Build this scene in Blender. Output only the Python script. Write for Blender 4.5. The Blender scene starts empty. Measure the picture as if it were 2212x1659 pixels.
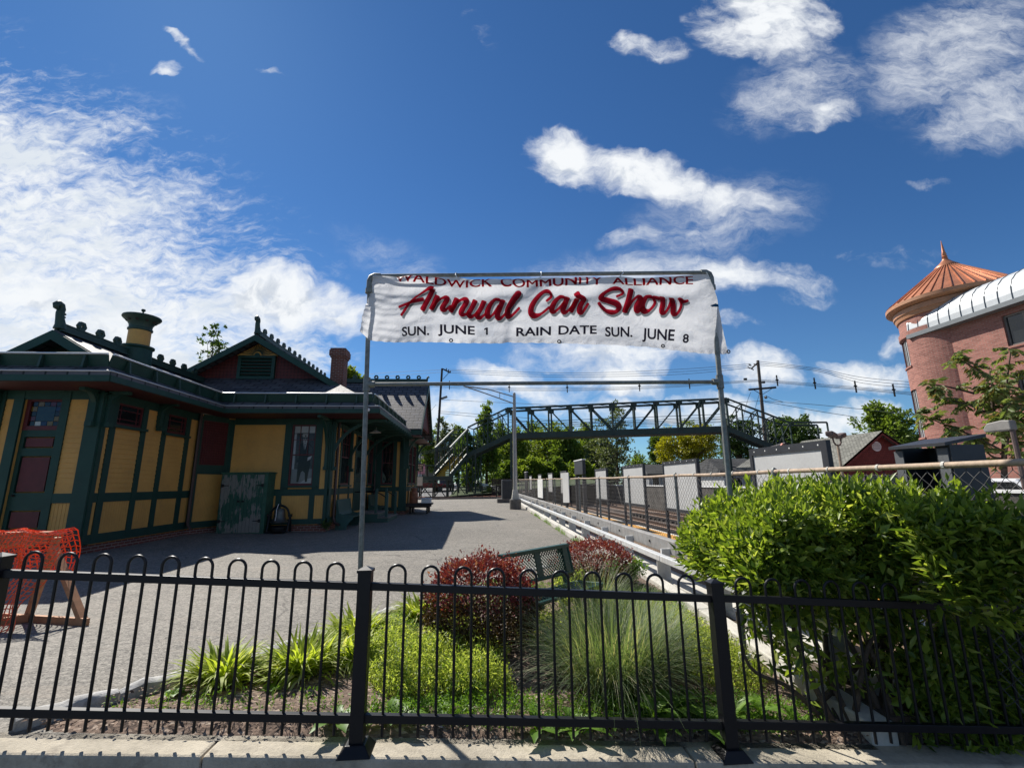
import bpy, math, random
import numpy as np
from mathutils import Vector, Matrix, noise as mnoise

# ------------------------------------------------------------------ camera, sky, sun, exposure
SC = bpy.context.scene
COL = SC.collection
R = math.radians
EYE = np.array([0.0, 0.0, 1.62])
YAW, PITCH, ROLL, FPX = R(4.3756), math.atan(0.213), R(0.6), 1000.0   # FPX: focal length for a frame 2212 wide

def cam_axes():
    f = np.array([math.sin(YAW) * math.cos(PITCH), math.cos(YAW) * math.cos(PITCH), math.sin(PITCH)])
    r = np.array([math.cos(YAW), -math.sin(YAW), 0.0])
    u = np.cross(r, f)
    c, s = math.cos(ROLL), math.sin(ROLL)
    return f, c * r - s * u, c * u + s * r
AF, AR, AU = cam_axes()
cd = bpy.data.cameras.new('camera')
cam = bpy.data.objects.new('camera', cd)
COL.objects.link(cam)
cd.sensor_fit = 'HORIZONTAL'; cd.sensor_width = 36.0; cd.lens = FPX / 2212.0 * 36.0
cd.clip_start = 0.05; cd.clip_end = 3000.0
M4 = Matrix.Identity(4)
for i in range(3):
    M4[i][0], M4[i][1], M4[i][2], M4[i][3] = AR[i], AU[i], -AF[i], EYE[i]
cam.matrix_world = M4
SC.camera = cam

SUN_EL, SUN_AZ = R(46.0), R(-36.0)       # azimuth clockwise from +Y
sd = np.array([math.sin(SUN_AZ) * math.cos(SUN_EL), math.cos(SUN_AZ) * math.cos(SUN_EL), math.sin(SUN_EL)])
sl = bpy.data.lights.new('sun', 'SUN')
sl.energy = 5.0; sl.angle = R(0.53); sl.color = (1.0, 0.95, 0.87)
so = bpy.data.objects.new('sun', sl); COL.objects.link(so)
so.rotation_euler = Vector(sd).to_track_quat('Z', 'Y').to_euler()

SC.view_settings.view_transform = 'Standard'
SC.view_settings.look = 'None'
SC.view_settings.exposure = 0.55
SC.view_settings.gamma = 1.0
SC.render.engine = 'CYCLES'
SC.cycles.max_bounces = 8
SC.cycles.transparent_max_bounces = 16
SC.cycles.use_denoising = True

class NT:
    """small wrapper to wire shader nodes"""
    def __init__(s, tree):
        s.t = tree
    def n(s, typ, **kw):
        nd = s.t.nodes.new(typ)
        for k, v in kw.items():
            if k.startswith('i_'):
                key = k[2:]
                nd.inputs[int(key) if key.isdigit() else key.replace('_', ' ')].default_value = v
            else:
                setattr(nd, k, v)
        return nd
    def l(s, a, b):
        s.t.links.new(a, b)
    def m(s, op, a, b=None, c=None, clamp=False):
        nd = s.t.nodes.new('ShaderNodeMath'); nd.operation = op; nd.use_clamp = clamp
        for i, x in enumerate((a, b, c)):
            if x is None: continue
            if isinstance(x, (int, float)): nd.inputs[i].default_value = x
            else: s.l(x, nd.inputs[i])
        return nd.outputs[0]
    def vm(s, op, a, b=None):
        nd = s.t.nodes.new('ShaderNodeVectorMath'); nd.operation = op
        for i, x in enumerate((a, b)):
            if x is None: continue
            if isinstance(x, (tuple, list, np.ndarray)): nd.inputs[i].default_value = tuple(float(q) for q in x)
            else: s.l(x, nd.inputs[i])
        return nd.outputs['Value' if op == 'DOT_PRODUCT' else 'Vector']
    def comb(s, x, y, z=0.0):
        nd = s.t.nodes.new('ShaderNodeCombineXYZ')
        for i, q in enumerate((x, y, z)):
            if isinstance(q, (int, float)): nd.inputs[i].default_value = q
            else: s.l(q, nd.inputs[i])
        return nd.outputs[0]
    def noise(s, vec, scale, detail=6, rough=0.55, dist=0.0, dims='3D', w=None):
        nd = s.t.nodes.new('ShaderNodeTexNoise'); nd.noise_dimensions = dims
        nd.inputs['Scale'].default_value = scale; nd.inputs['Detail'].default_value = detail
        nd.inputs['Roughness'].default_value = rough; nd.inputs['Distortion'].default_value = dist
        if vec is not None: s.l(vec, nd.inputs['Vector'])
        return nd.outputs['Fac']
    def ss(s, x, lo, hi, a=0.0, b=1.0):
        nd = s.t.nodes.new('ShaderNodeMapRange'); nd.interpolation_type = 'SMOOTHSTEP'
        s.l(x, nd.inputs[0])
        for i, q in enumerate((lo, hi, a, b)): nd.inputs[i + 1].default_value = q
        return nd.outputs[0]
    def mix(s, fac, a, b, blend='MIX'):
        nd = s.t.nodes.new('ShaderNodeMix'); nd.data_type = 'RGBA'; nd.blend_type = blend
        if isinstance(fac, (int, float)): nd.inputs[0].default_value = fac
        else: s.l(fac, nd.inputs[0])
        for i, q in ((6, a), (7, b)):
            if isinstance(q, (tuple, list)): nd.inputs[i].default_value = (*q[:3], 1.0)
            else: s.l(q, nd.inputs[i])
        return nd.outputs[2]

# ---- the sky: Nishita sky with procedural clouds laid out by compass direction
wd = bpy.data.worlds.new('World'); SC.world = wd; wd.use_nodes = True
wt = NT(wd.node_tree); wd.node_tree.nodes.clear()
SKY_STRENGTH = 0.064
sky = wt.n('ShaderNodeTexSky', sky_type='NISHITA', sun_disc=False, sun_elevation=SUN_EL, sun_rotation=SUN_AZ,
           altitude=900.0, air_density=1.0, dust_density=0.15, ozone_density=3.0)
tc = wt.n('ShaderNodeTexCoord')
dirv = tc.outputs['Generated']
HF = (math.sin(YAW), math.cos(YAW), 0.0); HR = (math.cos(YAW), -math.sin(YAW), 0.0)
ahead = wt.m('MAXIMUM', wt.vm('DOT_PRODUCT', dirv, HF), 0.05)
sa = wt.m('DIVIDE', wt.vm('DOT_PRODUCT', dirv, HR), ahead)             # tangent of bearing from the heading
sb = wt.m('DIVIDE', wt.vm('DOT_PRODUCT', dirv, (0, 0, 1)), ahead)      # tangent of elevation along the heading
isfront = wt.ss(wt.vm('DOT_PRODUCT', dirv, HF), 0.05, 0.25)
def skyab(px, py):
    d = AF + AR * (px - 1106) / FPX - AU * (py - 829.5) / FPX
    a = d @ np.array(HF)
    return (d @ np.array(HR)) / a, d[2] / a
pl = wt.comb(sa, sb)
def warp(vec, amt, sc):
    nd = wt.n('ShaderNodeTexNoise', i_Scale=sc, i_Detail=3.0); wt.l(vec, nd.inputs['Vector'])
    off = wt.vm('SCALE', wt.vm('SUBTRACT', nd.outputs['Color'], (0.5, 0.5, 0.5)))
    off.node.inputs['Scale'].default_value = amt
    return wt.vm('ADD', vec, off)
plw = warp(warp(pl, 0.10, 6.0), 0.035, 26.0)
sepw = wt.n('ShaderNodeSeparateXYZ'); wt.l(plw, sepw.inputs[0])
wa, wb = sepw.outputs[0], sepw.outputs[1]
def blob(px, py, rx, ry, ang=0.0, amp=1.0):
    """soft elliptical patch of cloud, centre and radii in thousandths of the focal length"""
    a0, b0 = skyab(px, py); c, s = math.cos(R(ang)), math.sin(R(ang))
    da, db = wt.m('SUBTRACT', wa, a0), wt.m('SUBTRACT', wb, b0)
    e1 = wt.m('DIVIDE', wt.m('ADD', wt.m('MULTIPLY', da, c), wt.m('MULTIPLY', db, s)), rx / 930.0)
    e2 = wt.m('DIVIDE', wt.m('SUBTRACT', wt.m('MULTIPLY', db, c), wt.m('MULTIPLY', da, s)), ry / 920.0)
    r2 = wt.m('ADD', wt.m('MULTIPLY', e1, e1), wt.m('MULTIPLY', e2, e2))
    return wt.m('MULTIPLY', wt.m('SUBTRACT', 1.0, r2, clamp=True), amp)
def union(vals):
    o = vals[0]
    for v in vals[1:]: o = wt.m('MAXIMUM', o, v)
    return o
# puffy clouds
puffs = union([blob(1655, 50, 205, 140, 0, 1.2), blob(1400, 100, 120, 42, -6, .62), blob(1330, 90, 60, 30, 30, .5),
               blob(1235, 345, 130, 80, -20, 1.1), blob(1400, 375, 190, 72, -12, 1.2), blob(1590, 425, 150, 52, -10, .8), blob(1400, 505, 120, 30, 8, .62),
               blob(1790, 250, 120, 42, 18, .7), blob(2010, 400, 60, 18, 0, .5),
               blob(620, 650, 170, 88, -6, 1.3), blob(740, 670, 110, 62, -20, 1.0), blob(60, 640, 200, 70, -10, 1.0), blob(320, 700, 230, 60, 0, .9),
               blob(400, 98, 92, 17, -40, .75), blob(368, 152, 44, 26, 10, .72), blob(588, 163, 40, 12, -12, .6),
               blob(1560, 590, 290, 50, -5, .8), blob(1590, 700, 80, 20, 0, .6),
               blob(1330, 765, 260, 50, 0, 1.0), blob(1075, 815, 110, 45, -12, 1.0), blob(1320, 820, 120, 62, 0, 1.1), blob(1190, 855, 100, 34, -10, .9),
               blob(1640, 800, 110, 60, -6, 1.05), blob(1860, 815, 140, 44, 0, 1.0), blob(1440, 890, 300, 38, 0, .9),
               blob(960, 880, 150, 45, 0, .95), blob(1000, 915, 120, 30, 0, .8), blob(1760, 930, 240, 40, 0, .85), blob(2120, 900, 120, 40, 0, .7),
               blob(1900, 885, 90, 26, 0, .85), blob(1930, 560, 170, 30, 0, .34), blob(1700, 640, 110, 20, 0, .4), blob(1945, 745, 70, 34, 40, .6), blob(1040, 60, 40, 90, 30, .2)])
n1 = wt.noise(plw, 7.0, 10, 0.57, 0.0)
n2 = wt.noise(wt.vm('ADD', pl, (0.012, 0.02, 3.1)), 26.0, 8, 0.65)
mpz = wt.n('ShaderNodeMapping'); mpz.inputs['Rotation'].default_value = (0, 0, R(-20)); mpz.inputs['Scale'].default_value = (1.3, 3.0, 1.0); wt.l(plw, mpz.inputs[0])
n4 = wt.noise(mpz.outputs[0], 7.5, 10, 0.66)
nz = wt.m('ADD', wt.m('MULTIPLY', n1, .50), wt.m('ADD', wt.m('MULTIPLY', n2, .12), wt.m('MULTIPLY', n4, .38)))
pd = wt.m('ADD', wt.m('MULTIPLY', puffs, 0.90), wt.m('MULTIPLY', wt.m('SUBTRACT', nz, .5), 3.9))
puffd = wt.m('MULTIPLY', wt.ss(pd, 0.02, 1.2), wt.ss(puffs, 0.0, 0.25))
# the streaked bank on the left: below a slanting edge
def slant(pts_edge):
    (x0, y0), (x1, y1) = pts_edge
    a0, b0 = skyab(x0, y0); a1, b1 = skyab(x1, y1)
    L = math.hypot(a1 - a0, b1 - b0); nx, ny = (b1 - b0) / L, -(a1 - a0) / L
    return wt.m('ADD', wt.m('MULTIPLY', wt.m('SUBTRACT', wa, a0), nx), wt.m('MULTIPLY', wt.m('SUBTRACT', wb, b0), ny)), math.degrees(math.atan2(b1 - b0, a1 - a0))
e_up, ang1 = slant([(0, -120), (420, 285)])
e_low, ang2 = slant([(420, 285), (920, 540)])
edge = wt.m('MINIMUM', e_up, e_low)
# streak noise: stretched along the bank
mp = wt.n('ShaderNodeMapping'); mp.inputs['Rotation'].default_value = (0, 0, R(-ang2 + 10)); mp.inputs['Scale'].default_value = (1.0, 3.6, 1.0)
mp2 = wt.n('ShaderNodeMapping'); mp2.inputs['Rotation'].default_value = (0, 0, R(-ang2 + 4)); mp2.inputs['Scale'].default_value = (2.0, 5.0, 1.0)
wt.l(warp(pl, 0.05, 9.0), mp.inputs[0]); wt.l(plw, mp2.inputs[0])
st1 = wt.noise(mp.outputs[0], 3.0, 9, 0.60)
st2 = wt.noise(mp2.outputs[0], 9.0, 9, 0.68)
bank = wt.m('ADD', wt.m('MULTIPLY', wt.ss(edge, -0.06, 0.36), 0.80), wt.m('MULTIPLY', wt.m('SUBTRACT', wt.m('ADD', wt.m('MULTIPLY', st1, .5), wt.m('MULTIPLY', st2, .5)), .5), 3.0))
aF = wt.ss(sa, skyab(1080, 600)[0], skyab(640, 600)[0])
bank = wt.m('SUBTRACT', bank, wt.m('MULTIPLY', wt.m('SUBTRACT', 1.0, aF), 1.1))
bankd = wt.m('MULTIPLY', wt.ss(bank, 0.05, 1.0), wt.ss(edge, -0.09, 0.10))
# thin veil upper right
veil = union([blob(2060, 110, 330, 170, 30, 1.0), blob(2150, 230, 260, 110, 25, 1.0), blob(1560, 470, 280, 120, 15, .7), blob(1380, 590, 330, 70, 0, .8), blob(1730, 200, 260, 120, 20, .8), blob(860, 560, 200, 60, -25, .5)])
mp3 = wt.n('ShaderNodeMapping'); mp3.inputs['Rotation'].default_value = (0, 0, R(-24)); mp3.inputs['Scale'].default_value = (1.2, 2.8, 1.0); wt.l(plw, mp3.inputs[0])
vn = wt.noise(mp3.outputs[0], 6.5, 10, 0.74)
veild = wt.m('MULTIPLY', wt.m('MULTIPLY', wt.ss(wt.m('ADD', wt.m('MULTIPLY', veil, .30), vn), 0.45, 1.0), wt.ss(veil, 0.0, 0.8)), 0.7)
# generic scattered cloud for the rest of the sky (behind the viewer)
gn = wt.ss(wt.noise(dirv, 3.0, 7, 0.6), 0.52, 0.68)
back = wt.m('MULTIPLY', gn, wt.m('SUBTRACT', 1.0, isfront))
front = wt.m('MULTIPLY', wt.m('SUBTRACT', 1.0, wt.m('MULTIPLY', wt.m('SUBTRACT', 1.0, puffd), wt.m('MULTIPLY', wt.m('SUBTRACT', 1.0, bankd), wt.m('SUBTRACT', 1.0, veild)))), isfront)
cover = wt.m('MULTIPLY', wt.m('MAXIMUM', front, back, clamp=True), wt.ss(wt.vm('DOT_PRODUCT', dirv, (0, 0, 1)), -0.02, 0.04))
# cloud tone: thick puffs a little grey underneath, from a second sample higher up
n3 = wt.noise(wt.vm('ADD', plw, (0.0, 0.045, 0.0)), 7.0, 8, 0.6, 0.0)
under = wt.ss(wt.m('SUBTRACT', n3, n1), 0.0, 0.16)
tone = wt.mix(wt.m('MULTIPLY', under, wt.m('MULTIPLY', puffd, 0.75)), (9.9, 10.2, 10.5), (5.2, 5.9, 7.0))
shade = wt.m('MULTIPLY', wt.m('MULTIPLY', wt.ss(st1, 0.42, 0.62), wt.ss(edge, 0.02, 0.3)), wt.m('SUBTRACT', 0.6, wt.m('MULTIPLY', puffd, 0.6)))
tone = wt.mix(shade, tone, (6.6, 7.5, 8.6))
# deepen the clear sky's blue
skc = wt.mix(1.0, sky.outputs[0], wt.mix(wt.ss(sb, 0.0, 0.75), (0.62, 0.90, 1.08), (0.44, 0.78, 1.08)), 'MULTIPLY')
mixc = wt.mix(cover, skc, tone)
bg = wt.n('ShaderNodeBackground'); bg.inputs['Strength'].default_value = SKY_STRENGTH
wt.l(mixc, bg.inputs['Color'])
wo = wt.n('ShaderNodeOutputWorld'); wt.l(bg.outputs[0], wo.inputs['Surface'])
wd.cycles.sampling_method = 'MANUAL'; wd.cycles.sample_map_resolution = 1024

# ------------------------------------------------------------------ points, meshes, tags
def ray(px, py): return AF + AR * (px - 1106) / FPX - AU * (py - 829.5) / FPX
def onY(px, py, Y): d = ray(px, py); return EYE + d * (Y / d[1])
def onX(px, py, X): d = ray(px, py); return EYE + d * (X / d[0])
def onZ(px, py, z=0.0): d = ray(px, py); return EYE + d * ((z - EYE[2]) / d[2])
V3 = lambda *a: np.array(a, float)

def ground(x, y):
    g = 0.022 * max(0.0, -x - 5.0) * min(1, max(0, (y - 5) / 4)) + 0.011 * max(0.0, y - 14)
    w = min(1.0, max(0.0, (7.5 - y) / 3.5))
    return g - w * 0.058 * (x + 0.74)

def tag(o, label=None, cat=None, group=None, kind=None):
    if label: o['label'] = label
    if cat: o['category'] = cat
    if group: o['group'] = group
    if kind: o['kind'] = kind
    return o
def empty(name, loc=(0, 0, 0), label=None, cat=None, group=None):
    o = bpy.data.objects.new(name, None); o.empty_display_size = 0.1
    o.location = tuple(float(q) for q in loc); COL.objects.link(o)
    return tag(o, label, cat, group)
def root_loc(p):
    l = V3(0, 0, 0)
    while p is not None:
        l += np.array(p.location); p = p.parent
    return l
def link(name, me, mat, parent=None, smooth=False, sharp=40):
    o = bpy.data.objects.new(name, me); COL.objects.link(o)
    if mat is not None: me.materials.append(mat)
    if parent is not None: o.parent = parent
    if smooth:
        me.shade_smooth()
        try: me.set_sharp_from_angle(angle=R(sharp))
        except Exception: pass
    return o
def copy_tree(o, parent=None, loc=None):
    c = o.copy(); COL.objects.link(c)
    c.parent = parent
    if loc is not None: c.location = tuple(float(q) for q in loc)
    for ch in o.children: copy_tree(ch, c)
    return c

class MB:
    def __init__(s): s.v, s.f, s.uv = [], [], {}
    def add(s, vs, fs, uvs=None):
        b = len(s.v); s.v += [np.asarray(q, float) for q in vs]
        for i, f in enumerate(fs):
            if uvs is not None: s.uv[len(s.f)] = uvs[i]
            s.f.append([b + k for k in f])
        return s
    def hexa(s, p):   # 8 points: bottom ring 0-3, top ring 4-7
        return s.add(p, [(3, 2, 1, 0), (4, 5, 6, 7), (0, 1, 5, 4), (1, 2, 6, 5), (2, 3, 7, 6), (3, 0, 4, 7)])
    def bx(s, x0, x1, y0, y1, z0, z1):
        return s.hexa([(x0, y0, z0), (x1, y0, z0), (x1, y1, z0), (x0, y1, z0), (x0, y0, z1), (x1, y0, z1), (x1, y1, z1), (x0, y1, z1)])
    def obox(s, c, u, v, w, su, sv, sw):   # centre, axes, full sizes
        c, u, v, w = (np.asarray(q, float) for q in (c, u, v, w)); a, b, d = u * su / 2, v * sv / 2, w * sw / 2
        return s.hexa([c - a - b - d, c + a - b - d, c + a + b - d, c - a + b - d, c - a - b + d, c + a - b + d, c + a + b + d, c - a + b + d])
    def bar(s, p, q, w, h=None, up=(0, 0, 1)):
        p, q = np.asarray(p, float), np.asarray(q, float); h = h or w
        d = q - p; L = np.linalg.norm(d)
        if L < 1e-6: return s
        d /= L; up = np.asarray(up, float)
        sx = np.cross(d, up)
        if np.linalg.norm(sx) < 1e-4: sx = np.cross(d, V3(0, 1, 0))
        sx /= np.linalg.norm(sx); uz = np.cross(sx, d)
        return s.obox((p + q) / 2, sx, d, uz, w, L, h)
    def tube(s, pts, r, n=8, cap=True):
        pts = [np.asarray(q, float) for q in pts]; N = len(pts)
        rs = r if isinstance(r, (list, tuple, np.ndarray)) else [r] * N
        b = len(s.v); ref = None
        for i, p in enumerate(pts):
            d = pts[min(i + 1, N - 1)] - pts[max(i - 1, 0)]; d = d / (np.linalg.norm(d) + 1e-12)
            if ref is None:
                ref = V3(0, 0, 1) if abs(d[2]) < 0.9 else V3(1, 0, 0)
            a = np.cross(d, ref); a /= (np.linalg.norm(a) + 1e-12); c = np.cross(a, d); ref = c
            for k in range(n):
                t = 2 * math.pi * k / n
                s.v.append(p + rs[i] * (a * math.cos(t) + c * math.sin(t)))
        for i in range(N - 1):
            for k in range(n):
                k2 = (k + 1) % n
                s.f.append([b + i * n + k, b + i * n + k2, b + (i + 1) * n + k2, b + (i + 1) * n + k])
        if cap:
            s.f.append([b + k for k in range(n)][::-1]); s.f.append([b + (N - 1) * n + k for k in range(n)])
        return s
    def lathe(s, c, prof, n=20, axis=2):
        b = len(s.v); c = np.asarray(c, float)
        for (r, z) in prof:
            for k in range(n):
                t = 2 * math.pi * k / n; q = [r * math.cos(t), r * math.sin(t), z]
                if axis == 0: q = [q[2], q[0], q[1]]
                if axis == 1: q = [q[0], q[2], q[1]]
                s.v.append(c + q)
        for i in range(len(prof) - 1):
            for k in range(n):
                k2 = (k + 1) % n
                s.f.append([b + i * n + k, b + i * n + k2, b + (i + 1) * n + k2, b + (i + 1) * n + k])
        s.f.append([b + k for k in range(n)][::-1]); s.f.append([b + (len(prof) - 1) * n + k for k in range(n)])
        return s
    def ext(s, poly, vec):
        poly = [np.asarray(q, float) for q in poly]; vec = np.asarray(vec, float); n = len(poly)
        return s.add(poly + [q + vec for q in poly], [list(range(n))[::-1], list(range(n, 2 * n))] + [(i, (i + 1) % n, n + (i + 1) % n, n + i) for i in range(n)])
    def quad(s, a, b, c, d): return s.add([a, b, c, d], [(0, 1, 2, 3)])
    def slab(s, poly, th):   # thick roof plane: poly is the top face, thickness straight down
        poly = [np.asarray(q, float) for q in poly]
        return s.ext([q - V3(0, 0, th) for q in poly], V3(0, 0, th))
    def build(s, name, mat, parent=None, smooth=False, sharp=40, bevel=0.0):
        off = root_loc(parent)
        v = np.array(s.v) - off
        me = bpy.data.meshes.new(name)
        me.from_pydata(v.tolist(), [], s.f)
        import bmesh
        bm = bmesh.new(); bm.from_mesh(me); bmesh.ops.recalc_face_normals(bm, faces=bm.faces)
        lay = bm.loops.layers.uv.new('UVMap')
        Z = Vector((0, 0, 1)); ov = Vector(off); bm.faces.ensure_lookup_table()
        for fi, f in enumerate(bm.faces):
            if fi in s.uv:
                m = {vv: q for vv, q in zip(s.f[fi], s.uv[fi])}
                for lp in f.loops: lp[lay].uv = m[lp.vert.index]
                continue
            n = f.normal; t = Z.cross(n)
            if t.length < 1e-3: t = Vector((1, 0, 0))
            t.normalize(); b = n.cross(t)
            for lp in f.loops:
                p = lp.vert.co + ov; lp[lay].uv = (p.dot(t), p.dot(b))
        bm.to_mesh(me); bm.free()
        o = link(name, me, mat, parent, smooth, sharp)
        if bevel:
            md = o.modifiers.new('bevel', 'BEVEL'); md.width = bevel; md.segments = 2; md.limit_method = 'ANGLE'; md.angle_limit = R(50)
        return o

def np_mesh(name, verts, faces, mat, parent=None, smooth=False):
    """verts (N,3), faces (M,k)"""
    verts = np.asarray(verts, np.float32) - np.asarray(root_loc(parent), np.float32)
    faces = np.asarray(faces, np.int32); k = faces.shape[1]
    me = bpy.data.meshes.new(name)
    me.vertices.add(len(verts)); me.vertices.foreach_set('co', verts.ravel())
    me.loops.add(faces.size); me.loops.foreach_set('vertex_index', faces.ravel())
    me.polygons.add(len(faces)); me.polygons.foreach_set('loop_start', np.arange(0, faces.size, k, dtype=np.int32))
    me.update(calc_edges=True); me.validate()
    return link(name, me, mat, parent, smooth, 180)

def unit(a): return a / (np.linalg.norm(a, axis=-1, keepdims=True) + 1e-9)
def leaf_geo(P, D, Nn, L, W, fold=0.25, wide=0.45):
    """folded rhombic leaves; returns verts, tri faces"""
    D = unit(D); S = unit(np.cross(D, Nn)); U = np.cross(S, D)
    L = L[:, None]; W = W[:, None]
    b = P; t = P + D * L - U * L * 0.12
    l = P + D * L * wide - S * W / 2 + U * W * fold; r = P + D * L * wide + S * W / 2 + U * W * fold
    v = np.stack([b, r, t, l], 1).reshape(-1, 3)
    i = np.arange(len(P))[:, None] * 4
    f = np.concatenate([i + np.array([[0, 1, 2]]), i + np.array([[0, 2, 3]])], 0)
    return v, f
def blade_geo(B, az, lean, L, W, droop, seg=4):
    """grass blades: base points, azimuth, lean from upright, length, width, droop"""
    n = len(B); d = np.stack([np.cos(az), np.sin(az), np.zeros(n)], 1); s = np.stack([-np.sin(az), np.cos(az), np.zeros(n)], 1)
    rows = []; p = B.copy(); ang = lean.copy()
    for k in range(seg + 1):
        w = W * (1 - (k / seg) ** 1.6) * (0.75 + 0.5 * min(1, 2.0 * k / seg)) + W * 0.04
        rows += [p - s * w[:, None] / 2, p + s * w[:, None] / 2]
        p = p + (d * np.sin(ang)[:, None] + V3(0, 0, 1) * np.cos(ang)[:, None]) * (L / seg)[:, None]
        ang = ang + droop / seg
    v = np.stack(rows, 1).reshape(-1, 3); m = 2 * (seg + 1)
    i = np.arange(n)[:, None] * m
    f = np.concatenate([i + np.array([[2 * k, 2 * k + 1, 2 * k + 3, 2 * k + 2]]) for k in range(seg)], 0)
    return v, f

# ------------------------------------------------------------------ materials
def newmat(name):
    m = bpy.data.materials.new(name); m.use_nodes = True; m.node_tree.nodes.clear()
    t = NT(m.node_tree); p = t.n('ShaderNodeBsdfPrincipled'); o = t.n('ShaderNodeOutputMaterial')
    t.l(p.outputs[0], o.inputs['Surface'])
    return m, t, p, o
def uvm(t): return t.n('ShaderNodeUVMap').outputs[0]
def objc(t): return t.n('ShaderNodeTexCoord').outputs['Object']
def bump(t, p, h, dist=0.01, strength=1.0):
    b = t.n('ShaderNodeBump'); b.inputs['Distance'].default_value = dist; b.inputs['Strength'].default_value = strength
    t.l(h, b.inputs['Height']); t.l(b.outputs[0], p.inputs['Normal'])
def paint(name, col, rough=0.5, var=0.18, scale=3.0, metal=0.0, bmp=0.0, bsc=60.0, spec=0.5, dirt=None):
    m, t, p, o = newmat(name); c = objc(t)
    n = t.noise(c, scale, 6, 0.6); n2 = t.noise(c, scale * 14, 4, 0.6)
    f = t.m('ADD', t.m('MULTIPLY', n, .7), t.m('MULTIPLY', n2, .3))
    lo = tuple(max(0, q * (1 - var)) for q in col); hi = tuple(q * (1 + var) for q in col)
    cc = t.mix(t.ss(f, 0.3, 0.7), lo, hi)
    if dirt:
        cc = t.mix(t.m('MULTIPLY', t.ss(t.noise(c, scale * 2.7, 8, 0.7), 0.52, 0.75), dirt[1]), cc, dirt[0])
    t.l(cc, p.inputs['Base Color'])
    p.inputs['Roughness'].default_value = rough; p.inputs['Metallic'].default_value = metal
    p.inputs['Specular IOR Level'].default_value = spec
    if bmp: bump(t, p, t.noise(c, bsc, 5, 0.6), bmp)
    return m
def leafmat(name, c0, c1, trans=0.35, rough=0.45, c2=None):
    m, t, p, o = newmat(name)
    g = t.n('ShaderNodeNewGeometry')
    rnd = g.outputs['Random Per Island']
    cc = t.mix(rnd, c0, c1)
    if c2 is not None:
        cc = t.mix(t.ss(t.m('FRACT', t.m('MULTIPLY', rnd, 7.31)), 0.8, 0.9), cc, c2)
    t.l(cc, p.inputs['Base Color']); p.inputs['Roughness'].default_value = rough
    p.inputs['Specular IOR Level'].default_value = 0.4
    tr = t.n('ShaderNodeBsdfTranslucent')
    t.l(t.mix(1.0, cc, (1.25, 1.25, 0.55), 'MULTIPLY'), tr.inputs['Color'])
    mx = t.n('ShaderNodeMixShader'); mx.inputs[0].default_value = trans
    t.l(p.outputs[0], mx.inputs[1]); t.l(tr.outputs[0], mx.inputs[2]); t.l(mx.outputs[0], o.inputs['Surface'])
    return m
def brickmat(name, c1, c2, mortar, bw=0.215, bh=0.075, ms=0.008, var=0.5, rough=0.85, bmp=0.004, offset=0.5):
    m, t, p, o = newmat(name); u = uvm(t)
    b = t.n('ShaderNodeTexBrick'); t.l(u, b.inputs['Vector'])
    b.offset = offset
    b.inputs['Color1'].default_value = (*c1, 1); b.inputs['Color2'].default_value = (*c2, 1); b.inputs['Mortar'].default_value = (*mortar, 1)
    b.inputs['Scale'].default_value = 1.0; b.inputs['Mortar Size'].default_value = ms
    b.inputs['Brick Width'].default_value = bw; b.inputs['Row Height'].default_value = bh; b.inputs['Bias'].default_value = 0.0
    n = t.noise(u, 0.9, 6, 0.65); n2 = t.noise(u, 30, 4, 0.6)
    k = t.m('ADD', 1 - var / 2, t.m('MULTIPLY', t.m('ADD', t.m('MULTIPLY', n, .6), t.m('MULTIPLY', n2, .4)), var))
    t.l(t.mix(1.0, b.outputs['Color'], t.comb(k, k, k), 'MULTIPLY'), p.inputs['Base Color'])
    p.inputs['Roughness'].default_value = rough
    bump(t, p, t.m('ADD', t.m('SUBTRACT', 1.0, b.outputs['Fac']), t.m('MULTIPLY', n2, .3)), bmp)
    return m
def metal(name, col, rough=0.4, var=0.2, scale=8, bmp=0.0):
    return paint(name, col, rough, var, scale, metal=1.0, bmp=bmp)

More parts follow.
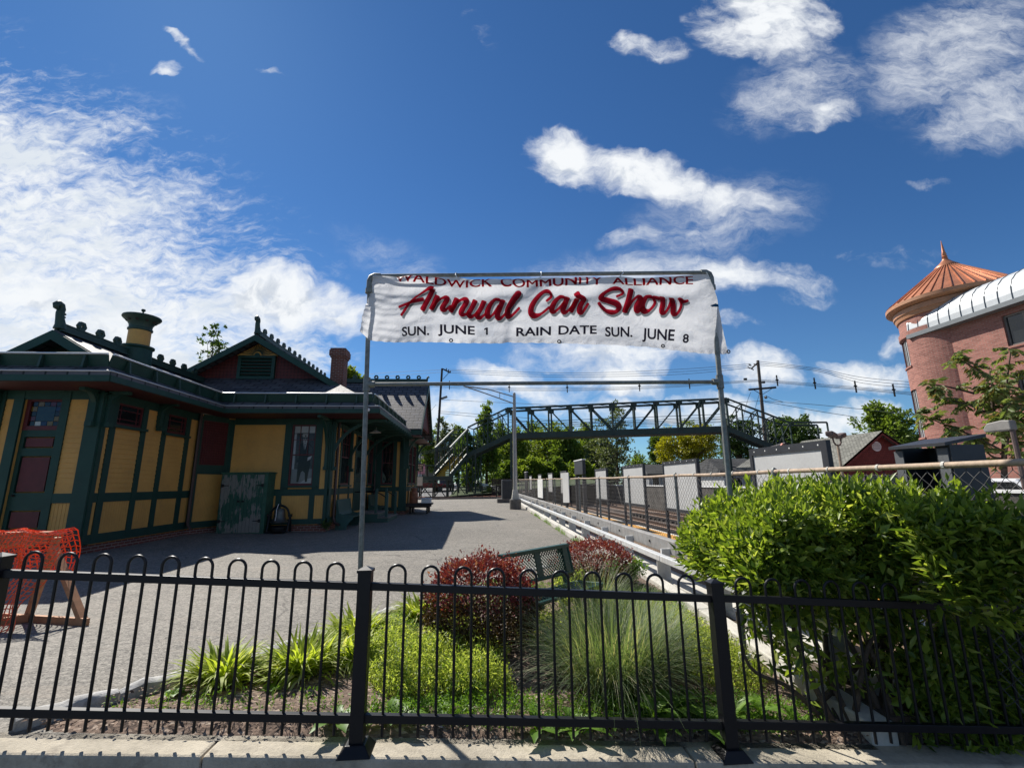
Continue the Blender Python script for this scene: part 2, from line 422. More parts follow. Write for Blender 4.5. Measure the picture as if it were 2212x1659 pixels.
def asphaltmat(name, base, stain, speck=0.5):
    m, t, p, o = newmat(name); c = objc(t)
    big = t.noise(c, 0.35, 6, 0.6, 0.4); mid = t.noise(c, 2.2, 6, 0.65)
    vo = t.n('ShaderNodeTexVoronoi', i_Scale=95.0); t.l(c, vo.inputs['Vector'])
    sp = t.n('ShaderNodeSeparateColor'); t.l(vo.outputs['Color'], sp.inputs[0])
    vo2 = t.n('ShaderNodeTexVoronoi', i_Scale=30.0); t.l(c, vo2.inputs['Vector'])
    sp2 = t.n('ShaderNodeSeparateColor'); t.l(vo2.outputs['Color'], sp2.inputs[0])
    k = t.m('ADD', t.m('MULTIPLY', sp.outputs[0], speck), t.m('ADD', t.m('MULTIPLY', sp2.outputs[0], speck * .7), t.m('ADD', t.m('MULTIPLY', big, .75), t.m('MULTIPLY', mid, .45))))
    k = t.m('ADD', k, 1.0 - (speck * .85 + .60))
    cc = t.mix(1.0, base, t.comb(k, k, k), 'MULTIPLY')
    mpv = t.n('ShaderNodeMapping'); mpv.inputs['Scale'].default_value = (0.5, 2.2, 1); t.l(c, mpv.inputs[0])
    cc = t.mix(t.m('MULTIPLY', t.ss(t.noise(mpv.outputs[0], 1.1, 7, 0.7), 0.55, 0.7), .6), cc, stain)
    # hairline cracks, tar-dark
    vc = t.n('ShaderNodeTexVoronoi', feature='DISTANCE_TO_EDGE', i_Scale=0.28)
    nd = t.n('ShaderNodeTexNoise', i_Scale=1.6, i_Detail=5.0); t.l(c, nd.inputs['Vector'])
    t.l(t.vm('ADD', c, t.vm('MULTIPLY', nd.outputs['Color'], (.8, .8, 0))), vc.inputs['Vector'])
    cr = t.m('MULTIPLY', t.m('LESS_THAN', vc.outputs['Distance'], 0.005), t.ss(big, .45, .6))
    cc = t.mix(t.m('MULTIPLY', cr, .6), cc, tuple(q * .3 for q in base))
    t.l(cc, p.inputs['Base Color']); p.inputs['Roughness'].default_value = 0.78; p.inputs['Specular IOR Level'].default_value = 0.35
    bump(t, p, t.m('ADD', sp.outputs[0], t.m('MULTIPLY', sp2.outputs[0], .8)), 0.007)
    return m

MT = {}
MT['asphalt'] = asphaltmat('asphalt', (0.20, 0.183, 0.155), (0.25, 0.21, 0.165), 0.9)
MT['road'] = asphaltmat('old_road', (0.17, 0.17, 0.17), (0.2, 0.19, 0.18), 0.4)
MT['concrete'] = paint('concrete', (0.40, 0.355, 0.275), 0.9, 0.25, 2.5, bmp=0.006, bsc=70, dirt=((0.17, 0.145, 0.115), .75))
MT['pale_concrete'] = paint('pale_concrete', (0.5, 0.48, 0.43), 0.9, 0.2, 2.0, bmp=0.004, bsc=70, dirt=((0.25, 0.22, 0.18), .6))
MT['dark_concrete'] = paint('dark_concrete', (0.13, 0.12, 0.11), 0.9, 0.3, 4, bmp=0.004)
MT['stone'] = paint('edging_stone', (0.40, 0.39, 0.37), 0.9, 0.35, 12, bmp=0.01, bsc=25)
MT['black'] = paint('black_powder_coat', (0.006, 0.006, 0.008), 0.42, 0.2, 20, spec=0.32)
MT['galv'] = paint('galvanised_pipe', (0.19, 0.20, 0.19), 0.55, 0.3, 18, metal=0.4, dirt=((0.09, 0.075, 0.06), .7))
MT['rustpipe'] = paint('rusty_pipe', (0.36, 0.27, 0.19), 0.7, 0.3, 14, metal=0.1, dirt=((0.22, 0.10, 0.045), .7), bmp=.002)
MT['rail_steel'] = paint('guardrail_zinc', (0.62, 0.63, 0.62), 0.45, 0.15, 9, metal=0.35, dirt=((0.4, 0.28, 0.18), .5))
MT['wire'] = paint('chain_link_wire', (0.12, 0.115, 0.11), 0.55, 0.2, 30, metal=0.4)
MT['green'] = paint('dark_green_trim', (0.015, 0.052, 0.038), 0.5, 0.15, 4, spec=0.35, dirt=((0.035, 0.06, 0.05), .4))
MT['greenlt'] = paint('dark_green_cast', (0.022, 0.052, 0.038), 0.5, 0.2, 10)
MT['yellow'] = paint('ochre_siding', (0.62, 0.325, 0.08), 0.6, 0.10, 1.5, dirt=((0.40, 0.22, 0.08), .45))
MT['red'] = paint('oxblood_paint', (0.10, 0.012, 0.014), 0.5, 0.2, 6)
MT['soffit'] = paint('soffit_oxblood', (0.07, 0.012, 0.012), 0.6, 0.2, 6)
MT['brick'] = brickmat('old_red_brick', (0.20, 0.055, 0.035), (0.12, 0.035, 0.025), (0.28, 0.25, 0.21))
MT['glass'] = None
m, t, p, o = newmat('window_glass')
p.inputs['Base Color'].default_value = (0.012, 0.014, 0.015, 1); p.inputs['Roughness'].default_value = 0.04; p.inputs['Specular IOR Level'].default_value = 0.6
bump(t, p, t.noise(objc(t), 3.5, 2), 0.004); MT['glass'] = m
m, t, p, o = newmat('clear_glass')
tr = t.n('ShaderNodeBsdfTransparent'); gl = t.n('ShaderNodeBsdfGlossy'); gl.inputs['Roughness'].default_value = 0.03
fr = t.n('ShaderNodeFresnel', i_IOR=1.28); mx = t.n('ShaderNodeMixShader'); t.l(fr.outputs[0], mx.inputs[0]); t.l(tr.outputs[0], mx.inputs[1]); t.l(gl.outputs[0], mx.inputs[2]); t.l(mx.outputs[0], o.inputs['Surface'])
MT['clear'] = m
MT['white'] = paint('white_paint', (0.72, 0.72, 0.70), 0.5, 0.08, 3)
MT['bark'] = paint('bark', (0.085, 0.06, 0.042), 0.9, 0.4, 9, bmp=0.02, bsc=22)
MT['wood'] = paint('raw_lumber', (0.42, 0.20, 0.09), 0.7, 0.25, 7)
MT['grey_wood'] = paint('weathered_wood', (0.19, 0.165, 0.14), 0.85, 0.3, 9)
MT['darkwood'] = paint('dark_wood', (0.035, 0.027, 0.022), 0.8, 0.3, 9)
MT['iron'] = paint('dark_iron', (0.02, 0.02, 0.02), 0.5, 0.3, 12, metal=0.6)
# slate shingles: tones vary per slate, courses stepped by bump, their shadow lines painted dark
def slate(name, base, w=0.30, h=0.155, rough=0.5):
    m, t, p, o = newmat(name); u = uvm(t)
    b = t.n('ShaderNodeTexBrick'); t.l(u, b.inputs['Vector'])
    b.inputs['Color1'].default_value = (*[q * 1.3 for q in base], 1); b.inputs['Color2'].default_value = (*[q * .72 for q in base], 1); b.inputs['Mortar'].default_value = (*[q * .18 for q in base], 1)
    b.inputs['Scale'].default_value = 1.0; b.inputs['Mortar Size'].default_value = h * .10; b.inputs['Brick Width'].default_value = w; b.inputs['Row Height'].default_value = h
    n = t.noise(u, 7, 5, 0.6); k = t.m('ADD', .75, t.m('MULTIPLY', n, .5))
    t.l(t.mix(1.0, b.outputs['Color'], t.comb(k, k, k), 'MULTIPLY'), p.inputs['Base Color'])
    p.inputs['Roughness'].default_value = rough; p.inputs['Specular IOR Level'].default_value = .3
    sx = t.n('ShaderNodeSeparateXYZ'); t.l(u, sx.inputs[0])
    saw = t.m('FRACT', t.m('DIVIDE', sx.outputs[1], h))
    bump(t, p, t.m('ADD', t.m('MULTIPLY', t.m('SUBTRACT', 1.0, saw), 1.0), t.m('ADD', t.m('MULTIPLY', n, .35), t.m('MULTIPLY', b.outputs['Fac'], -.5))), 0.02)
    return m
MT['slate'] = slate('slate_roof', (0.095, 0.092, 0.098), 0.46, 0.235, rough=0.62)
MT['shingle'] = slate('grey_asphalt_shingle', (0.19, 0.19, 0.165), 0.3, 0.14, 0.9)
# ------------------------------------------------------------------ ground, street, kerbs
def grid_sheet(name, xs, ys, zf, mat, kind='structure', smooth=True):
    xs, ys = np.asarray(xs, float), np.asarray(ys, float)
    X, Y = np.meshgrid(xs, ys); Zv = np.vectorize(zf)(X, Y)
    v = np.stack([X, Y, Zv], -1).reshape(-1, 3); nx, ny = len(xs), len(ys)
    i, j = np.meshgrid(np.arange(nx - 1), np.arange(ny - 1)); a = (j * nx + i).ravel()
    o = np_mesh(name, v, np.stack([a, a + 1, a + nx + 1, a + nx], 1), mat, None, smooth)
    return tag(o, kind=kind)
MT['soil'] = paint('bare_soil', (0.075, 0.055, 0.04), 0.95, 0.5, 1.5, bmp=.02, bsc=30)
MT['ballast'] = paint('brown_ballast', (0.10, 0.075, 0.06), 0.95, 0.6, 2.0, bmp=.05, bsc=18)
MT['grassbase'] = paint('rough_grass', (0.05, 0.075, 0.022), 0.95, 0.45, 0.6, bmp=.03, bsc=12)
grid_sheet('ground', np.linspace(-900, 900, 19), np.linspace(-300, 1500, 19), lambda x, y: -1.6, MT['grassbase'])
grid_sheet('plaza', np.concatenate([np.linspace(-40, -14, 8), np.linspace(-12, 2.78, 40)]), np.concatenate([np.linspace(3.45, 8, 14), np.linspace(8.5, 46, 50)]), ground, MT['asphalt'])
grid_sheet('street', np.linspace(-40, 40, 9), np.linspace(-25, 3.2, 6), lambda x, y: -0.42 - 0.04 * x if abs(x) < 12 else -0.42 - .48 * np.sign(x), MT['road'])
def zc(x): return -0.058 * (x + 0.74)            # street kerb slopes gently down to the right
kb = MB()
for i in range(-8, 9):                              # cast in lengths with a joint between them
    x0, x1 = -1.62 + i * 3.02, -1.62 + (i + 1) * 3.02 - 0.007
    p = [(x0, 3.262), (x1, 3.262), (x1, 3.53), (x0, 3.53)]
    top = [V3(a, b, zc(a)) for a, b in p]; top[0][1] = top[1][1] = 3.278
    kb.hexa([V3(a, b, zc(a) - 0.6) for a, b in p] + top)
tag(kb.build('street_kerb', MT['concrete'], bevel=0.018), kind='structure')
MT['joint'] = paint('kerb_joint', (0.05, 0.045, 0.04), 0.95, 0.2)
tag(MB().bx(-25, 25, 3.2, 3.47, -1.9, -1.8).build('kerb_footing', MT['joint']), kind='structure')
kb = MB()
for i in range(14):
    y0, y1 = 3.5 + i * 2.6, 3.5 + (i + 1) * 2.6 - .012
    q = [(2.78, y0), (2.98, y0), (2.98, y1), (2.78, y1)]
    kb.hexa([V3(a, b, -0.7) for a, b in q] + [V3(a, b, ground(2.8, b) + 0.13) for a, b in q])
tag(kb.build('plaza_kerb', MT['pale_concrete'], bevel=0.015), kind='structure')

# ------------------------------------------------------------------ the railway station
ST = empty('station_building', (-8.4, 17, 0), 'ochre and dark green wooden railway station with slate gables and red brick chimney', 'building')
K = 0.5965; EZ, FZ = 4.18, 3.96
class Wall:
    def __init__(s, O, U, N):
        s.O, s.U, s.N = V3(*O), unit(V3(*U)), unit(V3(*N))
    def p(s, u, z, d=0.0): r = s.O + s.U * u + s.N * d; return V3(r[0], r[1], z)
    def box(s, mb, u0, u1, z0, z1, d0, d1):
        return mb.hexa([s.p(u0, z0, d0), s.p(u1, z0, d0), s.p(u1, z0, d1), s.p(u0, z0, d1), s.p(u0, z1, d0), s.p(u1, z1, d0), s.p(u1, z1, d1), s.p(u0, z1, d1)])
    def clap(s, mb, u0, u1, z0, z1, h=0.118):
        n = max(1, round((z1 - z0) / h)); h = (z1 - z0) / n
        for i in range(n):
            a, b = z0 + i * h, z0 + (i + 1) * h
            mb.quad(s.p(u0, a, .024), s.p(u1, a, .024), s.p(u1, b, .010), s.p(u0, b, .010))
            mb.quad(s.p(u0, a, .006), s.p(u1, a, .006), s.p(u1, a, .024), s.p(u0, a, .024))
    def vert(s, mb, u0, u1, z0, z1, w=0.085, d=0.014, gap=.007):
        n = max(1, round((u1 - u0) / w)); w = (u1 - u0) / n
        for i in range(n): s.box(mb, u0 + i * w + gap / 2, u0 + (i + 1) * w - gap / 2, z0, z1, 0.0, d)

def sash_window(W, u0, u1, z0, z1, cols=3, rows=2, mid=True, frame='red', glass='glass', sill=True, parent=ST, name='window'):
    mb = MB(); t = 0.045
    for a, b, c, d in ((u0, u0 + t, z0, z1), (u1 - t, u1, z0, z1), (u0 + t, u1 - t, z1 - t, z1), (u0 + t, u1 - t, z0, z0 + t * 1.6)):
        W.box(mb, a, b, c, d, -0.05, 0.012)
    if mid:
        zm = (z0 + z1) / 2; W.box(mb, u0 + t, u1 - t, zm - .02, zm + .02, -0.05, 0.006)
    f = mb.build('window', MT[frame], parent); f.name = name
    mu = MB(); ztop0 = (z0 + z1) / 2 if mid else z0
    for k in range(1, cols):
        u = u0 + (u1 - u0) * k / cols; W.box(mu, u - .009, u + .009, ztop0 + .02 if mid else z0 + t, z1 - t, -0.045, -0.014)
    for k in range(1, rows):
        z = ztop0 + (z1 - ztop0) * k / rows; W.box(mu, u0 + t, u1 - t, z - .009, z + .009, -0.044, -0.016)
    if mu.v: mu.build('muntins', MT['red'], f)
    g = MB(); g.quad(W.p(u0 + t, z0 + t, -.03), W.p(u1 - t, z0 + t, -.03), W.p(u1 - t, z1 - t, -.03), W.p(u0 + t, z1 - t, -.03)); g.build('pane', MT[glass], f)
    if sill:
        sb = MB(); W.box(sb, u0 - .17, u1 + .17, z0 - .07, z0, 0.03, .11); sb.build('sill', MT['green'], f)
    return f

def wall_set(W, length, siding_h, siding_v, trims, holes=(), z1=FZ, found=True, z0g=0.0):
    body = MB(); W.box(body, 0, length, 0.28, z1, -0.25, -0.2)
    cur = 0.0
    for (a, b, c, d) in sorted(holes):
        if a > cur: W.box(body, cur, a, 0.28, z1, -.2, 0)
        W.box(body, a, b, 0.28, c, -.2, 0); W.box(body, a, b, d, z1, -.2, 0); cur = b
    W.box(body, cur, length, 0.28, z1, -.2, 0)
    wo_ = body.build('wall', MT['yellow'], ST)
    for r in siding_h:
        q = MB(); W.clap(q, *r); q.build('siding_panel', MT['yellow'], wo_)
    for r in siding_v:
        q = MB(); W.vert(q, *r); q.build('siding_panel', MT['yellow'], wo_)
    tb = MB()
    for i, r in enumerate(trims): W.box(tb, *r[:4], 0.0, r[4] if len(r) > 4 else 0.045)
    tb.build('trim', MT['green'], wo_)
    if found:
        fb = MB(); W.box(fb, 0, length, -0.4, 0.3, -.2, -.025); fb.build('foundation', MT['brick'], wo_)
    return wo_
BT0, BT1 = 1.26, 1.48       # belt rail
# -- left wing, front
WA = Wall((-11.62, 11.94, 0), (1, 0, 0), (0, -1, 0)); uA = lambda x: x + 11.62
wall_set(WA, 2.45, [(uA(-9.9), uA(-9.49), BT1, 3.72), (uA(-11.36), uA(-11.17), BT1, 3.72)], [(uA(-9.9), uA(-9.49), .52, BT0), (uA(-11.36), uA(-11.17), .52, BT0)],
         [(uA(-9.47), uA(-9.13), .3, 3.9, .06), (uA(-10.08), uA(-9.9), .3, 3.9, .05), (uA(-11.17), uA(-10.95), .3, 3.9, .05), (uA(-11.62), uA(-11.36), .3, 3.9, .06),
          (uA(-9.9), uA(-9.47), BT0, BT1), (uA(-11.36), uA(-11.17), BT0, BT1), (uA(-9.9), uA(-9.47), .3, .52), (uA(-10.95), uA(-10.08), 3.76, 3.96, .04), (0, 2.45, 3.72, 3.96, .03)],
         holes=[(uA(-10.95), uA(-10.08), .42, 3.76)])
d = MB()
WA.box(d, uA(-10.95), uA(-10.86), .42, 2.98, -.12, -.06); WA.box(d, uA(-10.17), uA(-10.08), .42, 2.98, -.12, -.06)
for a, b in ((.42, .68), (1.1, 1.5), (2.36, 2.55), (2.82, 2.98)): WA.box(d, uA(-10.86), uA(-10.17), a, b, -.12, -.061)
door = d.build('door', MT['green'], ST)
for a, b in ((.68, 1.1), (1.5, 2.36), (2.55, 2.82)):
    pm = MB(); WA.box(pm, uA(-10.82), uA(-10.21), a + .03, b - .03, -.12, -.075); pm.build('door_panel', MT['red'], door)
MB().lathe(WA.p(uA(-10.83), 1.45, -.03), [(.005, -.03), (.03, -.02), (.034, 0), (.02, .02)], 10).build('door_handle', MT['iron'], door)
tf = MB()
for a, b, c, e in ((-10.95, -10.86, 2.98, 3.76), (-10.17, -10.08, 2.98, 3.76), (-10.86, -10.17, 2.98, 3.08), (-10.86, -10.17, 3.68, 3.76)): WA.box(tf, uA(a), uA(b), c, e, -.12, -.05)
tr_ = tf.build('transom_window', MT['red'], ST)
rs = random.Random(4)
g = MB(); WA.box(g, uA(-10.72), uA(-10.31), 3.2, 3.56, -.11, -.09); g.build('pane', MT['glass'], tr_)
cols = {'pale': (.42, .44, .42), 'blue': (.012, .014, .06), 'amber': (.16, .10, .015), 'dark': (.012, .008, .01), 'crimson': (.08, .008, .012)}
for nme, cc in cols.items(): MT['sg_' + nme] = paint('stained_' + nme, cc, 0.08, 0.1)
def sgpanes(seq, ua, ub, za, zb, horiz):
    n = len(seq)
    for i, s_ in enumerate(seq):
        g = MB()
        if horiz: WA.box(g, ua + (ub - ua) * i / n + .006, ua + (ub - ua) * (i + 1) / n - .006, za, zb, -.11, -.09)
        else: WA.box(g, ua, ub, za + (zb - za) * i / n + .006, za + (zb - za) * (i + 1) / n - .006, -.11, -.09)
        g.build('stained_pane', MT['sg_' + s_], tr_)
sgpanes(['dark', 'pale', 'blue', 'amber', 'dark'], uA(-10.86), uA(-10.17), 3.09, 3.19, True)
sgpanes(['dark', 'amber', 'dark', 'crimson', 'dark'], uA(-10.86), uA(-10.17), 3.57, 3.67, True)
sgpanes(['crimson', 'dark', 'amber'], uA(-10.86), uA(-10.73), 3.2, 3.56, False)
sgpanes(['amber', 'dark', 'blue'], uA(-10.30), uA(-10.17), 3.2, 3.56, False)
# -- left wing, platform side
WB = Wall((-9.17, 11.94, 0), (0, 1, 0), (1, 0, 0))
uB = lambda px: onX(px, 1058.5, -9.17)[1] - 11.94
t1, t2, t3, t4, t5, t6, t7, t8 = [uB(q) for q in (210.5, 224, 282, 293, 329, 339, 382, 391)]; LB = 3.98
wall_set(WB, LB, [(.12, t1, BT1, 3.72), (t2, t3, BT1, 3.06), (t4, t5, BT1, 3.72), (t6, t7, BT1, 3.06), (t8, LB - .05, BT1, 3.72)],
         [(.12, t1, .52, BT0), (t2, t3, .52, BT0), (t4, t5, .52, BT0), (t6, t7, .52, BT0), (t8, LB - .05, .52, BT0)],
         [(0, .13, .3, 3.9, .06), (t1, t2, .3, 3.8, .04), (t3, t4, .3, 3.8, .04), (t5, t6, .3, 3.8, .04), (t7, t8, .3, 3.8, .04), (.12, LB, BT0, BT1, .032), (.12, LB, .3, .52, .036), (.12, LB, 3.72, 3.96, .03)],
         holes=[(t2, t3, 3.16, 3.72), (t6, t7, 3.16, 3.72)])
for a, b in ((t2, t3), (t6, t7)):
    w = sash_window(WB, a, b, 3.16, 3.72, 1, 1, mid=False)
    mu = MB()
    for u in (a + .16, b - .16): WB.box(mu, u - .01, u + .01, 3.22, 3.68, -.045, -.012)
    for z in (3.33, 3.56): WB.box(mu, a + .05, b - .05, z - .01, z + .01, -.044, -.014)
    mu.build('muntins', MT['red'], w)
# -- lattice corner
WC = Wall((-9.17, 15.92, 0), (.49, 1.11, 0), (1.11, -.49, 0)); LC = 1.213
wc = wall_set(WC, LC, [], [(.16, LC - .14, .50, 2.0, .05)], [(0, .16, .3, 3.9, .05), (LC - .14, LC, .3, 3.9, .05), (.16, LC - .14, 2.0, 2.3, .04), (.16, LC - .14, .3, .50, .04), (.16, LC - .14, 3.76, 3.96, .04)])
lt = MB(); n_ = 11
for i in range(n_): u = .17 + (LC - .32) * i / (n_ - 1); WC.box(lt, u - .012, u + .012, 2.3, 3.76, .012, .03)
for i in range(18): z = 2.32 + 1.42 * i / 17; WC.box(lt, .16, LC - .14, z - .012, z + .012, .03, .045)
lt.build('lattice_panel', MT['red'], wc)
bk = MB(); WC.box(bk, .16, LC - .14, 2.3, 3.76, 0, .008); bk.build('lattice_backing', MT['soffit'], wc)
# -- middle wing front
WD = Wall((-8.68, 17.03, 0), (1, 0, 0), (0, -1, 0))
uD = lambda px: onY(px, 1058, 17.03)[0] + 8.68
w0, w1 = uD(621), uD(674); LD = 3.48; p0 = uD(701)
q0, q1 = uD(606), uD(689)
wdd = wall_set(WD, LD, [(.14, q0, BT1, 3.72), (q1, p0, BT1, 3.72)], [(.14, uD(598), .48, BT0), (uD(610), uD(670), .48, BT0), (uD(681), p0, .48, BT0)],
         [(0, .14, .3, 3.9, .04), (q0, w0, BT1, 3.8, .05), (w1, q1, BT1, 3.8, .05), (p0, LD, .3, 3.9, .06), (.14, p0, BT0, BT1, .04), (.14, p0, .3, .48, .04), (uD(598), uD(610), .48, BT0), (uD(670), uD(681), .48, BT0), (.14, p0, 3.72, 3.96, .03)],
         holes=[(w0, w1, 1.60, 3.72)])
sash_window(WD, w0, w1, 1.60, 3.72, 3, 2, glass='clear')
# -- platform side
WE = Wall((-5.2, 17.03, 0), (0, 1, 0), (1, 0, 0)); uE = lambda px: onX(px, 1030, -5.2)[1] - 17.03
LE = 7.17; e = {k: uE(v) for k, v in dict(y0=714.6, y1=721, y2=728, a0=733, a1=752, b0=765.5, b1=786, c0=793, c1=803).items()}
trE = [(0, e['y0'], .3, 3.9, .06), (e['y1'], e['y2'] - .25, .3, 3.9), (e['a0'] - .16, e['a0'], .3, 3.9), (e['a1'], e['a1'] + .16, .3, 3.9), (e['b0'] - .14, e['b0'], .3, 3.9), (e['b1'], e['b1'] + .14, .3, 3.9),
       (e['c0'] - .14, e['c0'], .3, 3.9), (e['c1'], e['c1'] + .14, .3, 3.9), (0, e['b0'], BT0, BT1, .035), (e['b1'], LE, BT0, BT1, .035), (0, e['b0'], .3, .5, .036), (e['b1'], LE, .3, .5, .036), (0, LE, 3.72, 3.96, .03), (LE - .15, LE, .3, 3.9, .04)]
wall_set(WE, LE, [(e['y0'], e['a0'] - .1, BT1, 3.72), (e['a1'] + .1, e['b0'] - .1, BT1, 3.72), (e['b1'] + .1, e['c0'] - .1, BT1, 3.72), (e['c1'] + .1, LE - .1, BT1, 3.72)],
         [(e['y0'], e['b0'] - .1, .5, BT0), (e['b1'] + .1, LE - .1, .5, BT0)], trE,
         holes=[(e['a0'], e['a1'], 1.6, 3.72), (e['b0'], e['b1'], .5, 3.72), (e['c0'], e['c1'], 1.6, 3.72)])
sash_window(WE, e['a0'], e['a1'], 1.60, 3.72, 3, 2); sash_window(WE, e['c0'], e['c1'], 1.60, 3.72, 3, 2)
d = MB(); WE.box(d, e['b0'], e['b1'], .5, 3.0, -.12, -.06); door2 = d.build('door', MT['green'], ST)
for a, b in ((.75, 1.5), (1.7, 2.8)):
    pm = MB(); WE.box(pm, e['b0'] + .2, e['b1'] - .2, a, b, -.06, -.05); pm.build('door_panel', MT['glass' if a > 1 else 'green'], door2)
d = MB(); WE.box(d, e['b0'], e['b1'], 3.0, 3.08, -.12, -.04); tr2 = d.build('transom_window', MT['green'], ST)
d = MB(); WE.box(d, e['b0'], e['b1'], 3.08, 3.72, -.1, -.06); d.build('pane', MT['glass'], tr2)
# -- bay
WF = Wall((-5.2, 24.2, 0), (1, 0, 0), (0, -1, 0)); uF = lambda px: onY(px, 1030, 24.2)[0] + 5.2
f0, f1 = uF(823), uF(848)
wall_set(WF, 1.6, [(uF(855.6), uF(862.5), BT1, 3.72)], [(.25, f1, .5, BT0), (uF(855.6), uF(862.5), .5, BT0)],
         [(0, f0, BT1, 3.8, .05), (f1, uF(855.6), .3, 3.9, .05), (uF(862.5), 1.6, .3, 3.9, .06), (0, 1.5, BT0, BT1, .035), (0, 1.5, .3, .5, .036), (0, .25, .5, BT0, .04), (0, 1.6, 3.72, 3.96, .03)], holes=[(f0, f1, 1.6, 3.72)])
sash_window(WF, f0, f1, 1.60, 3.72, 3, 2)
WG = Wall((-3.6, 24.2, 0), (0, 1, 0), (1, 0, 0))
wall_set(WG, 4.2, [(.1, .5, BT1, 3.72), (3.7, 4.1, BT1, 3.72)], [(.2, 4.0, .5, BT0)],
         [(0, .14, .3, 3.9, .05), (.5, .62, BT1, 3.8), (2.05, 2.2, BT1, 3.8), (3.6, 3.72, BT1, 3.8), (4.06, 4.2, .3, 3.9, .05), (.14, 4.06, BT0, BT1, .035), (.14, 4.06, .3, .5, .036), (0, 4.2, 3.72, 3.96, .03)] + [(u, u + .1, .5, BT0) for u in (.95, 1.75, 2.55, 3.3)],
         holes=[(.62, 2.05, 1.6, 3.72), (2.2, 3.6, 1.6, 3.72)])
sash_window(WG, .62, 2.05, 1.6, 3.72, 3, 2); sash_window(WG, 2.2, 3.6, 1.6, 3.72, 3, 2)
# rear and far walls (mostly unseen) and inner floor block
b = MB(); b.bx(-11.6, -3.8, 28.2, 28.4, 0, 4); b.bx(-11.6, -11.4, 12, 28.3, 0, 4); b.build('wall', MT['yellow'], ST)

# -- roofs
def roof(name, polys, mat='slate', th=0.10, parent=ST):
    mb = MB()
    for q in polys: mb.slab(q, th)
    return mb.build(name, MT[mat], parent)
XE, YS = -3.28, 15.70; XR, ZR = -8.46, 7.27
XL, ZL = -10.32, 5.40; XLE, YLS = -8.28, 10.85
roof('roof', [[(XLE, YLS, EZ), (XLE, YS, EZ), (XL, 17.74, ZL), (XL, 11.6, ZL), (-9.03, 11.6, EZ + .75 * .5965)],
              [(-12.36, YLS, EZ), (-11.61, 11.6, EZ + .75 * .5965), (XL, 11.6, ZL), (XL, 18.1, ZL), (-12.36, 18.1, EZ)]])
roof('pent_roof', [[(XLE, YLS, EZ), (-9.53, 12.1, EZ + 1.25 * K), (-11.11, 12.1, EZ + 1.25 * K), (-12.36, YLS, EZ)]])
roof('roof', [[(XE, YS, EZ), (XE, 26.0, EZ), (XR, 29.0, ZR), (XR, 17.6, ZR), (-5.18, 17.6, EZ + 1.9 * K)],
              [(-13.64, 18.3, EZ), (-11.74, 17.6, EZ + 1.9 * K), (XR, 17.6, ZR), (XR, 29.0, ZR), (-13.64, 29, EZ)]])
roof('pent_roof', [[(XE, YS, EZ), (-5.78, 18.2, EZ + 2.5 * K), (-10.8, 18.2, EZ + 2.5 * K), (XL, 17.74, ZL), (XLE, YS, EZ)]])
YX, ZX = 26.3, 7.27
roof('roof', [[(-2.8, 23.3, 4.3), (-2.8, YX, ZX), (XR, YX, ZX), (-6.0, 23.3, 4.3)], [(-2.8, 29.3, 4.3), (-7, 29.3, 4.3), (XR, YX, ZX), (-2.8, YX, ZX)]])
# gable walls with fish-scale shingles
m, t, p, o = newmat('fishscale_red'); u = uvm(t)
br = t.n('ShaderNodeTexVoronoi', i_Scale=7.5, i_Randomness=0.0, feature='F1'); t.l(u, br.inputs['Vector'])
t.l(t.mix(t.ss(br.outputs['Distance'], .3, .62), (.12, .016, .014), (.05, .007, .007)), p.inputs['Base Color']); p.inputs['Roughness'].default_value = .65
bump(t, p, t.m('SUBTRACT', 1.0, br.outputs['Distance']), .01); MT['fish'] = m
zb = EZ + 2.5 * K
gw = MB().ext([(-5.78, 18.2, zb), (XR, 18.2, ZR - .04), (-11.14, 18.2, zb)], (0, .15, 0)).build('gable_wall', MT['fish'], ST)
zb2 = EZ + 1.25 * K
gw2 = MB().ext([(-9.53, 12.1, zb2), (XL, 12.1, ZL - .04), (-11.11, 12.1, zb2)], (0, .15, 0)).build('gable_wall', MT['green'], ST)
MB().bx(XL - .28, XL + .28, 12.06, 12.10, zb2 + .08, zb2 + .12).bx(XL - .28, XL + .28, 12.06, 12.10, zb2 + .2, zb2 + .24).build('vent_slats', MT['darkwood'], gw2)
MB().ext([(-2.95, 23.75, 4.6), (-2.95, YX, ZX - .1), (-2.95, 28.85, 4.6)], (-.15, 0, 0)).build('gable_wall', MT['fish'], ST)
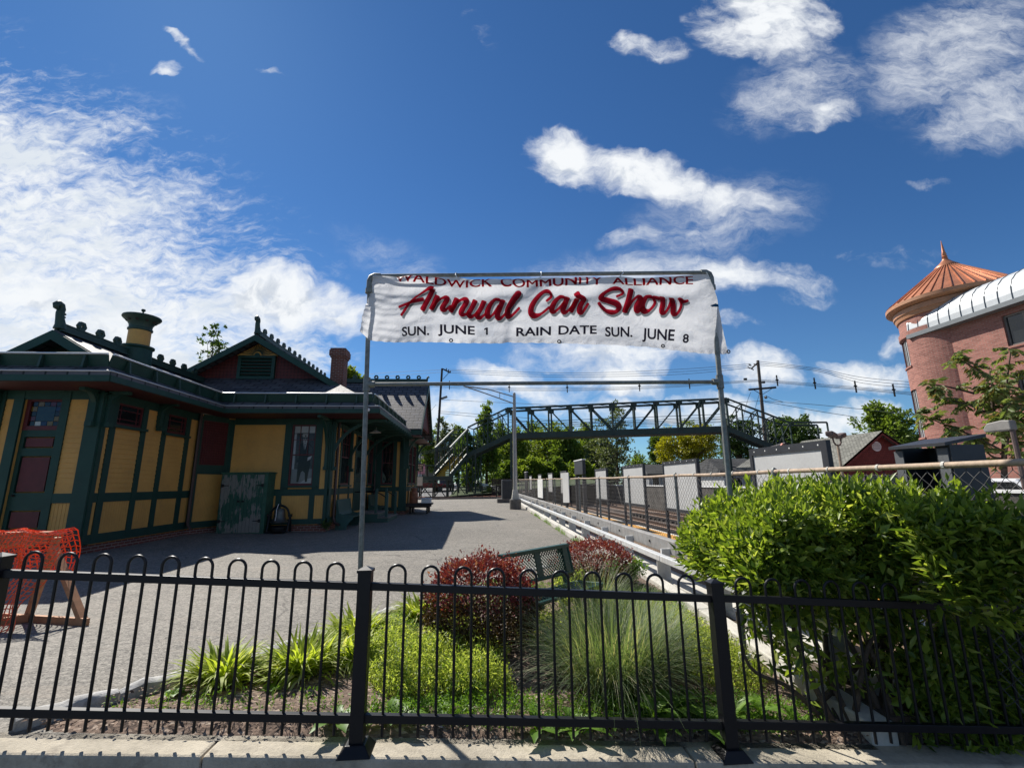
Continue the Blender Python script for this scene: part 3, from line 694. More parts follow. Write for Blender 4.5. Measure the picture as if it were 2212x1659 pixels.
def louver():
    x0, x1, z0, z1 = [onY(513.4, 800, 18.15)[0], onY(594, 800, 18.15)[0], onY(550, 819.5, 18.15)[2], onY(550, 768.7, 18.15)[2]]
    f = MB(); t = .12
    f.bx(x0, x0 + t, 18.08, 18.2, z0, z1); f.bx(x1 - t, x1, 18.08, 18.2, z0, z1); f.bx(x0 + t, x1 - t, 18.08, 18.2, z1 - .1, z1); f.bx(x0 + t, x1 - t, 18.08, 18.2, z0, z0 + .07)
    fo = f.build('louver', MT['green'], ST)
    s_ = MB(); n = 6; hh = (z1 - .1 - z0 - .07) / n
    for i in range(n):
        a = z0 + .07 + i * hh
        s_.hexa([(x0 + t, 18.09, a), (x1 - t, 18.09, a), (x1 - t, 18.19, a + hh * .7), (x0 + t, 18.19, a + hh * .7), (x0 + t, 18.09, a + .03), (x1 - t, 18.09, a + .03), (x1 - t, 18.19, a + hh * .7 + .03), (x0 + t, 18.19, a + hh * .7 + .03)])
    s_.build('slats', MT['green'], fo)
    # sunburst panel above: rays fanning from a half disc
    xc = (x0 + x1) / 2; zt = z1 + .46
    hw = (zt - z1) / K
    sb = MB().ext([(xc - hw, 18.11, z1), (xc + hw, 18.11, z1), (xc, 18.11, zt)], (0, .08, 0)).build('sunburst_panel', MT['yellow'], ST)
    ry = MB()
    for k in range(1, 18):
        a = math.pi * k / 18; dx, dz = math.cos(a), math.sin(a)
        tmax = min((zt - z1) / (dz + K * abs(dx)) * .96, 9)
        ry.bar((xc + dx * .16, 18.10, z1 + dz * .16), (xc + dx * tmax, 18.10, z1 + dz * tmax), .022, .03, up=(0, 1, 0))
    ry.build('sunburst_rays', MT['green'], sb)
    MB().lathe((xc, 18.06, z1), [(.06, .0), (.10, .0), (.10, .045), (.06, .045)], 20, axis=1).build('sunburst_hub', MT['green'], sb)
louver()
# barge boards
def rake(xc, zr, y, hw, h=.24, k=K, out=.0):
    for s_ in (-1, 1):
        a, b = V3(xc, y, zr - .03), V3(xc + s_ * hw, y, zr - .03 - k * hw)
        MB().ext([a, b, b - V3(0, 0, h), a - V3(0, 0, h)], (0, -.06, 0)).build('barge_board', MT['green'], ST)
rake(XR, ZR, 17.6, 3.28); rake(XL, ZL, 11.6, 1.29)
for s_ in (-1, 1):
    a, b2 = V3(-2.8, YX, ZX - .03), V3(-2.8, YX + s_ * 3.05, 4.27)
    MB().ext([a, b2, b2 - V3(0, 0, .3), a - V3(0, 0, .3)], (.06, 0, 0)).build('barge_board', MT['green'], ST)
# soffits and fascias
sf = MB()
sf.bx(-12.3, XLE - .02, YLS + .02, 11.9, FZ - .02, FZ + .03); sf.bx(-9.2, XLE - .02, 11.9, YS, FZ - .02, FZ + .03)
sf.bx(XLE - .6, XE - .02, YS + .02, 17.1, FZ - .021, FZ + .029); sf.bx(-5.25, XE - .02, 17.1, 24.3, FZ - .02, FZ + .03)
sf.bx(-5.3, -2.82, 23.3, 29.2, FZ - .025, FZ + .02)
sf.build('soffit', MT['soffit'], ST)
fa = MB()
eave = [(-12.36, YLS), (XLE, YLS), (XLE, YS), (XE, YS), (XE, 23.6)]
for (a, b) in zip(eave[:-1], eave[1:]):
    fa.bar((*a, (FZ + EZ) / 2 - .05), (*b, (FZ + EZ) / 2 - .05), .05, EZ - FZ - .08)
fa.bx(-3.4, -2.8, 23.28, 23.33, 4.0, 4.22)
fa.build('fascia', MT['green'], ST)
# standing gutter that sits a little way up the slates
gi = 0.33
gp = [(-12.36, YLS + gi), (XLE - gi, YLS + gi), (XLE - gi, YS + gi), (XE - gi, YS + gi), (XE - gi, 23.4)]
gz = EZ + gi * K
MT['lead'] = paint('gutter_metal', (.62, .62, .62), .38, .1, metal=.6)
gt = MB(); gl_ = MB(); nb = 0
for (a, b) in zip(gp[:-1], gp[1:]):
    a3, b3 = V3(*a, gz), V3(*b, gz); dd = unit(b3 - a3); outn = V3(dd[1], -dd[0], 0)
    tilt = outn * .07
    gt.hexa([a3, b3, b3 - outn * .03, a3 - outn * .03, a3 + tilt + V3(0, 0, .27), b3 + tilt + V3(0, 0, .27), b3 + tilt - outn * .03 + V3(0, 0, .27), a3 + tilt - outn * .03 + V3(0, 0, .27)])
    gl_.tube([a3 + tilt * 1.1 + V3(0, 0, .285), b3 + tilt * 1.1 + V3(0, 0, .285)], .026, 10)
    L = np.linalg.norm(b3 - a3); n = max(2, int(L / .86))
    for i in range(n):
        c = a3 + dd * (L * (i + .5) / n)
        k_ = MB(); k_.ext([c + outn * .03 - V3(0, 0, .03) + dd * .025, c + outn * .16 + V3(0, 0, -.06) + dd * .025, c + tilt + outn * .05 + V3(0, 0, .23) + dd * .025, c + tilt + outn * .005 + V3(0, 0, .25) + dd * .025], -dd * .05)
        k_.build('gutter_bracket', MT['greenlt'], ST)
gt.build('gutter', MT['green'], ST); gl_.build('gutter_rim', MT['lead'], ST, smooth=True)
for (a, b) in zip(eave[:-1], eave[1:]):
    MB().tube([V3(*a, EZ + .012), V3(*b, EZ + .012)], .017, 8).build('eave_glint_tube', MT['lead'], ST, smooth=True)  # shiny tube added along the eaves to catch a bright sun line
# ridge cresting: board with pierced hexagon ornaments
def crest(a, b, step, r=.105, n0=1):
    a, b = V3(*a), V3(*b); dd = unit(b - a); L = np.linalg.norm(b - a); side = V3(-dd[1], dd[0], 0)
    mb = MB(); mb.bar(a + V3(0, 0, .09), b + V3(0, 0, .09), .05, .2)
    mb.bar(a + V3(0, 0, -.0), b + V3(0, 0, -.0), .2, .05); mb.bar(a + V3(0, 0, .185), b + V3(0, 0, .185), .075, .03)
    n = int(L / step)
    for i in range(n0, n + 1):
        c = a + dd * (i * step) + V3(0, 0, .20 + r * .75); ro, ri = r, r * .38; N = 12
        for k in range(N):
            t0, t1 = 2 * math.pi * k / N, 2 * math.pi * (k + 1) / N
            hexr = lambda t: ro / max(.86, abs(math.cos((t - math.pi / 2 + math.pi / 6) % (math.pi / 3) - math.pi / 6)) * 1.0) * .95
            P_ = [c + dd * (q * math.cos(tt)) + V3(0, 0, q * math.sin(tt)) for q, tt in ((hexr(t0), t0), (hexr(t1), t1), (ri, t1), (ri, t0))]
            mb.ext([q - side * .035 for q in P_], side * .07)
    return mb.build('ridge_crest', MT['greenlt'], ST)
crest((XL, 11.7, ZL + .02), (XL, 17.9, ZL + .02), .62, .125); crest((XR, 17.7, ZR + .02), (XR, 26.1, ZR + .02), .62, .125); crest((XR + .3, YX, ZX + .02), (-2.85, YX, ZX + .02), .6, .125)
def finial(c, ax, s_=1.0):
    ax = unit(V3(*ax)); c = V3(*c)
    pts = [(.10, 0), (.10, .12), (.055, .26), (.03, .38), (.05, .50), (.02, .59), (-.06, .62), (-.12, .56), (-.11, .49), (-.06, .48)]
    rr = [.13, .11, .09, .085, .085, .08, .075, .07, .055, .04]
    P_ = [c - ax * (q[0] * s_) * -1 + V3(0, 0, q[1] * s_) for q in pts]
    mb = MB().tube(P_, [q * s_ for q in rr], 10)
    for k in range(4): mb.tube([P_[1] + ax * .08 * s_ + V3(0, 0, .04 + .08 * k) * s_, P_[1] + ax * .02 * s_ + V3(0, 0, .06 + .08 * k) * s_], .03 * s_, 6)
    return mb.build('ridge_finial', MT['greenlt'], ST, smooth=True, sharp=60)
finial((XL, 11.62, ZL + .05), (0, 1, 0), 1.0); finial((XR, 17.62, ZR + .05), (0, 1, 0), 1.0); finial((-2.85, YX, ZX + .02), (-1, 0, 0), .55)
# chimney, ventilator
ch = MB(); cx, cy = -5.98, 20.0
ch.bx(cx - .27, cx + .27, cy - .3, cy + .3, 5.2, 6.95); ch.bx(cx - .31, cx + .31, cy - .34, cy + .34, 6.95, 7.03); ch.bx(cx - .35, cx + .35, cy - .38, cy + .38, 7.03, 7.28); ch.bx(cx - .32, cx + .32, cy - .35, cy + .35, 7.28, 7.36)
cho = ch.build('chimney', MT['brick'], ST); MB().bx(cx - .2, cx + .2, cy - .2, cy + .2, 7.36, 7.41).build('chimney_flue', MT['dark_concrete'], cho)
vx, vy = XL, 14.35
vb = MB().lathe((vx, vy, 0), [(.40, 5.1), (.38, 5.68), (.43, 5.72), (.43, 5.77), (.30, 5.80)], 24).build('roof_ventilator', MT['green'], ST, smooth=True)
MB().lathe((vx, vy, 0), [(.29, 5.78), (.285, 6.30)], 24).build('ventilator_band', MT['yellow'], vb, smooth=True)
vc_ = MB().lathe((vx, vy, 0), [(.29, 6.26), (.32, 6.29), (.32, 6.33), (.29, 6.36), (.30, 6.45), (.36, 6.55), (.47, 6.64), (.50, 6.68), (.49, 6.72), (.44, 6.73), (.2, 6.79), (.05, 6.83), (.02, 6.86), (.02, 6.89), (.045, 6.91), (.06, 6.945), (.045, 6.98), (.01, 6.99)], 28)
vc_.build('ventilator_cap', MT['greenlt'], vb, smooth=True)
vh = MB()
for k in range(10):
    a = 2 * math.pi * k / 10; q = V3(vx + .375 * math.cos(a), vy + .375 * math.sin(a), 6.555); nn = unit(V3(math.cos(a), math.sin(a), -.9)); tt = V3(-math.sin(a), math.cos(a), 0)
    vh.tube([q - nn * .02, q + nn * .006], .045, 10)
vh.build('ventilator_holes', MT['darkwood'], vb)
# brackets
def bracket(foot, out, top, w=.09, th=.10):
    foot, out = V3(*foot), unit(V3(*out)); mb = MB(); L, H = top
    pts = []
    for k in range(15):
        a = math.pi / 2 * k / 14
        pts.append((L * (1 - math.cos(a)), H * math.sin(a)))
    side = V3(-out[1], out[0], 0)
    for (a0, z0), (a1, z1) in zip(pts[:-1], pts[1:]):
        dx, dz = a1 - a0, z1 - z0; l = math.hypot(dx, dz); nx, nz = -dz / l, dx / l
        q = [foot + out * (a0) + V3(0, 0, z0), foot + out * a1 + V3(0, 0, z1), foot + out * (a1 + nx * th) + V3(0, 0, z1 + nz * th), foot + out * (a0 + nx * th) + V3(0, 0, z0 + nz * th)]
        mb.ext([c - side * w / 2 for c in q], side * w)
    mb.bar(foot + V3(0, 0, -.15) + out * .02, foot + V3(0, 0, H + .02) + out * .02, w * 1.1, .1, up=tuple(out))
    mb.bar(foot + V3(0, 0, H + .03), foot + out * (L + .1) + V3(0, 0, H + .03), w * 1.1, .10)
    mb.obox(foot + V3(0, 0, -.17) + out * .06, side, out, (0, 0, 1), w * 1.3, .14, .12)
    return mb.build('eave_bracket', MT['green'], ST)
for y in (17.15, 19.55, 21.85, 23.95): bracket((-5.14, y, 2.35), (1, 0, 0), (1.72, 1.5))
bracket((-5.3, 16.97, 2.35), (0, -1, 0), (1.0, 1.5))
bracket((-9.11, 12.05, 3.28), (1, 0, 0), (.36, .6), .12, .12); bracket((-9.3, 11.88, 3.28), (0, -1, 0), (.36, .6), .12, .12); bracket((-9.11, 13.95, 3.4), (1, 0, 0), (.36, .5), .12, .12); bracket((-11.5, 11.88, 3.28), (0, -1, 0), (.36, .6), .12, .12)
bracket((-3.55, 24.3, 2.6), (1, 0, 0), (.7, 1.3)); bracket((-3.55, 28.2, 2.6), (1, 0, 0), (.7, 1.3)); bracket((-3.7, 24.14, 2.6), (0, -1, 0), (.75, 1.3))
# rafters under the platform eave
rf = MB()
for i in range(12): rf.bar((-5.2, 17.4 + i * .55, 3.9), (XE + .08, 17.4 + i * .55, 3.9), .05, .08)
rf.build('rafters', MT['green'], ST)
# downspouts
def downspout(pts, r=.045):
    return MB().tube(pts, r, 8).build('downspout', MT['darkwood'], ST, smooth=True)
MT['brownpipe'] = paint('brown_downspout', (.05, .025, .02), .5, .2)
MT['darkwood_keep'] = MT['darkwood']
MT['darkwood'] = MT['brownpipe']
downspout([(-9.05, 15.83, 3.95), (-9.05, 15.83, .45), (-8.95, 15.86, .3)]); downspout([(-5.08, 17.5, 3.95), (-5.08, 17.5, .5), (-5.02, 17.5, .3), (-4.85, 17.45, .22)]); downspout([(-5.08, 24.0, 3.95), (-5.08, 24.0, .2)])
MT['darkwood'] = MT['darkwood_keep']

# ------------------------------------------------------------------ things by the station
# poster of a station agent, standing behind the front window
def poster():
    W = Wall((-8.68, 17.03, 0), (1, 0, 0), (0, -1, 0)); D0 = -.075
    a0, a1, z0, z1 = w0 + .05, w1 - .05, 1.66, 3.68
    root = empty('window_poster', (-8.68 + (w0 + w1) / 2, 17.1, 1.66), 'grey poster of a uniformed railwayman with cap standing behind the front window', 'poster')
    MT['pp'] = paint('poster_grey', (.20, .205, .21), .8, .12, 2); MT['pw'] = paint('poster_white', (.42, .42, .42), .8, .1); MT['pd'] = paint('poster_dark', (.012, .012, .012), .8, .25, 7); MT['pm'] = paint('poster_mid', (.055, .055, .055), .8, .5, 14); MT['pf'] = paint('poster_face', (.34, .33, .32), .8, .2, 12)
    def pl(name, poly, mat, d):
        mb = MB().ext([W.p(a0 + (a1 - a0) * x, z0 + (z1 - z0) * y, D0 + d) for x, y in poly], W.N * .0015); return mb.build(name, MT[mat], root)
    MB().ext([W.p(a0, z0, D0 - .004), W.p(a1, z0, D0 - .004), W.p(a1, z1, D0 - .004), W.p(a0, z1, D0 - .004)], W.N * .004).build('sheet', MT['pp'], root)
    pl('backdrop', [(0, .88), (1, .88), (1, 1), (0, 1)], 'pw', .001); pl('backdrop', [(.12, .25), (1, .25), (1, .88), (.12, .88)], 'pm', .0012)
    pl('backdrop', [(0, .25), (.1, .25), (.1, .86), (0, .86)], 'pw', .0012); pl('floor', [(0, 0), (1, 0), (1, .25), (0, .25)], 'pp', .0014)
    pl('snow_patch', [(.3, 0), (1, 0), (1, .1), (.8, .085), (.6, .06), (.5, .03)], 'pw', .0018)
    pl('trousers', [(.27, .03), (.36, .03), (.45, .2), (.53, .22), (.63, .18), (.67, .03), (.76, .03), (.80, .18), (.86, .33), (.80, .45), (.34, .45), (.27, .3)], 'pd', .003)
    pl('jacket', [(.2, .36), (.16, .52), (.2, .6), (.34, .68), (.46, .715), (.60, .72), (.74, .69), (.9, .63), (.98, .56), (.92, .48), (.83, .42), (.80, .3), (.68, .24), (.45, .24), (.30, .28), (.28, .38)], 'pd', .0035)
    pl('sleeve', [(.16, .5), (.2, .6), (.33, .67), (.32, .5), (.26, .4)], 'pm', .0042); pl('sleeve', [(.73, .68), (.9, .62), (.97, .55), (.9, .48), (.74, .5)], 'pm', .0042)
    pl('paper', [(.70, .39), (.84, .42), (.92, .48), (.82, .47), (.72, .45)], 'pw', .005)
    pl('shirt', [(.46, .7), (.62, .71), (.57, .60), (.52, .58)], 'pw', .0045); pl('tie', [(.51, .69), (.56, .69), (.55, .58), (.525, .57)], 'pd', .0052)
    pl('face', [(.45, .71), (.49, .675), (.57, .675), (.63, .71), (.645, .76), (.64, .80), (.43, .80), (.435, .76)], 'pf', .005)
    pl('face_feature', [(.46, .765), (.52, .768), (.52, .775), (.46, .773)], 'pd', .006); pl('face_feature', [(.56, .768), (.62, .765), (.62, .773), (.56, .775)], 'pd', .006); pl('face_feature', [(.50, .715), (.58, .715), (.575, .722), (.505, .722)], 'pd', .006); pl('face_feature', [(.53, .735), (.555, .735), (.55, .76), (.535, .76)], 'pm', .006)
    pl('cap', [(.41, .80), (.66, .80), (.70, .845), (.66, .865), (.42, .865), (.38, .845)], 'pf', .0062); pl('cap_peak', [(.43, .785), (.64, .785), (.66, .805), (.41, .805)], 'pd', .0068); pl('cap_badge', [(.51, .815), (.57, .815), (.57, .84), (.51, .84)], 'pd', .0068)
    MB().bx(-8.68 + w0 - .1, -8.68 + w1 + .1, 17.16, 17.2, 1.5, 3.8).build('backing_board', MT['darkwood'], root)
poster()
# weathered cabinet
MT['cab_paint'] = None
m, t, p, o = newmat('flaking_green_paint'); c = objc(t)
mp_ = t.n('ShaderNodeMapping'); mp_.inputs['Scale'].default_value = (9, 9, 1.6); t.l(c, mp_.inputs[0])
nn_ = t.noise(mp_.outputs[0], 1.6, 8, 0.7); sx = t.n('ShaderNodeSeparateXYZ'); t.l(c, sx.inputs[0])
msk = t.m('ADD', nn_, t.m('MULTIPLY', t.m('SUBTRACT', t.noise(c, 1.3, 3), .5), .9))
gw_ = t.mix(t.noise(mp_.outputs[0], 6, 4), (.13, .125, .105), (.25, .24, .21))
t.l(t.mix(t.ss(msk, .46, .52), (.025, .085, .055), gw_), p.inputs['Base Color']); p.inputs['Roughness'].default_value = .8
bump(t, p, nn_, .006); MT['cab_paint'] = m
MT['cab_green'] = paint('faded_green', (.025, .09, .055), .7, .3, 5, dirt=((.2, .2, .17), .4))
cab = empty('storage_cabinet', (-7.75, 16.85, .05), 'green wooden cabinet with flaking paint and two plank doors under the front wall', 'cabinet')
cx0, cx1, cy0, cy1, cz0, cz1 = -8.47, -6.98, 16.42, 16.98, .06, 2.02
MB().bx(cx0, cx1, cy0, cy1, cz0, cz1).build('cabinet_body', MT['cab_green'], cab)
MB().bx(cx0 - .03, cx1 + .05, cy0 - .05, cy1, cz1, cz1 + .035).build('cabinet_top', MT['cab_green'], cab)
xm = (cx0 + cx1) / 2 - .06
for a, b, mt in ((cx0 + .02, xm - .006, 'cab_green'), (xm + .006, cx1 - .12, 'cab_paint')):
    dm = MB(); n = 6; w = (b - a) / n
    for i in range(n): dm.bx(a + i * w + .003, a + (i + 1) * w - .003, cy0 - .022, cy0, cz0 + .05, cz1 - .05)
    do = dm.build('cabinet_door', MT['cab_paint'], cab)
    for z in (cz0 + .42, cz1 - .4):
        xh, s_ = (a, 1) if mt == 'cab_green' else (b, -1)
        MB().ext([(xh, cy0 - .03, z - .055), (xh, cy0 - .03, z + .055), (xh + s_ * .07, cy0 - .03, z + .05), (xh + s_ * .09, cy0 - .03, z + .015), (xh + s_ * .24, cy0 - .03, z + .012), (xh + s_ * .24, cy0 - .03, z - .012), (xh + s_ * .09, cy0 - .03, z - .015), (xh + s_ * .07, cy0 - .03, z - .05)], (0, .012, 0)).build('hinge', MT['iron'], do)
    hx = xm - .07 if mt == 'cab_green' else xm + .07
    MB().bx(hx - .04, hx + .04, cy0 - .035, cy0 - .02, 1.08, 1.14).build('latch', MT['iron'], do)
# locomotive bell in its yoke
bl = empty('bell', (-6.57, 16.6, .1), 'old bronze locomotive bell in dark iron yoke on the ground beside cabinet', 'bell')
MT['bronze'] = paint('tarnished_bronze', (.10, .10, .085), .4, .3, 9, metal=.6)
bc = V3(-6.57, 16.6, 0)
MB().lathe(bc, [(.06, .86), (.12, .85), (.15, .80), (.165, .70), (.18, .58), (.21, .50), (.26, .44), (.28, .42), (.27, .40), (.2, .41)], 24).build('bell_body', MT['bronze'], bl, smooth=True)
yk = MB(); pts = [bc + V3(.30 * math.cos(a), 0, .62 + .33 * math.sin(a)) for a in np.linspace(0, math.pi, 13)]
yk.tube(pts, .035, 8); yk.tube([bc + V3(0, 0, .95), bc + V3(0, 0, 1.04)], [.04, .012], 8); yk.build('yoke', MT['iron'], bl, smooth=True)
cr = MB()
for s_ in (-1, 1):
    cr.tube([bc + V3(.32 * s_, -.16, .1), bc + V3(.34 * s_, 0, .62), bc + V3(.32 * s_, .16, .1)], .035, 6); cr.obox(bc + V3(.34 * s_, 0, .62), (1, 0, 0), (0, 1, 0), (0, 0, 1), .09, .12, .1)
cr.tube([bc + V3(-.33, -.16, .12), bc + V3(.33, -.16, .12)], .03, 6); cr.lathe(bc, [(.24, .10), (.27, .14), (.27, .26), (.2, .3)], 18)
cr.build('cradle', MT['iron'], bl, smooth=True)
MB().tube([bc + V3(-.06, -.02, 1.0), bc + V3(-.05, -.17, .82), bc + V3(-.03, -.22, .6), bc + V3(-.02, -.29, .48)], .012, 5).build('cord', MT['white'], bl)
# platform benches against the wall
MT['bench_green'] = paint('bench_green', (.02, .07, .055), .5, .15, 3)
def wall_bench(y0, y1, label):
    root = empty('wall_bench', (-4.8, (y0 + y1) / 2, ground(-4.8, y0)), label, 'bench', 'green wooden benches against the platform wall')
    z = ground(-4.8, y0); x = -5.02
    prof = [(x + .02, z + 1.05), (x + .06, z + .8), (x + .10, z + .6), (x + .14, z + .5), (x + .30, z + .47), (x + .50, z + .47), (x + .58, z + .45)]
    mb = MB()
    for (a, za), (b_, zb_) in zip(prof[:4][:-1], prof[:4][1:]): mb.ext([(a, y0, za), (b_, y0, zb_), (b_ - .03, y0, zb_ - .005), (a - .03, y0, za - .005)], (0, y1 - y0, 0))
    mb.build('backrest', MT['bench_green'], root)
    mb = MB()
    for (a, za), (b_, zb_) in zip(prof[3:][:-1], prof[3:][1:]): mb.ext([(a, y0, za), (b_, y0, zb_), (b_, y0, zb_ - .03), (a, y0, za - .03)], (0, y1 - y0, 0))
    mb.build('seat', MT['bench_green'], root)
    for y in (y0 + .03, y1 - .08):
        MB().ext([(x - .02, y, z + 1.0), (x + .03, y, z + 1.02), (x + .12, y, z + .56), (x + .3, y, z + .5), (x + .62, y, z + .49), (x + .6, y, z + .36), (x + .48, y, z + .26), (x + .40, y, z + .12), (x + .38, y, z), (x, y, z), (x, y, z + .5)], (0, .05, 0)).build('end_panel', MT['bench_green'], root)
wall_bench(17.55, 19.35, 'green wooden bench nearest the corner downspout of the station'); wall_bench(22.6, 23.9, 'green wooden bench behind the entrance steps of the station')
# entrance steps with railings
stp = empty('entrance_steps', (-4.4, 21.1, .1), 'dark green wooden steps with post railings at the platform door', 'steps')
zg = ground(-4.4, 20)
y0, y1 = e['b0'] + 17.03 - .25, e['b1'] + 17.03 + .35
MB().bx(-5.15, -4.1, y0, y1, zg - .1, zg + .34).build('landing', MT['bench_green'], stp)
MB().bx(-4.1, -3.68, y0, y1, zg - .1, zg + .17).build('tread', MT['bench_green'], stp)
MB().bx(-5.15, -4.07, y0 - .03, y1 + .03, zg + .34, zg + .375).bx(-4.1, -3.65, y0 - .03, y1 + .03, zg + .17, zg + .205).build('tread_boards', MT['grey_wood'], stp)
for yy in (y0 + .08, y1 - .08):
    for xx, zz in ((-4.2, zg + .37), (-3.76, zg + .2)):
        q = MB(); q.bx(xx - .05, xx + .05, yy - .05, yy + .05, zz, zz + .92); q.lathe((xx, yy, 0), [(.05, zz + .92), (.06, zz + .94), (.06, zz + .97), (.03, zz + 1.0)], 10); q.build('railing_post', MT['bench_green'], stp)
    MB().tube([(-5.1, yy, zg + 1.24), (-4.2, yy, zg + 1.22), (-4.05, yy, zg + 1.16), (-3.76, yy, zg + .98)], .025, 6).build('handrail', MT['black'], stp)
# pendant lamp, camera, hanging sign
pl_ = empty('pendant_lamp', (-4.0, 18.6, 3.94), 'pale enamel dish lamp hanging under the station eave', 'lamp')
MT['enamel'] = paint('enamel', (.55, .50, .42), .4, .1)
q = V3(-4.0, 18.6, 0)
MB().lathe(q, [(.02, 3.94), (.02, 3.82), (.05, 3.80), (.05, 3.73), (.03, 3.70)], 12).build('stem', MT['greenlt'], pl_); MB().lathe(q, [(.03, 3.70), (.06, 3.69), (.16, 3.63), (.23, 3.60), (.22, 3.595), (.05, 3.64)], 24).build('lamp_shade', MT['enamel'], pl_, smooth=True)
cm = empty('security_camera', (-3.72, 15.66, 4.0), 'small white bullet camera on the green fascia corner above the eave', 'camera')
MB().bx(-3.68, -3.60, 15.62, 15.68, 4.0, 4.1).build('mount', MT['white'], cm); MB().tube([(-3.62, 15.66, 4.06), (-3.72, 15.5, 4.02)], [.05, .05], 12).build('camera_body', MT['white'], cm, smooth=True); MB().tube([(-3.72, 15.5, 4.02), (-3.726, 15.49, 4.018)], .038, 12).build('lens', MT['black'], cm)

BF = None
def text_mesh(txt, size=1.0, bold=0.0, shear=0.0, space=1.0):
    """outline text turned into a flat mesh: (verts Nx2, tris)"""
    if txt == '1': return np.array([(.13, 0), (.27, 0), (.27, .7), (.16, .7), (0, .59), (0, .46), (.13, .53)]), [[0, 1, 2], [0, 2, 6], [2, 3, 6], [3, 4, 6], [4, 5, 6]]
    cu = bpy.data.curves.new('txt', 'FONT'); cu.body = txt; cu.size = size; cu.offset = bold; cu.shear = shear; cu.space_character = space; cu.resolution_u = 4
    ob = bpy.data.objects.new('txt', cu); COL.objects.link(ob)
    dg = bpy.context.evaluated_depsgraph_get(); me = bpy.data.meshes.new_from_object(ob.evaluated_get(dg))
    import bmesh
    bm = bmesh.new(); bm.from_mesh(me)
    xs_ = [q.co.x for q in bm.verts]; cuts = [(V3(x, 0, 0), V3(1, 0, 0)) for x in np.arange(min(xs_), max(xs_), .22)] + [(V3(0, y, 0), V3(0, 1, 0)) for y in (.12, .24, .36, .48, .60)]
    for co_, no_ in cuts: bmesh.ops.bisect_plane(bm, geom=bm.verts[:] + bm.edges[:] + bm.faces[:], plane_co=co_, plane_no=no_)
    bmesh.ops.triangulate(bm, faces=bm.faces)
    v = np.array([q.co[:2] for q in bm.verts]); bm.verts.index_update(); f = [[q.index for q in fc.verts] for fc in bm.faces]
    bm.free(); bpy.data.meshes.remove(me); bpy.data.objects.remove(ob); bpy.data.curves.remove(cu)
    return v, f
def flat_text(name, txt, O, U, Vv, N, width, height, mat, parent, bold=0.0, d=0.004):
    v, f = text_mesh(txt, 1.0, bold); lo, hi = v.min(0), v.max(0)
    mb = MB(); q = (v - lo) / (hi - lo)
    mb.add([np.asarray(O, float) + U * (a * width) + Vv * (b * height) + N * d for a, b in q], f)
    return mb.build(name, mat, parent)
hs = empty('hanging_sign', (-2.75, 29.6, 2.9), 'small dark blue telegraph office sign with white lettering at the station end', 'sign')
a, b = onY(894.5, 1001, 29.6), onY(914, 1018.5, 29.6); MT['navy'] = paint('navy_enamel', (.012, .014, .035), .4, .1)
MB().bx(a[0], b[0], 29.58, 29.62, b[2], a[2]).build('sign_board', MT['navy'], hs)
hh = a[2] - b[2]; wdt = b[0] - a[0]
for i, s_ in enumerate(('WESTERN UNION', 'TELEGRAPH', '& CABLE OFFICE')):
    flat_text('lettering', s_, (a[0] + wdt * (.05, .18, .08)[i], 29.58, a[2] - hh * (.33, .62, .92)[i]), V3(1, 0, 0), V3(0, 0, 1), V3(0, -1, 0), wdt * (.9, .64, .84)[i], hh * .2, MT['white'], hs, .02)
MB().tube([(-3.6, 29.6, a[2] + .12), (b[0], 29.6, a[2] + .12)], .015, 6).bx(a[0] + .05, a[0] + .07, 29.59, 29.61, a[2], a[2] + .12).bx(b[0] - .07, b[0] - .05, 29.59, 29.61, a[2], a[2] + .12).build('sign_arm', MT['iron'], hs)
# baggage cart with a rusty can and a white box
bg_ = empty('baggage_cart', (-3.1, 25.6, .1), 'low dark wooden baggage cart with small iron wheels beside the station bay', 'cart')
zt = ground(-3, 25); cc = V3(-2.95, 25.3, zt)
MB().bx(cc[0] - .62, cc[0] + .62, cc[1] - .75, cc[1] + .75, zt + .42, zt + .50).build('deck', MT['darkwood'], bg_); MB().bx(cc[0] - .66, cc[0] + .66, cc[1] - .79, cc[1] - .74, zt + .36, zt + .53).bx(cc[0] - .5, cc[0] + .5, cc[1] - .6, cc[1] + .6, zt + .3, zt + .42).build('frame', MT['darkwood'], bg_)
for sx_ in (-.42, .42):
    for sy_ in (-.5, .5): MB().lathe(cc + V3(sx_, sy_, .18), [(.03, -.04), (.18, -.04), (.18, .04), (.03, .04)], 18, axis=0).build('wheel', MT['iron'], bg_)
MT['rust'] = paint('rusty_milk_can', (.22, .085, .04), .75, .4, 6)
mc = empty('milk_can', cc + V3(-.32, -.25, .5), 'rusty old milk can standing on the baggage cart', 'milk can')
MB().lathe(cc + V3(-.32, -.25, .5), [(.2, 0), (.21, .03), (.21, .48), (.19, .55), (.13, .62), (.13, .70), (.16, .72), (.16, .75)], 20).build('can_body', MT['rust'], mc, smooth=True)
MB().lathe(cc + V3(-.32, -.25, 1.25), [(.16, 0), (.17, .02), (.06, .05), (.02, .07)], 20).build('lid', MT['rust'], mc, smooth=True)
mc2 = copy_tree(mc); mc2.location = tuple(cc + V3(-.36, .25, .5)); mc2['label'] = 'rusty milk can farther back on the baggage cart behind the front one'
mc['label'] = 'rusty milk can at the near edge of the baggage cart'; mc['group'] = mc2['group'] = 'milk cans on the cart'
wb_ = MB().bx(cc[0] + .1, cc[0] + .58, cc[1] - .45, cc[1] + .1, zt + .5, zt + .72).bx(cc[0] + .08, cc[0] + .6, cc[1] - .47, cc[1] + .12, zt + .72, zt + .76).build('white_box', MT['white'], None, bevel=.01)
tag(wb_, 'white plastic box lying on the baggage cart beside the rusty can', 'box')
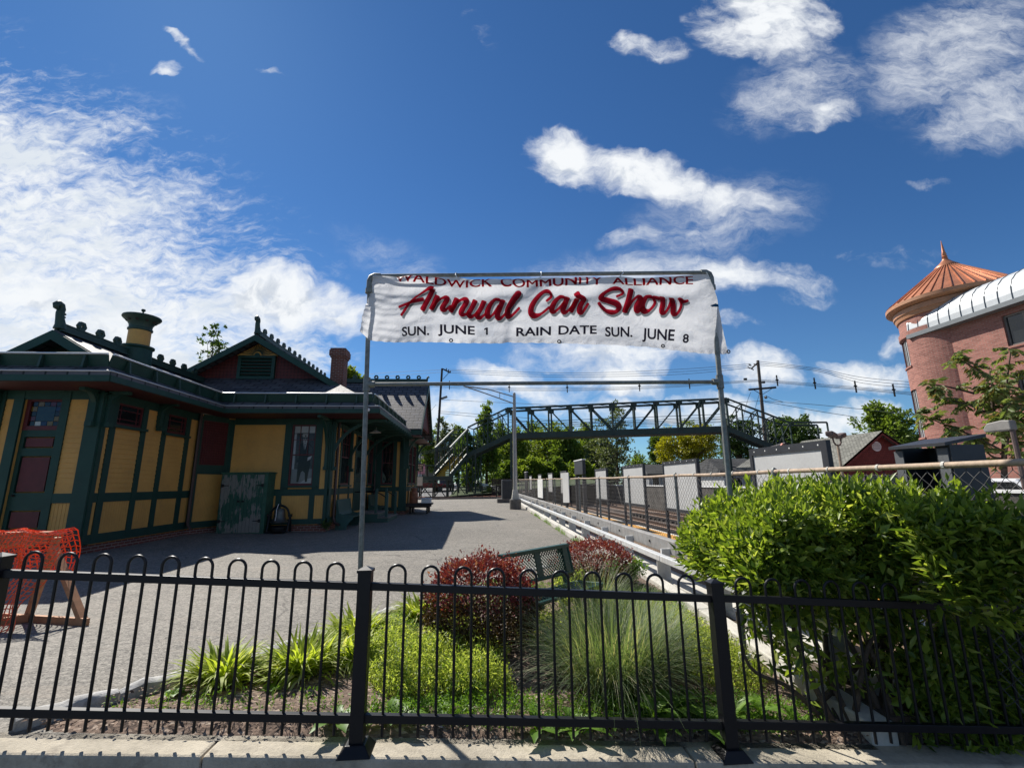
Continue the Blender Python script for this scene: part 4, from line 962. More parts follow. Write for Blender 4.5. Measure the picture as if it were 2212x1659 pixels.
# ------------------------------------------------------------------ black hoop-top fence on the kerb
FN = empty('hoop_fence', (0, 3.37, 0), 'black metal hoop-top fence on the concrete kerb in front of the flower bed', 'fence')
FY = 3.37; FPX_ = [-5.35, -3.04, -0.74, 1.675, 4.05, 6.4]
def gz_(x): return zc(x)
RT = lambda x: gz_(x) + .955; RB = lambda x: gz_(x) + .175
posts = FPX_
for x in posts:
    z = gz_(x)
    pm = MB().bx(x - .043, x + .043, FY - .043, FY + .043, z - .02, z + 1.05).build('post', MT['black'], FN, bevel=.004)
    MB().bx(x - .049, x + .049, FY - .049, FY + .049, z + 1.045, z + 1.062).add([(x - .049, FY - .049, z + 1.062), (x + .049, FY - .049, z + 1.062), (x + .049, FY + .049, z + 1.062), (x - .049, FY + .049, z + 1.062), (x, FY, z + 1.085)], [(0, 1, 4), (1, 2, 4), (2, 3, 4), (3, 0, 4)]).build('post_cap', MT['black'], pm)
    bp = MB(); bp.hexa([(x + a * .105, FY + b * .10, z - .01) for a, b in ((-1, -1), (1, -1), (1, 1), (-1, 1))] + [(x + a * .06, FY + b * .06, z + .05) for a, b in ((-1, -1), (1, -1), (1, 1), (-1, 1))])
    bp.build('base_plate', MT['black'], pm, bevel=.006)
for a, b in zip(posts[:-1], posts[1:]):
    D = b - a
    for f_, nm in ((RT, 'top_rail'), (RB, 'bottom_rail')):
        MB().bar((a + .03, FY, f_(a)), (b - .03, FY, f_(b)), .042, .048).build(nm, MT['black'], FN, bevel=.003)
    n = 10; stp_ = (D - .064) / (n + .58); half = stp_ * .25
    for k in range(n):
        xc = a + .032 + stp_ * (k + .79); z0, z1 = gz_(xc) + .075, RT(xc) + .085
        pts = [(xc - half, FY, z0), (xc - half, FY, RT(xc)), (xc - half, FY, z1)] + [(xc - half * math.cos(t_), FY, z1 + half * math.sin(t_)) for t_ in np.linspace(.25, math.pi - .25, 9)] + [(xc + half, FY, z1), (xc + half, FY, RT(xc)), (xc + half, FY, z0)]
        MB().tube(pts, .0093, 8).build('hoop_picket', MT['black'], FN, smooth=True)

# ------------------------------------------------------------------ banner frame and banner
BFR = empty('pipe_arch', (.6, 4.6, 0), 'tall galvanised pipe frame standing in the flower bed and holding the banner', 'frame')
TL, BLp = V3(-1.16, 4.74, 3.815), V3(-1.07, 4.74, 0)
TR, BRp = V3(2.53, 4.52, 3.84), V3(2.46, 4.52, -.25)
def on(p, q, z): t_ = (z - p[2]) / (q[2] - p[2]); return p + (q - p) * t_
MB().tube([BLp - V3(0, 0, .2), TL - V3(0, 0, .06)], .024, 12).build('pole', MT['galv'], BFR, smooth=True)
MB().tube([BRp - V3(0, 0, .2), TR - V3(0, 0, .06)], .026, 12).build('pole', MT['galv'], BFR, smooth=True)
CBL, CBR = on(BLp, TL, 2.62), on(BRp, TR, 2.62)
MB().tube([TL + V3(.05, 0, 0), TR - V3(.05, 0, 0)], .021, 12).build('top_pipe', MT['galv'], BFR, smooth=True)
MB().tube([CBL, CBR], .020, 12).build('cross_pipe', MT['galv'], BFR, smooth=True)
for c, s_ in ((TL, 1), (TR, -1)):
    MB().tube([c + V3(0, 0, -.16), c + V3(0, 0, -.06), c + V3(.015 * s_, 0, -.02), c + V3(.05 * s_, 0, 0), c + V3(.11 * s_, 0, 0)], [.033, .033, .034, .033, .031], 12).tube([c + V3(0, 0, -.2), c + V3(0, 0, -.15)], .042, 8).build('elbow', MT['galv'], BFR, smooth=True)
for c, s_ in ((CBL, 1), (CBR, -1)):
    MB().tube([c + V3(0, 0, -.07), c + V3(0, 0, .07)], .036, 12).tube([c, c + V3(.08 * s_, 0, 0)], .034, 12).build('tee_fitting', MT['galv'], BFR, smooth=True)
slv = MB().tube([(2.475, 4.52, -.4), (2.47, 4.52, .06)], .055, 14).build('sleeve', MT['white'], BFR, smooth=True)

# banner: corners measured on the frame's plane, cloth pushed about by wind
def fplane(px, py):
    d = ray(px, py); t_ = 1.0
    nrm = np.cross(TR - TL, V3(0, 0, 1)); t_ = ((TL - EYE) @ nrm) / (d @ nrm); return EYE + d * t_
BN = empty('banner', tuple((TL + TR) / 2), 'white cloth car show banner with red and black lettering tied to the pipe frame', 'banner')
def lerp(a, b, t_): return a + (b - a) * t_
top_px = [(808, 597), (865, 607), (930, 608), (988, 599.5), (1045, 609), (1110, 608), (1165, 602), (1220, 609), (1275, 608), (1340, 601.5), (1400, 606), (1460, 602), (1528, 595)]
bot_px = [(783, 722), (800, 737), (860, 741), (930, 742), (1000, 741), (1070, 742.5), (1150, 743), (1220, 745), (1300, 748), (1400, 752), (1470, 757), (1530, 763), (1572, 767)]
def interp(tab, u):
    q = np.array(tab, float); s_ = np.linspace(0, 1, len(q)); return np.array([np.interp(u, s_, q[:, 0]), np.interp(u, s_, q[:, 1])])
FNRM = unit(np.cross(TR - TL, V3(0, 0, 1)))   # points toward the viewer (-Y) or away
if FNRM[1] > 0: FNRM = -FNRM
TIES = [0.0, .25, .5, .74, 1.0]
def smooth01(x): x = min(1, max(0, x)); return x * x * (3 - 2 * x)
def bsurf(u, v):
    a, b = interp(top_px, u), interp(bot_px, u)
    px = a + (b - a) * v
    P_ = fplane(px[0], px[1])
    d = 0.03 + .05 * math.sin(math.pi * min(1, v * 1.1))                                   # belly
    tie = min(abs(u - q) for q in TIES) / .125                                             # 0 at ties, 1 between
    d += .085 * smooth01(tie) * math.exp(-((v - .06) / .10) ** 2)                           # top edge folds forward between ties
    d -= .05 * smooth01(tie) * math.exp(-((v - .24) / .10) ** 2)
    d += .055 * math.exp(-((u - .03) / .035) ** 2) * v ** 1.5 * 1.2 + .02 * math.sin(u * 23 + 2.5 * v) * v * .7
    d += .018 * math.sin((u * 9 - v * 2.2) * 2.1) + .012 * math.sin(u * 61 + 9 * v) * (1 - v) * .6
    d += .02 * math.exp(-((u - .43 - .02 * v) / .012) ** 2) * smooth01((v - .35) * 3)        # vertical crease
    d += .075 * mnoise.noise(Vector((u * 6, v * 2.2, 1.7))) + .014 * mnoise.noise(Vector((u * 26, v * 9, 4.2)))
    if u < .3: d += .007 * math.sin(v * 60 + 14 * u + 3 * mnoise.noise(Vector((u * 9, v * 4, 0)))) * (1 - u / .3)
    if v > .93: d += .010 * math.sin(u * 230) * (v - .93) / .07
    return P_ + FNRM * d
NU, NV = 170, 44
us, vs = np.linspace(0, 1, NU), np.linspace(0, 1, NV)
GR = np.array([[bsurf(u, v) for u in us] for v in vs])
def bs(u, v, off=0.0):
    """bilinear lookup in the cloth grid, pushed toward the viewer by off"""
    x, y = min(max(u, 0), .9999) * (NU - 1), min(max(v, 0), .9999) * (NV - 1); i, j = int(x), int(y); fx, fy = x - i, y - j
    A, B, C, D = GR[j, i], GR[j, i + 1], GR[j + 1, i], GR[j + 1, i + 1]
    p_ = A * (1 - fx) * (1 - fy) + B * fx * (1 - fy) + C * (1 - fx) * fy + D * fx * fy
    return p_ + FNRM * off
i, j = np.meshgrid(np.arange(NU - 1), np.arange(NV - 1)); a = (j * NU + i).ravel()
m, t, p, o = newmat('banner_vinyl'); c = objc(t)
dn = t.ss(t.noise(c, 2.2, 7, .7), .5, .75)
cc = t.mix(t.m('MULTIPLY', dn, .35), (.70, .71, .72), (.50, .51, .51))
t.l(cc, p.inputs['Base Color']); p.inputs['Roughness'].default_value = .5
nA = t.noise(c, 9, 6, .65, .6); nB = t.noise(c, 45, 4, .6)
bump(t, p, t.m('ADD', nA, t.m('MULTIPLY', nB, .12)), .016)
trn = t.n('ShaderNodeBsdfTranslucent'); trn.inputs['Color'].default_value = (.60, .61, .64, 1)
b_ = p.inputs['Normal'].links[0].from_socket; t.l(b_, trn.inputs['Normal'])
mx = t.n('ShaderNodeMixShader'); mx.inputs[0].default_value = .5; t.l(p.outputs[0], mx.inputs[1]); t.l(trn.outputs[0], mx.inputs[2]); t.l(mx.outputs[0], o.inputs['Surface'])
MT['vinyl'] = m
cl = np_mesh('cloth', GR.reshape(-1, 3), np.stack([a, a + 1, a + NU + 1, a + NU], 1), MT['vinyl'], BN, True)
# inverse lookup: where on the cloth does a measured point fall
def inv(px, py):
    u, v = (px - 800) / 740, (py - 598) / 145
    for _ in range(12):
        def F(u, v): q0 = interp(top_px, min(1, max(0, u))); q1 = interp(bot_px, min(1, max(0, u))); return q0 + (q1 - q0) * v
        r0 = F(u, v) - (px, py); J = np.array([(F(u + .004, v) - F(u - .004, v)) / .008, (F(u, v + .01) - F(u, v - .01)) / .02]).T
        du = np.linalg.lstsq(J, -r0, rcond=None)[0]; u += du[0] * .9; v += du[1] * .9
    return u, v
def inkmat(name, col):
    m, t, p, o = newmat(name); n = t.noise(objc(t), 6, 5, .6); kk = t.m('ADD', .75, t.m('MULTIPLY', n, .5))
    cc = t.mix(1.0, col, t.comb(kk, kk, kk), 'MULTIPLY'); t.l(cc, p.inputs['Base Color']); p.inputs['Roughness'].default_value = .5
    tr_ = t.n('ShaderNodeBsdfTranslucent'); t.l(cc, tr_.inputs['Color']); mx = t.n('ShaderNodeMixShader'); mx.inputs[0].default_value = .9
    t.l(p.outputs[0], mx.inputs[1]); t.l(tr_.outputs[0], mx.inputs[2]); t.l(mx.outputs[0], o.inputs['Surface']); return m
MT['ink_red'] = inkmat('ink_red', (.62, .016, .04)); MT['ink_black'] = inkmat('ink_black', (.02, .02, .035)); MT['ink_grey'] = inkmat('ink_grey', (.26, .29, .31)); MT['ink_patch'] = inkmat('patch_white', (.93, .94, .95))
def subdiv(v, f, mx_):
    """split long triangle edges so lettering follows the cloth"""
    import bmesh
    bm = bmesh.new(); vs_ = [bm.verts.new((q[0], q[1], 0)) for q in v]
    for t_ in f:
        try: bm.faces.new([vs_[k] for k in t_])
        except ValueError: pass
    for _ in range(3):
        ed = [q for q in bm.edges if q.calc_length() > mx_]
        if not ed: break
        bmesh.ops.subdivide_edges(bm, edges=ed, cuts=1); bmesh.ops.triangulate(bm, faces=bm.faces)
    bm.verts.index_update(); v2 = np.array([q.co[:2] for q in bm.verts]); f2 = [[q.index for q in fc.verts] for fc in bm.faces]; bm.free(); return v2, f2
def cloth_text(mb, txt, x0, x1, y0, y1, h, bold=.006, off=.004, sag=0.0):
    v, f = text_mesh(txt, 1.0, bold); lo, hi = v.min(0), v.max(0); cap = .72
    out = []
    for q in v:
        a_ = (q[0] - lo[0]) / (hi[0] - lo[0]); px = x0 + (x1 - x0) * a_; py = y0 + (y1 - y0) * a_ + sag * math.sin(math.pi * a_) - (q[1] / cap) * h
        out.append(bs(*inv(px, py), off))
    mb.add(out, f)
for w_ in (('WALDWICK', 861, 1063, 621, 626, 19), ('COMMUNITY', 1082, 1296, 626.5, 623, 19), ('ALLIANCE', 1319, 1490, 622, 621, 18)):
    mb = MB()
    for dx_, do_ in ((-.7, .006), (.1, .0063), (.8, .0066)): cloth_text(mb, w_[0], w_[1] + dx_, w_[2] + dx_, *w_[3:], bold=0, off=do_, sag=2)
    mb.build('lettering', MT['ink_red'], BN)
for w_ in (('SUN.', 869, 929, 727, 727, 18.5), ('JUNE', 948, 1026, 723.5, 724, 17.5), ('1', 1046, 1054, 724.5, 724.5, 16), ('RAIN', 1115, 1189, 728, 727, 17.5), ('DATE', 1205, 1287, 726, 724.5, 18), ('SUN.', 1305, 1364, 730, 730, 21), ('JUNE', 1385, 1456, 733, 736, 22), ('8', 1475, 1488, 739.5, 740, 18)):
    mb = MB(); cloth_text(mb, *w_, bold=.024, off=.006); mb.build('lettering', MT['ink_black'], BN)
for (x0, x1, ya, yb) in ((864, 936, 706, 731), (1030, 1066, 706, 729), (1467, 1497, 716, 743)):
    mb = MB(); n = 8; g_ = [[bs(*inv(lerp(x0, x1, i / n), lerp(ya, yb, j / 3)), .002) for i in range(n + 1)] for j in range(4)]
    for j in range(3):
        for i in range(n): mb.quad(g_[j][i], g_[j][i + 1], g_[j + 1][i + 1], g_[j + 1][i])
    mb.build('date_patch', MT['ink_patch'], BN)
# brush script, traced as strokes: (points, thick, thin)
def catmull(pts, n=8):
    P_ = [np.array(pts[0], float)] + [np.array(q, float) for q in pts] + [np.array(pts[-1], float)]; out = []
    for k in range(1, len(P_) - 2):
        for s_ in np.linspace(0, 1, n, endpoint=False):
            a0, a1, a2, a3 = P_[k - 1:k + 3]
            out.append(.5 * ((2 * a1) + (a2 - a0) * s_ + (2 * a0 - 5 * a1 + 4 * a2 - a3) * s_ ** 2 + (3 * a1 - a0 - 3 * a2 + a3) * s_ ** 3))
    out.append(P_[-2]); return np.array(out)
c5 = lambda x, y: ((1430 + x * .3255) * .55038, (1040 + y * .3255) * .55038)
c6 = lambda x, y: ((2100 + x * .36166) * .55038, (1040 + y * .36166) * .55038)
S5 = [[(462, 645), (520, 570), (600, 480), (700, 400), (800, 340), (850, 352)], [(846, 345), (815, 430), (765, 520), (718, 598)], [(432, 545), (520, 520), (620, 492), (745, 470)],
      [(905, 420), (870, 500), (822, 590)], [(830, 580), (900, 490), (985, 440), (1010, 470), (960, 560), (985, 590), (1060, 530)], [(1130, 440), (1095, 520), (1045, 605)], [(1055, 590), (1130, 490), (1210, 445), (1235, 475), (1175, 590), (1205, 625), (1270, 590)],
      [(1345, 440), (1300, 540), (1265, 610), (1300, 640), (1370, 590)], [(1450, 445), (1410, 540), (1365, 620), (1400, 650), (1470, 600)],
      [(1640, 455), (1580, 440), (1520, 500), (1485, 590), (1500, 645), (1560, 610), (1630, 510)], [(1675, 450), (1640, 540), (1605, 630), (1640, 665), (1710, 610)], [(1720, 610), (1800, 500), (1872, 400), (1845, 372), (1790, 450), (1730, 570), (1735, 650), (1790, 640), (1870, 560)]]
S6 = [[(110, 440), (165, 385), (150, 338), (95, 335), (20, 400), (-40, 490), (-50, 560), (-10, 588), (60, 570), (150, 500)],
      [(318, 388), (265, 378), (205, 440), (170, 520), (195, 550), (250, 510), (310, 430)], [(345, 375), (310, 470), (290, 530), (325, 548), (390, 480), (440, 390)], [(415, 350), (450, 340), (465, 360), (520, 395), (480, 470), (470, 530), (500, 545), (565, 445)], [(450, 390), (410, 470), (370, 548)],
      [(850, 395), (920, 360), (890, 315), (810, 310), (725, 350), (700, 400), (770, 430), (860, 465), (885, 510), (840, 545), (760, 535), (700, 490), (668, 440)],
      [(1015, 300), (980, 430), (945, 555)], [(955, 540), (1020, 445), (1080, 395), (1100, 420), (1065, 500), (1085, 545), (1150, 500)], [(1235, 395), (1170, 400), (1125, 480), (1140, 540), (1200, 540), (1255, 470), (1245, 400), (1320, 410)],
      [(1355, 370), (1345, 460), (1335, 540), (1375, 555), (1420, 480), (1455, 385)], [(1455, 380), (1455, 470), (1465, 560), (1510, 560), (1550, 470), (1545, 395), (1580, 425), (1640, 412)]]
def brush(strokes, conv, thick, thin, dx, dy, off, name, mat, grow=0.0):
    mb = MB(); lay = 0
    for st_ in strokes:
        q = catmull(st_); q = np.array([conv(*z_) for z_ in q]) + (dx, dy)
        tg = np.gradient(q, axis=0); tg = tg / (np.linalg.norm(tg, axis=1, keepdims=True) + 1e-9); nr = np.stack([-tg[:, 1], tg[:, 0]], 1)
        # broad pen: heavy on the slanted downstrokes, light on the joining upstrokes
        pen = np.abs(tg @ np.array([math.cos(R(62)), math.sin(R(62))])); down = tg[:, 1] > -.25
        w = np.where(down, thin + (thick - thin) * np.clip(pen + .25, 0, 1), thin + (thick - thin) * .28 * pen)
        w = np.convolve(np.pad(w, 3, mode='edge'), np.ones(7) / 7, 'valid') + grow
        w[0] *= .6; w[-1] *= .5; lay += 1; oo = off + lay * .00025
        L_ = [bs(*inv(*(z_ + n_ * k_ / 2)), oo) for z_, n_, k_ in zip(q, nr, w)]; R_ = [bs(*inv(*(z_ - n_ * k_ / 2)), oo) for z_, n_, k_ in zip(q, nr, w)]
        M_ = [bs(*inv(*z_), oo) for z_ in q]
        for k in range(len(q) - 1): mb.quad(L_[k], L_[k + 1], M_[k + 1], M_[k]); mb.quad(M_[k], M_[k + 1], R_[k + 1], R_[k])
    return mb.build(name, MT[mat], BN)
for S_, cv in ((S5, c5), (S6, c6)):
    brush(S_, cv, 12.2, 5.0, 3.4, 4.2, .0055, 'lettering_shadow', 'ink_grey'); brush(S_, cv, 12.2, 5.0, 0, 0, .010, 'lettering_outline', 'ink_patch', 2.2); brush(S_, cv, 12.2, 5.0, 0, 0, .0145, 'lettering', 'ink_red')
for u in TIES:
    q = bs(u, .0, 0); tpt = lerp(TL, TR, u) if 0 < u < 1 else lerp(TL, TR, .018 if u == 0 else .985)
    MB().tube([q + V3(0, 0, -.02), tpt + FNRM * .03 + V3(0, 0, -.01), tpt + V3(0, 0, .028), tpt - FNRM * .03, q + V3(0, .01, -.02)], .006, 5).build('tie', MT['white'], BN)
for px, py in ((975, 737), (1207, 740), (1432, 747.5), (1565, 763)):
    q = bs(*inv(px, py), .004); ring = [q + V3(.016 * math.cos(t_), 0, .016 * math.sin(t_)) for t_ in np.linspace(0, 2 * math.pi, 13)]
    MB().tube(ring, .006, 5).build('grommet', MT['iron'], BN)
q = [bs(*inv(*z_), .004) for z_ in ((1529, 664), (1540, 661), (1549, 662), (1546, 668), (1534, 667))]
MT['tape_blue'] = inkmat('blue_tape', (.01, .05, .12)); MB().add(q, [(0, 1, 2, 3, 4)]).build('blue_scrap', MT['tape_blue'], BN)

# ------------------------------------------------------------------ railway: platform, track bed, far side
tag(MB().bx(3.18, 6.15, 3.9, 70, -1.2, 0.0).build('platform', MT['pale_concrete'], bevel=.02), kind='structure')
m, t, p, o = newmat('tactile_yellow'); c = objc(t)
vo = t.n('ShaderNodeTexVoronoi', i_Scale=16.0, i_Randomness=0.0); t.l(c, vo.inputs['Vector'])
t.l(t.mix(t.ss(t.noise(c, 2, 6, .7), .45, .75), (.62, .30, .035), (.40, .22, .06)), p.inputs['Base Color']); p.inputs['Roughness'].default_value = .7
bump(t, p, t.m('SUBTRACT', 1.0, t.ss(vo.outputs['Distance'], .25, .4)), .006); MT['tactile'] = m
tag(MB().bx(5.3, 5.98, 3.95, 70, .004, .008).build('tactile_strip', MT['tactile']), kind='structure')
MT['rusty_strip'] = paint('platform_path', (.24, .16, .10), .9, .35, 2.2, bmp=.01)
tag(MB().bx(3.62, 5.0, 3.95, 70, .004, .007).build('platform_path', MT['rusty_strip']), kind='structure')
tag(MB().bx(2.98, 3.18, 3.55, 60, -.9, -.06).build('soil_strip', MT['soil']), kind='structure')
grid_sheet('track_bed', np.linspace(6.15, 14, 10), np.linspace(-20, 160, 40), lambda x, y: -.62 + .05 * math.sin(x * 3 + y), MT['ballast'])
grid_sheet('far_terrace', [14.25, 20, 30, 60, 140], np.linspace(-40, 200, 20), lambda x, y: .1, MT['road'])
def track(x, lab):
    r_ = empty('railway_track', (x, 20, -.6), lab, 'track', 'rail tracks beside the platform')
    for s_ in (-.72, .72):
        MB().ext([(x + s_ - .07, -20, -.46), (x + s_ + .07, -20, -.46), (x + s_ + .02, -20, -.43), (x + s_ + .02, -20, -.34), (x + s_ + .036, -20, -.32), (x + s_ + .036, -20, -.29), (x + s_ - .036, -20, -.29), (x + s_ - .036, -20, -.32), (x + s_ - .02, -20, -.34), (x + s_ - .02, -20, -.43)], (0, 170, 0)).build('rail', MT['rusty_rail'], r_)
    for k in range(44): MB().bx(x - 1.3, x + 1.3, 5 + k * .62, 5.23 + k * .62, -.62, -.47).build('tie', MT['darkwood'], r_)
MT['rusty_rail'] = paint('rusty_rail', (.13, .08, .055), .55, .3, 10, metal=.5)
track(7.9, 'rail track nearest the yellow platform strip'); track(11.6, 'farther rail track below the white-topped dark panel')
rw = empty('shade_panel', (14, 30, 0), 'long white-topped panel with shade painted dark below beyond the tracks', 'wall')
MT['shade_dark'] = paint('painted_shade_dark', (.075, .068, .06), .95, .5, 1.2, bmp=.02, bsc=14)  # dark sheet standing in for the shade under the white top
MB().bx(14.0, 14.3, -30, 150, -.8, 1.22).build('shade_face', MT['shade_dark'], rw); MB().bx(13.95, 14.4, -30, 150, 1.22, 1.30).build('white_top', MT['white'], rw)

MT['rail_shaded'] = paint('shaded_rusty_rail', (0.27, 0.265, 0.255), 0.6, 0.25, 6, metal=0.2, dirt=((0.28, 0.17, 0.10), .6))  # far beam's shaded grey put into the zinc colour, plus rust blotches
# guardrail between plaza and platform: a beam on each side of the posts
GR_ = empty('guardrail', (3.05, 18, 0), 'long galvanised double-beam guardrail along the plaza edge beside the platform fence', 'guardrail')
gzr = lambda y: .012 * max(0, y - 8) * .35
def beam(x0, x1, z0, z1, y0, y1):
    g0, g1 = gzr(y0), gzr(y1); q = [(x0, y0), (x1, y0), (x1, y1), (x0, y1)]
    return MB().hexa([(a_, b_, z0 + (g0 if b_ == y0 else g1)) for a_, b_ in q] + [(a_, b_, z1 + (g0 if b_ == y0 else g1)) for a_, b_ in q])
for k, yy in enumerate(np.arange(4.0, 40, 3.81)):
    beam(2.99, 3.11, .335, .43, yy, yy + 3.80).build('near_beam', MT['rail_steel'], GR_, bevel=.012); beam(3.27, 3.42, .40, .63, yy, yy + 3.80).build('far_beam', MT['rail_shaded'], GR_, bevel=.012)
for yy in np.arange(4.2, 41, 1.905):
    g = gzr(yy); MB().bx(3.02, 3.09, yy, yy + .02, -.3, .335 + g).bx(3.07, 3.26, yy + .03, yy + .05, -.3, .33 + g).bx(3.12, 3.27, yy + .02, yy + .07, .33 + g, .50 + g).build('guardrail_post', MT['rail_steel'], GR_)
    MB().lathe((3.262, yy + .95, .52 + g), [(.022, -.01), (.022, .01)], 8, axis=0).build('bolt', MT['iron'], GR_)

# chain-link fence
CF = empty('chain_link_fence', (3.7, 18, 0), 'chain-link fence with rusty top rail between guardrail and platform', 'fence')
fz = lambda y: 1.72 + .0055 * max(0, y - 12)
fy = [5.62, 8.57, 11.31, 14.1, 16.9, 19.6, 22.3, 24.95, 27.7, 30.4, 33.2, 36, 38.8, 41.5]
for a_, b_ in zip([.2] + fy[:-1], fy):
    sagz = -.012 * (1 if b_ > 6 else 0)
    MB().tube([(3.7, a_, fz(a_)), (3.7, (a_ + b_) / 2, fz((a_ + b_) / 2) + sagz), (3.7, b_, fz(b_))], .026, 10).build('top_rail', MT['rustpipe'], CF, smooth=True)
for y in fy:
    MB().tube([(3.7, y, -.1), (3.7, y, fz(y) - .02)], .028, 10).lathe((3.7, y, 0), [(.034, fz(y) - .06), (.036, fz(y)), (.03, fz(y) + .035), (.012, fz(y) + .05)], 10).build('fence_post', MT['galv'], CF, smooth=True)
    for z in (.35, .75, 1.15, 1.5): MB().tube([(3.7, y, z - .012), (3.7, y, z + .012)], .033, 10).build('tie_band', MT['galv'], CF)
for y in np.arange(1.6, 9, .62): MB().tube([(3.7, y - .012, fz(y)), (3.7, y + .012, fz(y))], .031, 10).build('rail_tie', MT['pale_concrete'], CF)
# mesh fabric: zig-zag wires woven upward; near part as real wire, thinner count far away
def chain(y0, y1, dm, r):
    v, f = [], []; zz0, n = .06, 0; hw = dm
    N = int((y1 - y0) / dm)
    for k in range(N):
        yb = y0 + k * dm; zt = fz(yb) - .02; m_ = int((zt - zz0) / (dm))
        pts = []
        for q in range(m_ + 1): pts.append((3.7 + (.004 if q % 2 else -.004), yb + (dm if (q + k) % 2 else 0) , zz0 + q * dm))
        pts.append((3.7, pts[-1][1], zt + .03))
        for (p_, q_) in zip(pts[:-1], pts[1:]):
            p_, q_ = np.array(p_), np.array(q_); d_ = unit(q_ - p_); s1 = np.cross(d_, V3(1, 0, 0)) * r; s2 = V3(1, 0, 0) * r
            b0 = len(v)
            for e_ in (p_, q_):
                for kk in range(3): an = 2 * math.pi * kk / 3; v.append(e_ + s1 * math.cos(an) + s2 * math.sin(an))
            for kk in range(3): k2 = (kk + 1) % 3; f.append((b0 + kk, b0 + k2, b0 + 3 + k2, b0 + 3 + kk))
    return v, f
v, f = chain(1.8, 16.9, .052, .0028); np_mesh('chain_link_mesh', v, f, MT['wire'], CF)
v, f = chain(16.9, 41.5, .075, .0032); np_mesh('chain_link_mesh', v, f, MT['wire'], CF)

# white-backed display boards standing on the platform
MT['board'] = paint('board_back', (.46, .46, .45), .7, .1, 1.5, dirt=((.42, .41, .39), .5), bmp=.002)
MT['frame_black'] = paint('frame_black', (.022, .024, .03), .5, .2, 6)
def board(x, y0, y1, z0, z1, lab, w=.11):
    r_ = empty('display_board', (x, (y0 + y1) / 2, 0), lab, 'board', 'framed boards along the platform')
    MB().bx(x, x + .03, y0 + w, y1 - w * .7, z0 + .06, z1 - w).build('panel', MT['board'], r_)
    fm = MB(); fm.bx(x - .02, x + .045, y0, y0 + w, 0, z1 - w); fm.bx(x - .02, x + .045, y1 - w * .7, y1, 0, z1 - w); fm.bx(x - .02, x + .045, y0, y1, z1 - w, z1); fm.bx(x - .02, x + .13, y0 + w, y1 - w * .7, z0, z0 + .06)
    fo = fm.build('frame', MT['frame_black'], r_)
    for k in range(6): MB().lathe((x - .022, y0 + .15 + (y1 - y0 - .3) * k / 5, z1 - w / 2), [(.012, 0), (.012, .006)], 8, axis=0).build('screw', MT['white'], fo)
board(4.6, 5.80, 7.57, .75, 2.13, 'large white board in black frame nearest the leafy hedge'); board(4.6, 9.50, 11.35, .93, 2.08, 'second white framed board from the hedge behind the chain-link fence', .07)
board(4.6, 12.70, 14.6, .93, 2.1, 'third white framed board from the hedge along the platform', .07); board(4.6, 16.45, 18.1, .95, 2.1, 'white framed board just right of the black station sign', .06)
for k, (y, nm) in enumerate(((24.0, 'first small white board left of the black station sign'), (28.5, 'second small white board left of the black station sign'), (33.5, 'third small white board left of the black station sign'), (39.5, 'farthest tiny white board along the platform'))): board(4.6, y, y + 1.8, 1.0, 2.2, nm, .06)
# narrow panels wired to the fence
def fence_panel(px0, px1, py0, py1, lab, tw):
    X = 3.62; a_, b_ = onX(px1, (py0 + py1) / 2, X), onX(px0, (py0 + py1) / 2, X); z1, z0 = onX((px0 + px1) / 2, py0, X)[2], onX((px0 + px1) / 2, py1, X)[2]
    o_ = MB().hexa([(X, a_[1], z0), (X, b_[1], z0 - tw), (X + .03, b_[1], z0 - tw), (X + .03, a_[1], z0), (X, a_[1], z1), (X, b_[1], z1), (X + .03, b_[1], z1), (X + .03, a_[1], z1)]).build('fence_panel', MT['board'] if tw else MT['white'])
    tag(o_, lab, 'panel')
fence_panel(1215.5, 1228.5, 1021, 1084, 'tall grey metal panel hung on the chain-link fence rising above its rail', .05); fence_panel(1161.5, 1172, 1035, 1075, 'bright white narrow panel hung low on the far chain-link fence', 0)
# black station sign
ss_ = empty('station_sign', (4.6, 20.8, 0), 'black double-post station sign box rising above the platform fence', 'sign')
MB().bx(4.54, 4.68, 20.0, 21.7, 1.95, 2.55).build('sign_box', MT['frame_black'], ss_); MB().bx(4.52, 4.70, 19.97, 21.73, 2.55, 2.6).build('sign_lid', MT['white'], ss_)
for y in (20.05, 21.5): MB().bx(4.55, 4.7, y, y + .16, 0, 1.9).build('sign_post', MT['frame_black'], ss_)
ss2 = copy_tree(ss_); ss2.location = (4.6, 44, 0); ss2['label'] = 'tiny black station sign box farthest down the platform beside the lamp pole'; ss_['group'] = ss2['group'] = 'black station signs'
# dark ticket shelter behind the hedge
sh = empty('notice_shelter', (4.7, 4.4, 0), 'dark open-fronted notice box with sloping lid behind the right end of the hedge', 'shelter')
x0, x1, y0, y1 = 4.45, 4.80, 4.08, 4.66
MB().bx(x1 - .05, x1, y0, y1, .3, 1.93).bx(x0, x1 - .05, y0, y0 + .14, 0, 1.93).bx(x0, x1 - .05, y1 - .07, y1, 0, 1.93).build('box', MT['frame_black'], sh)
MB().hexa([(x0 - .06, y0 - .015, 1.92), (x1 + .03, y0 - .015, 2.0), (x1 + .03, y1 + .015, 2.0), (x0 - .06, y1 + .015, 1.92), (x0 - .06, y0 - .015, 1.95), (x1 + .03, y0 - .015, 2.03), (x1 + .03, y1 + .015, 2.03), (x0 - .06, y1 + .015, 1.95)]).build('lid', MT['frame_black'], sh)
MT['shelter_grey'] = paint('shelter_trim', (.10, .105, .11), .5, .15)
for y in (y0 + .02, y1 - .09): MB().bx(x0 - .012, x0 + .0, y, y + .1, 0, 1.9).build('upright', MT['shelter_grey'], sh)
MB().bx(x0 - .01, x0 + .03, y0 + .12, y1 - .09, 1.42, 1.47).build('crossbar', MT['shelter_grey'], sh)

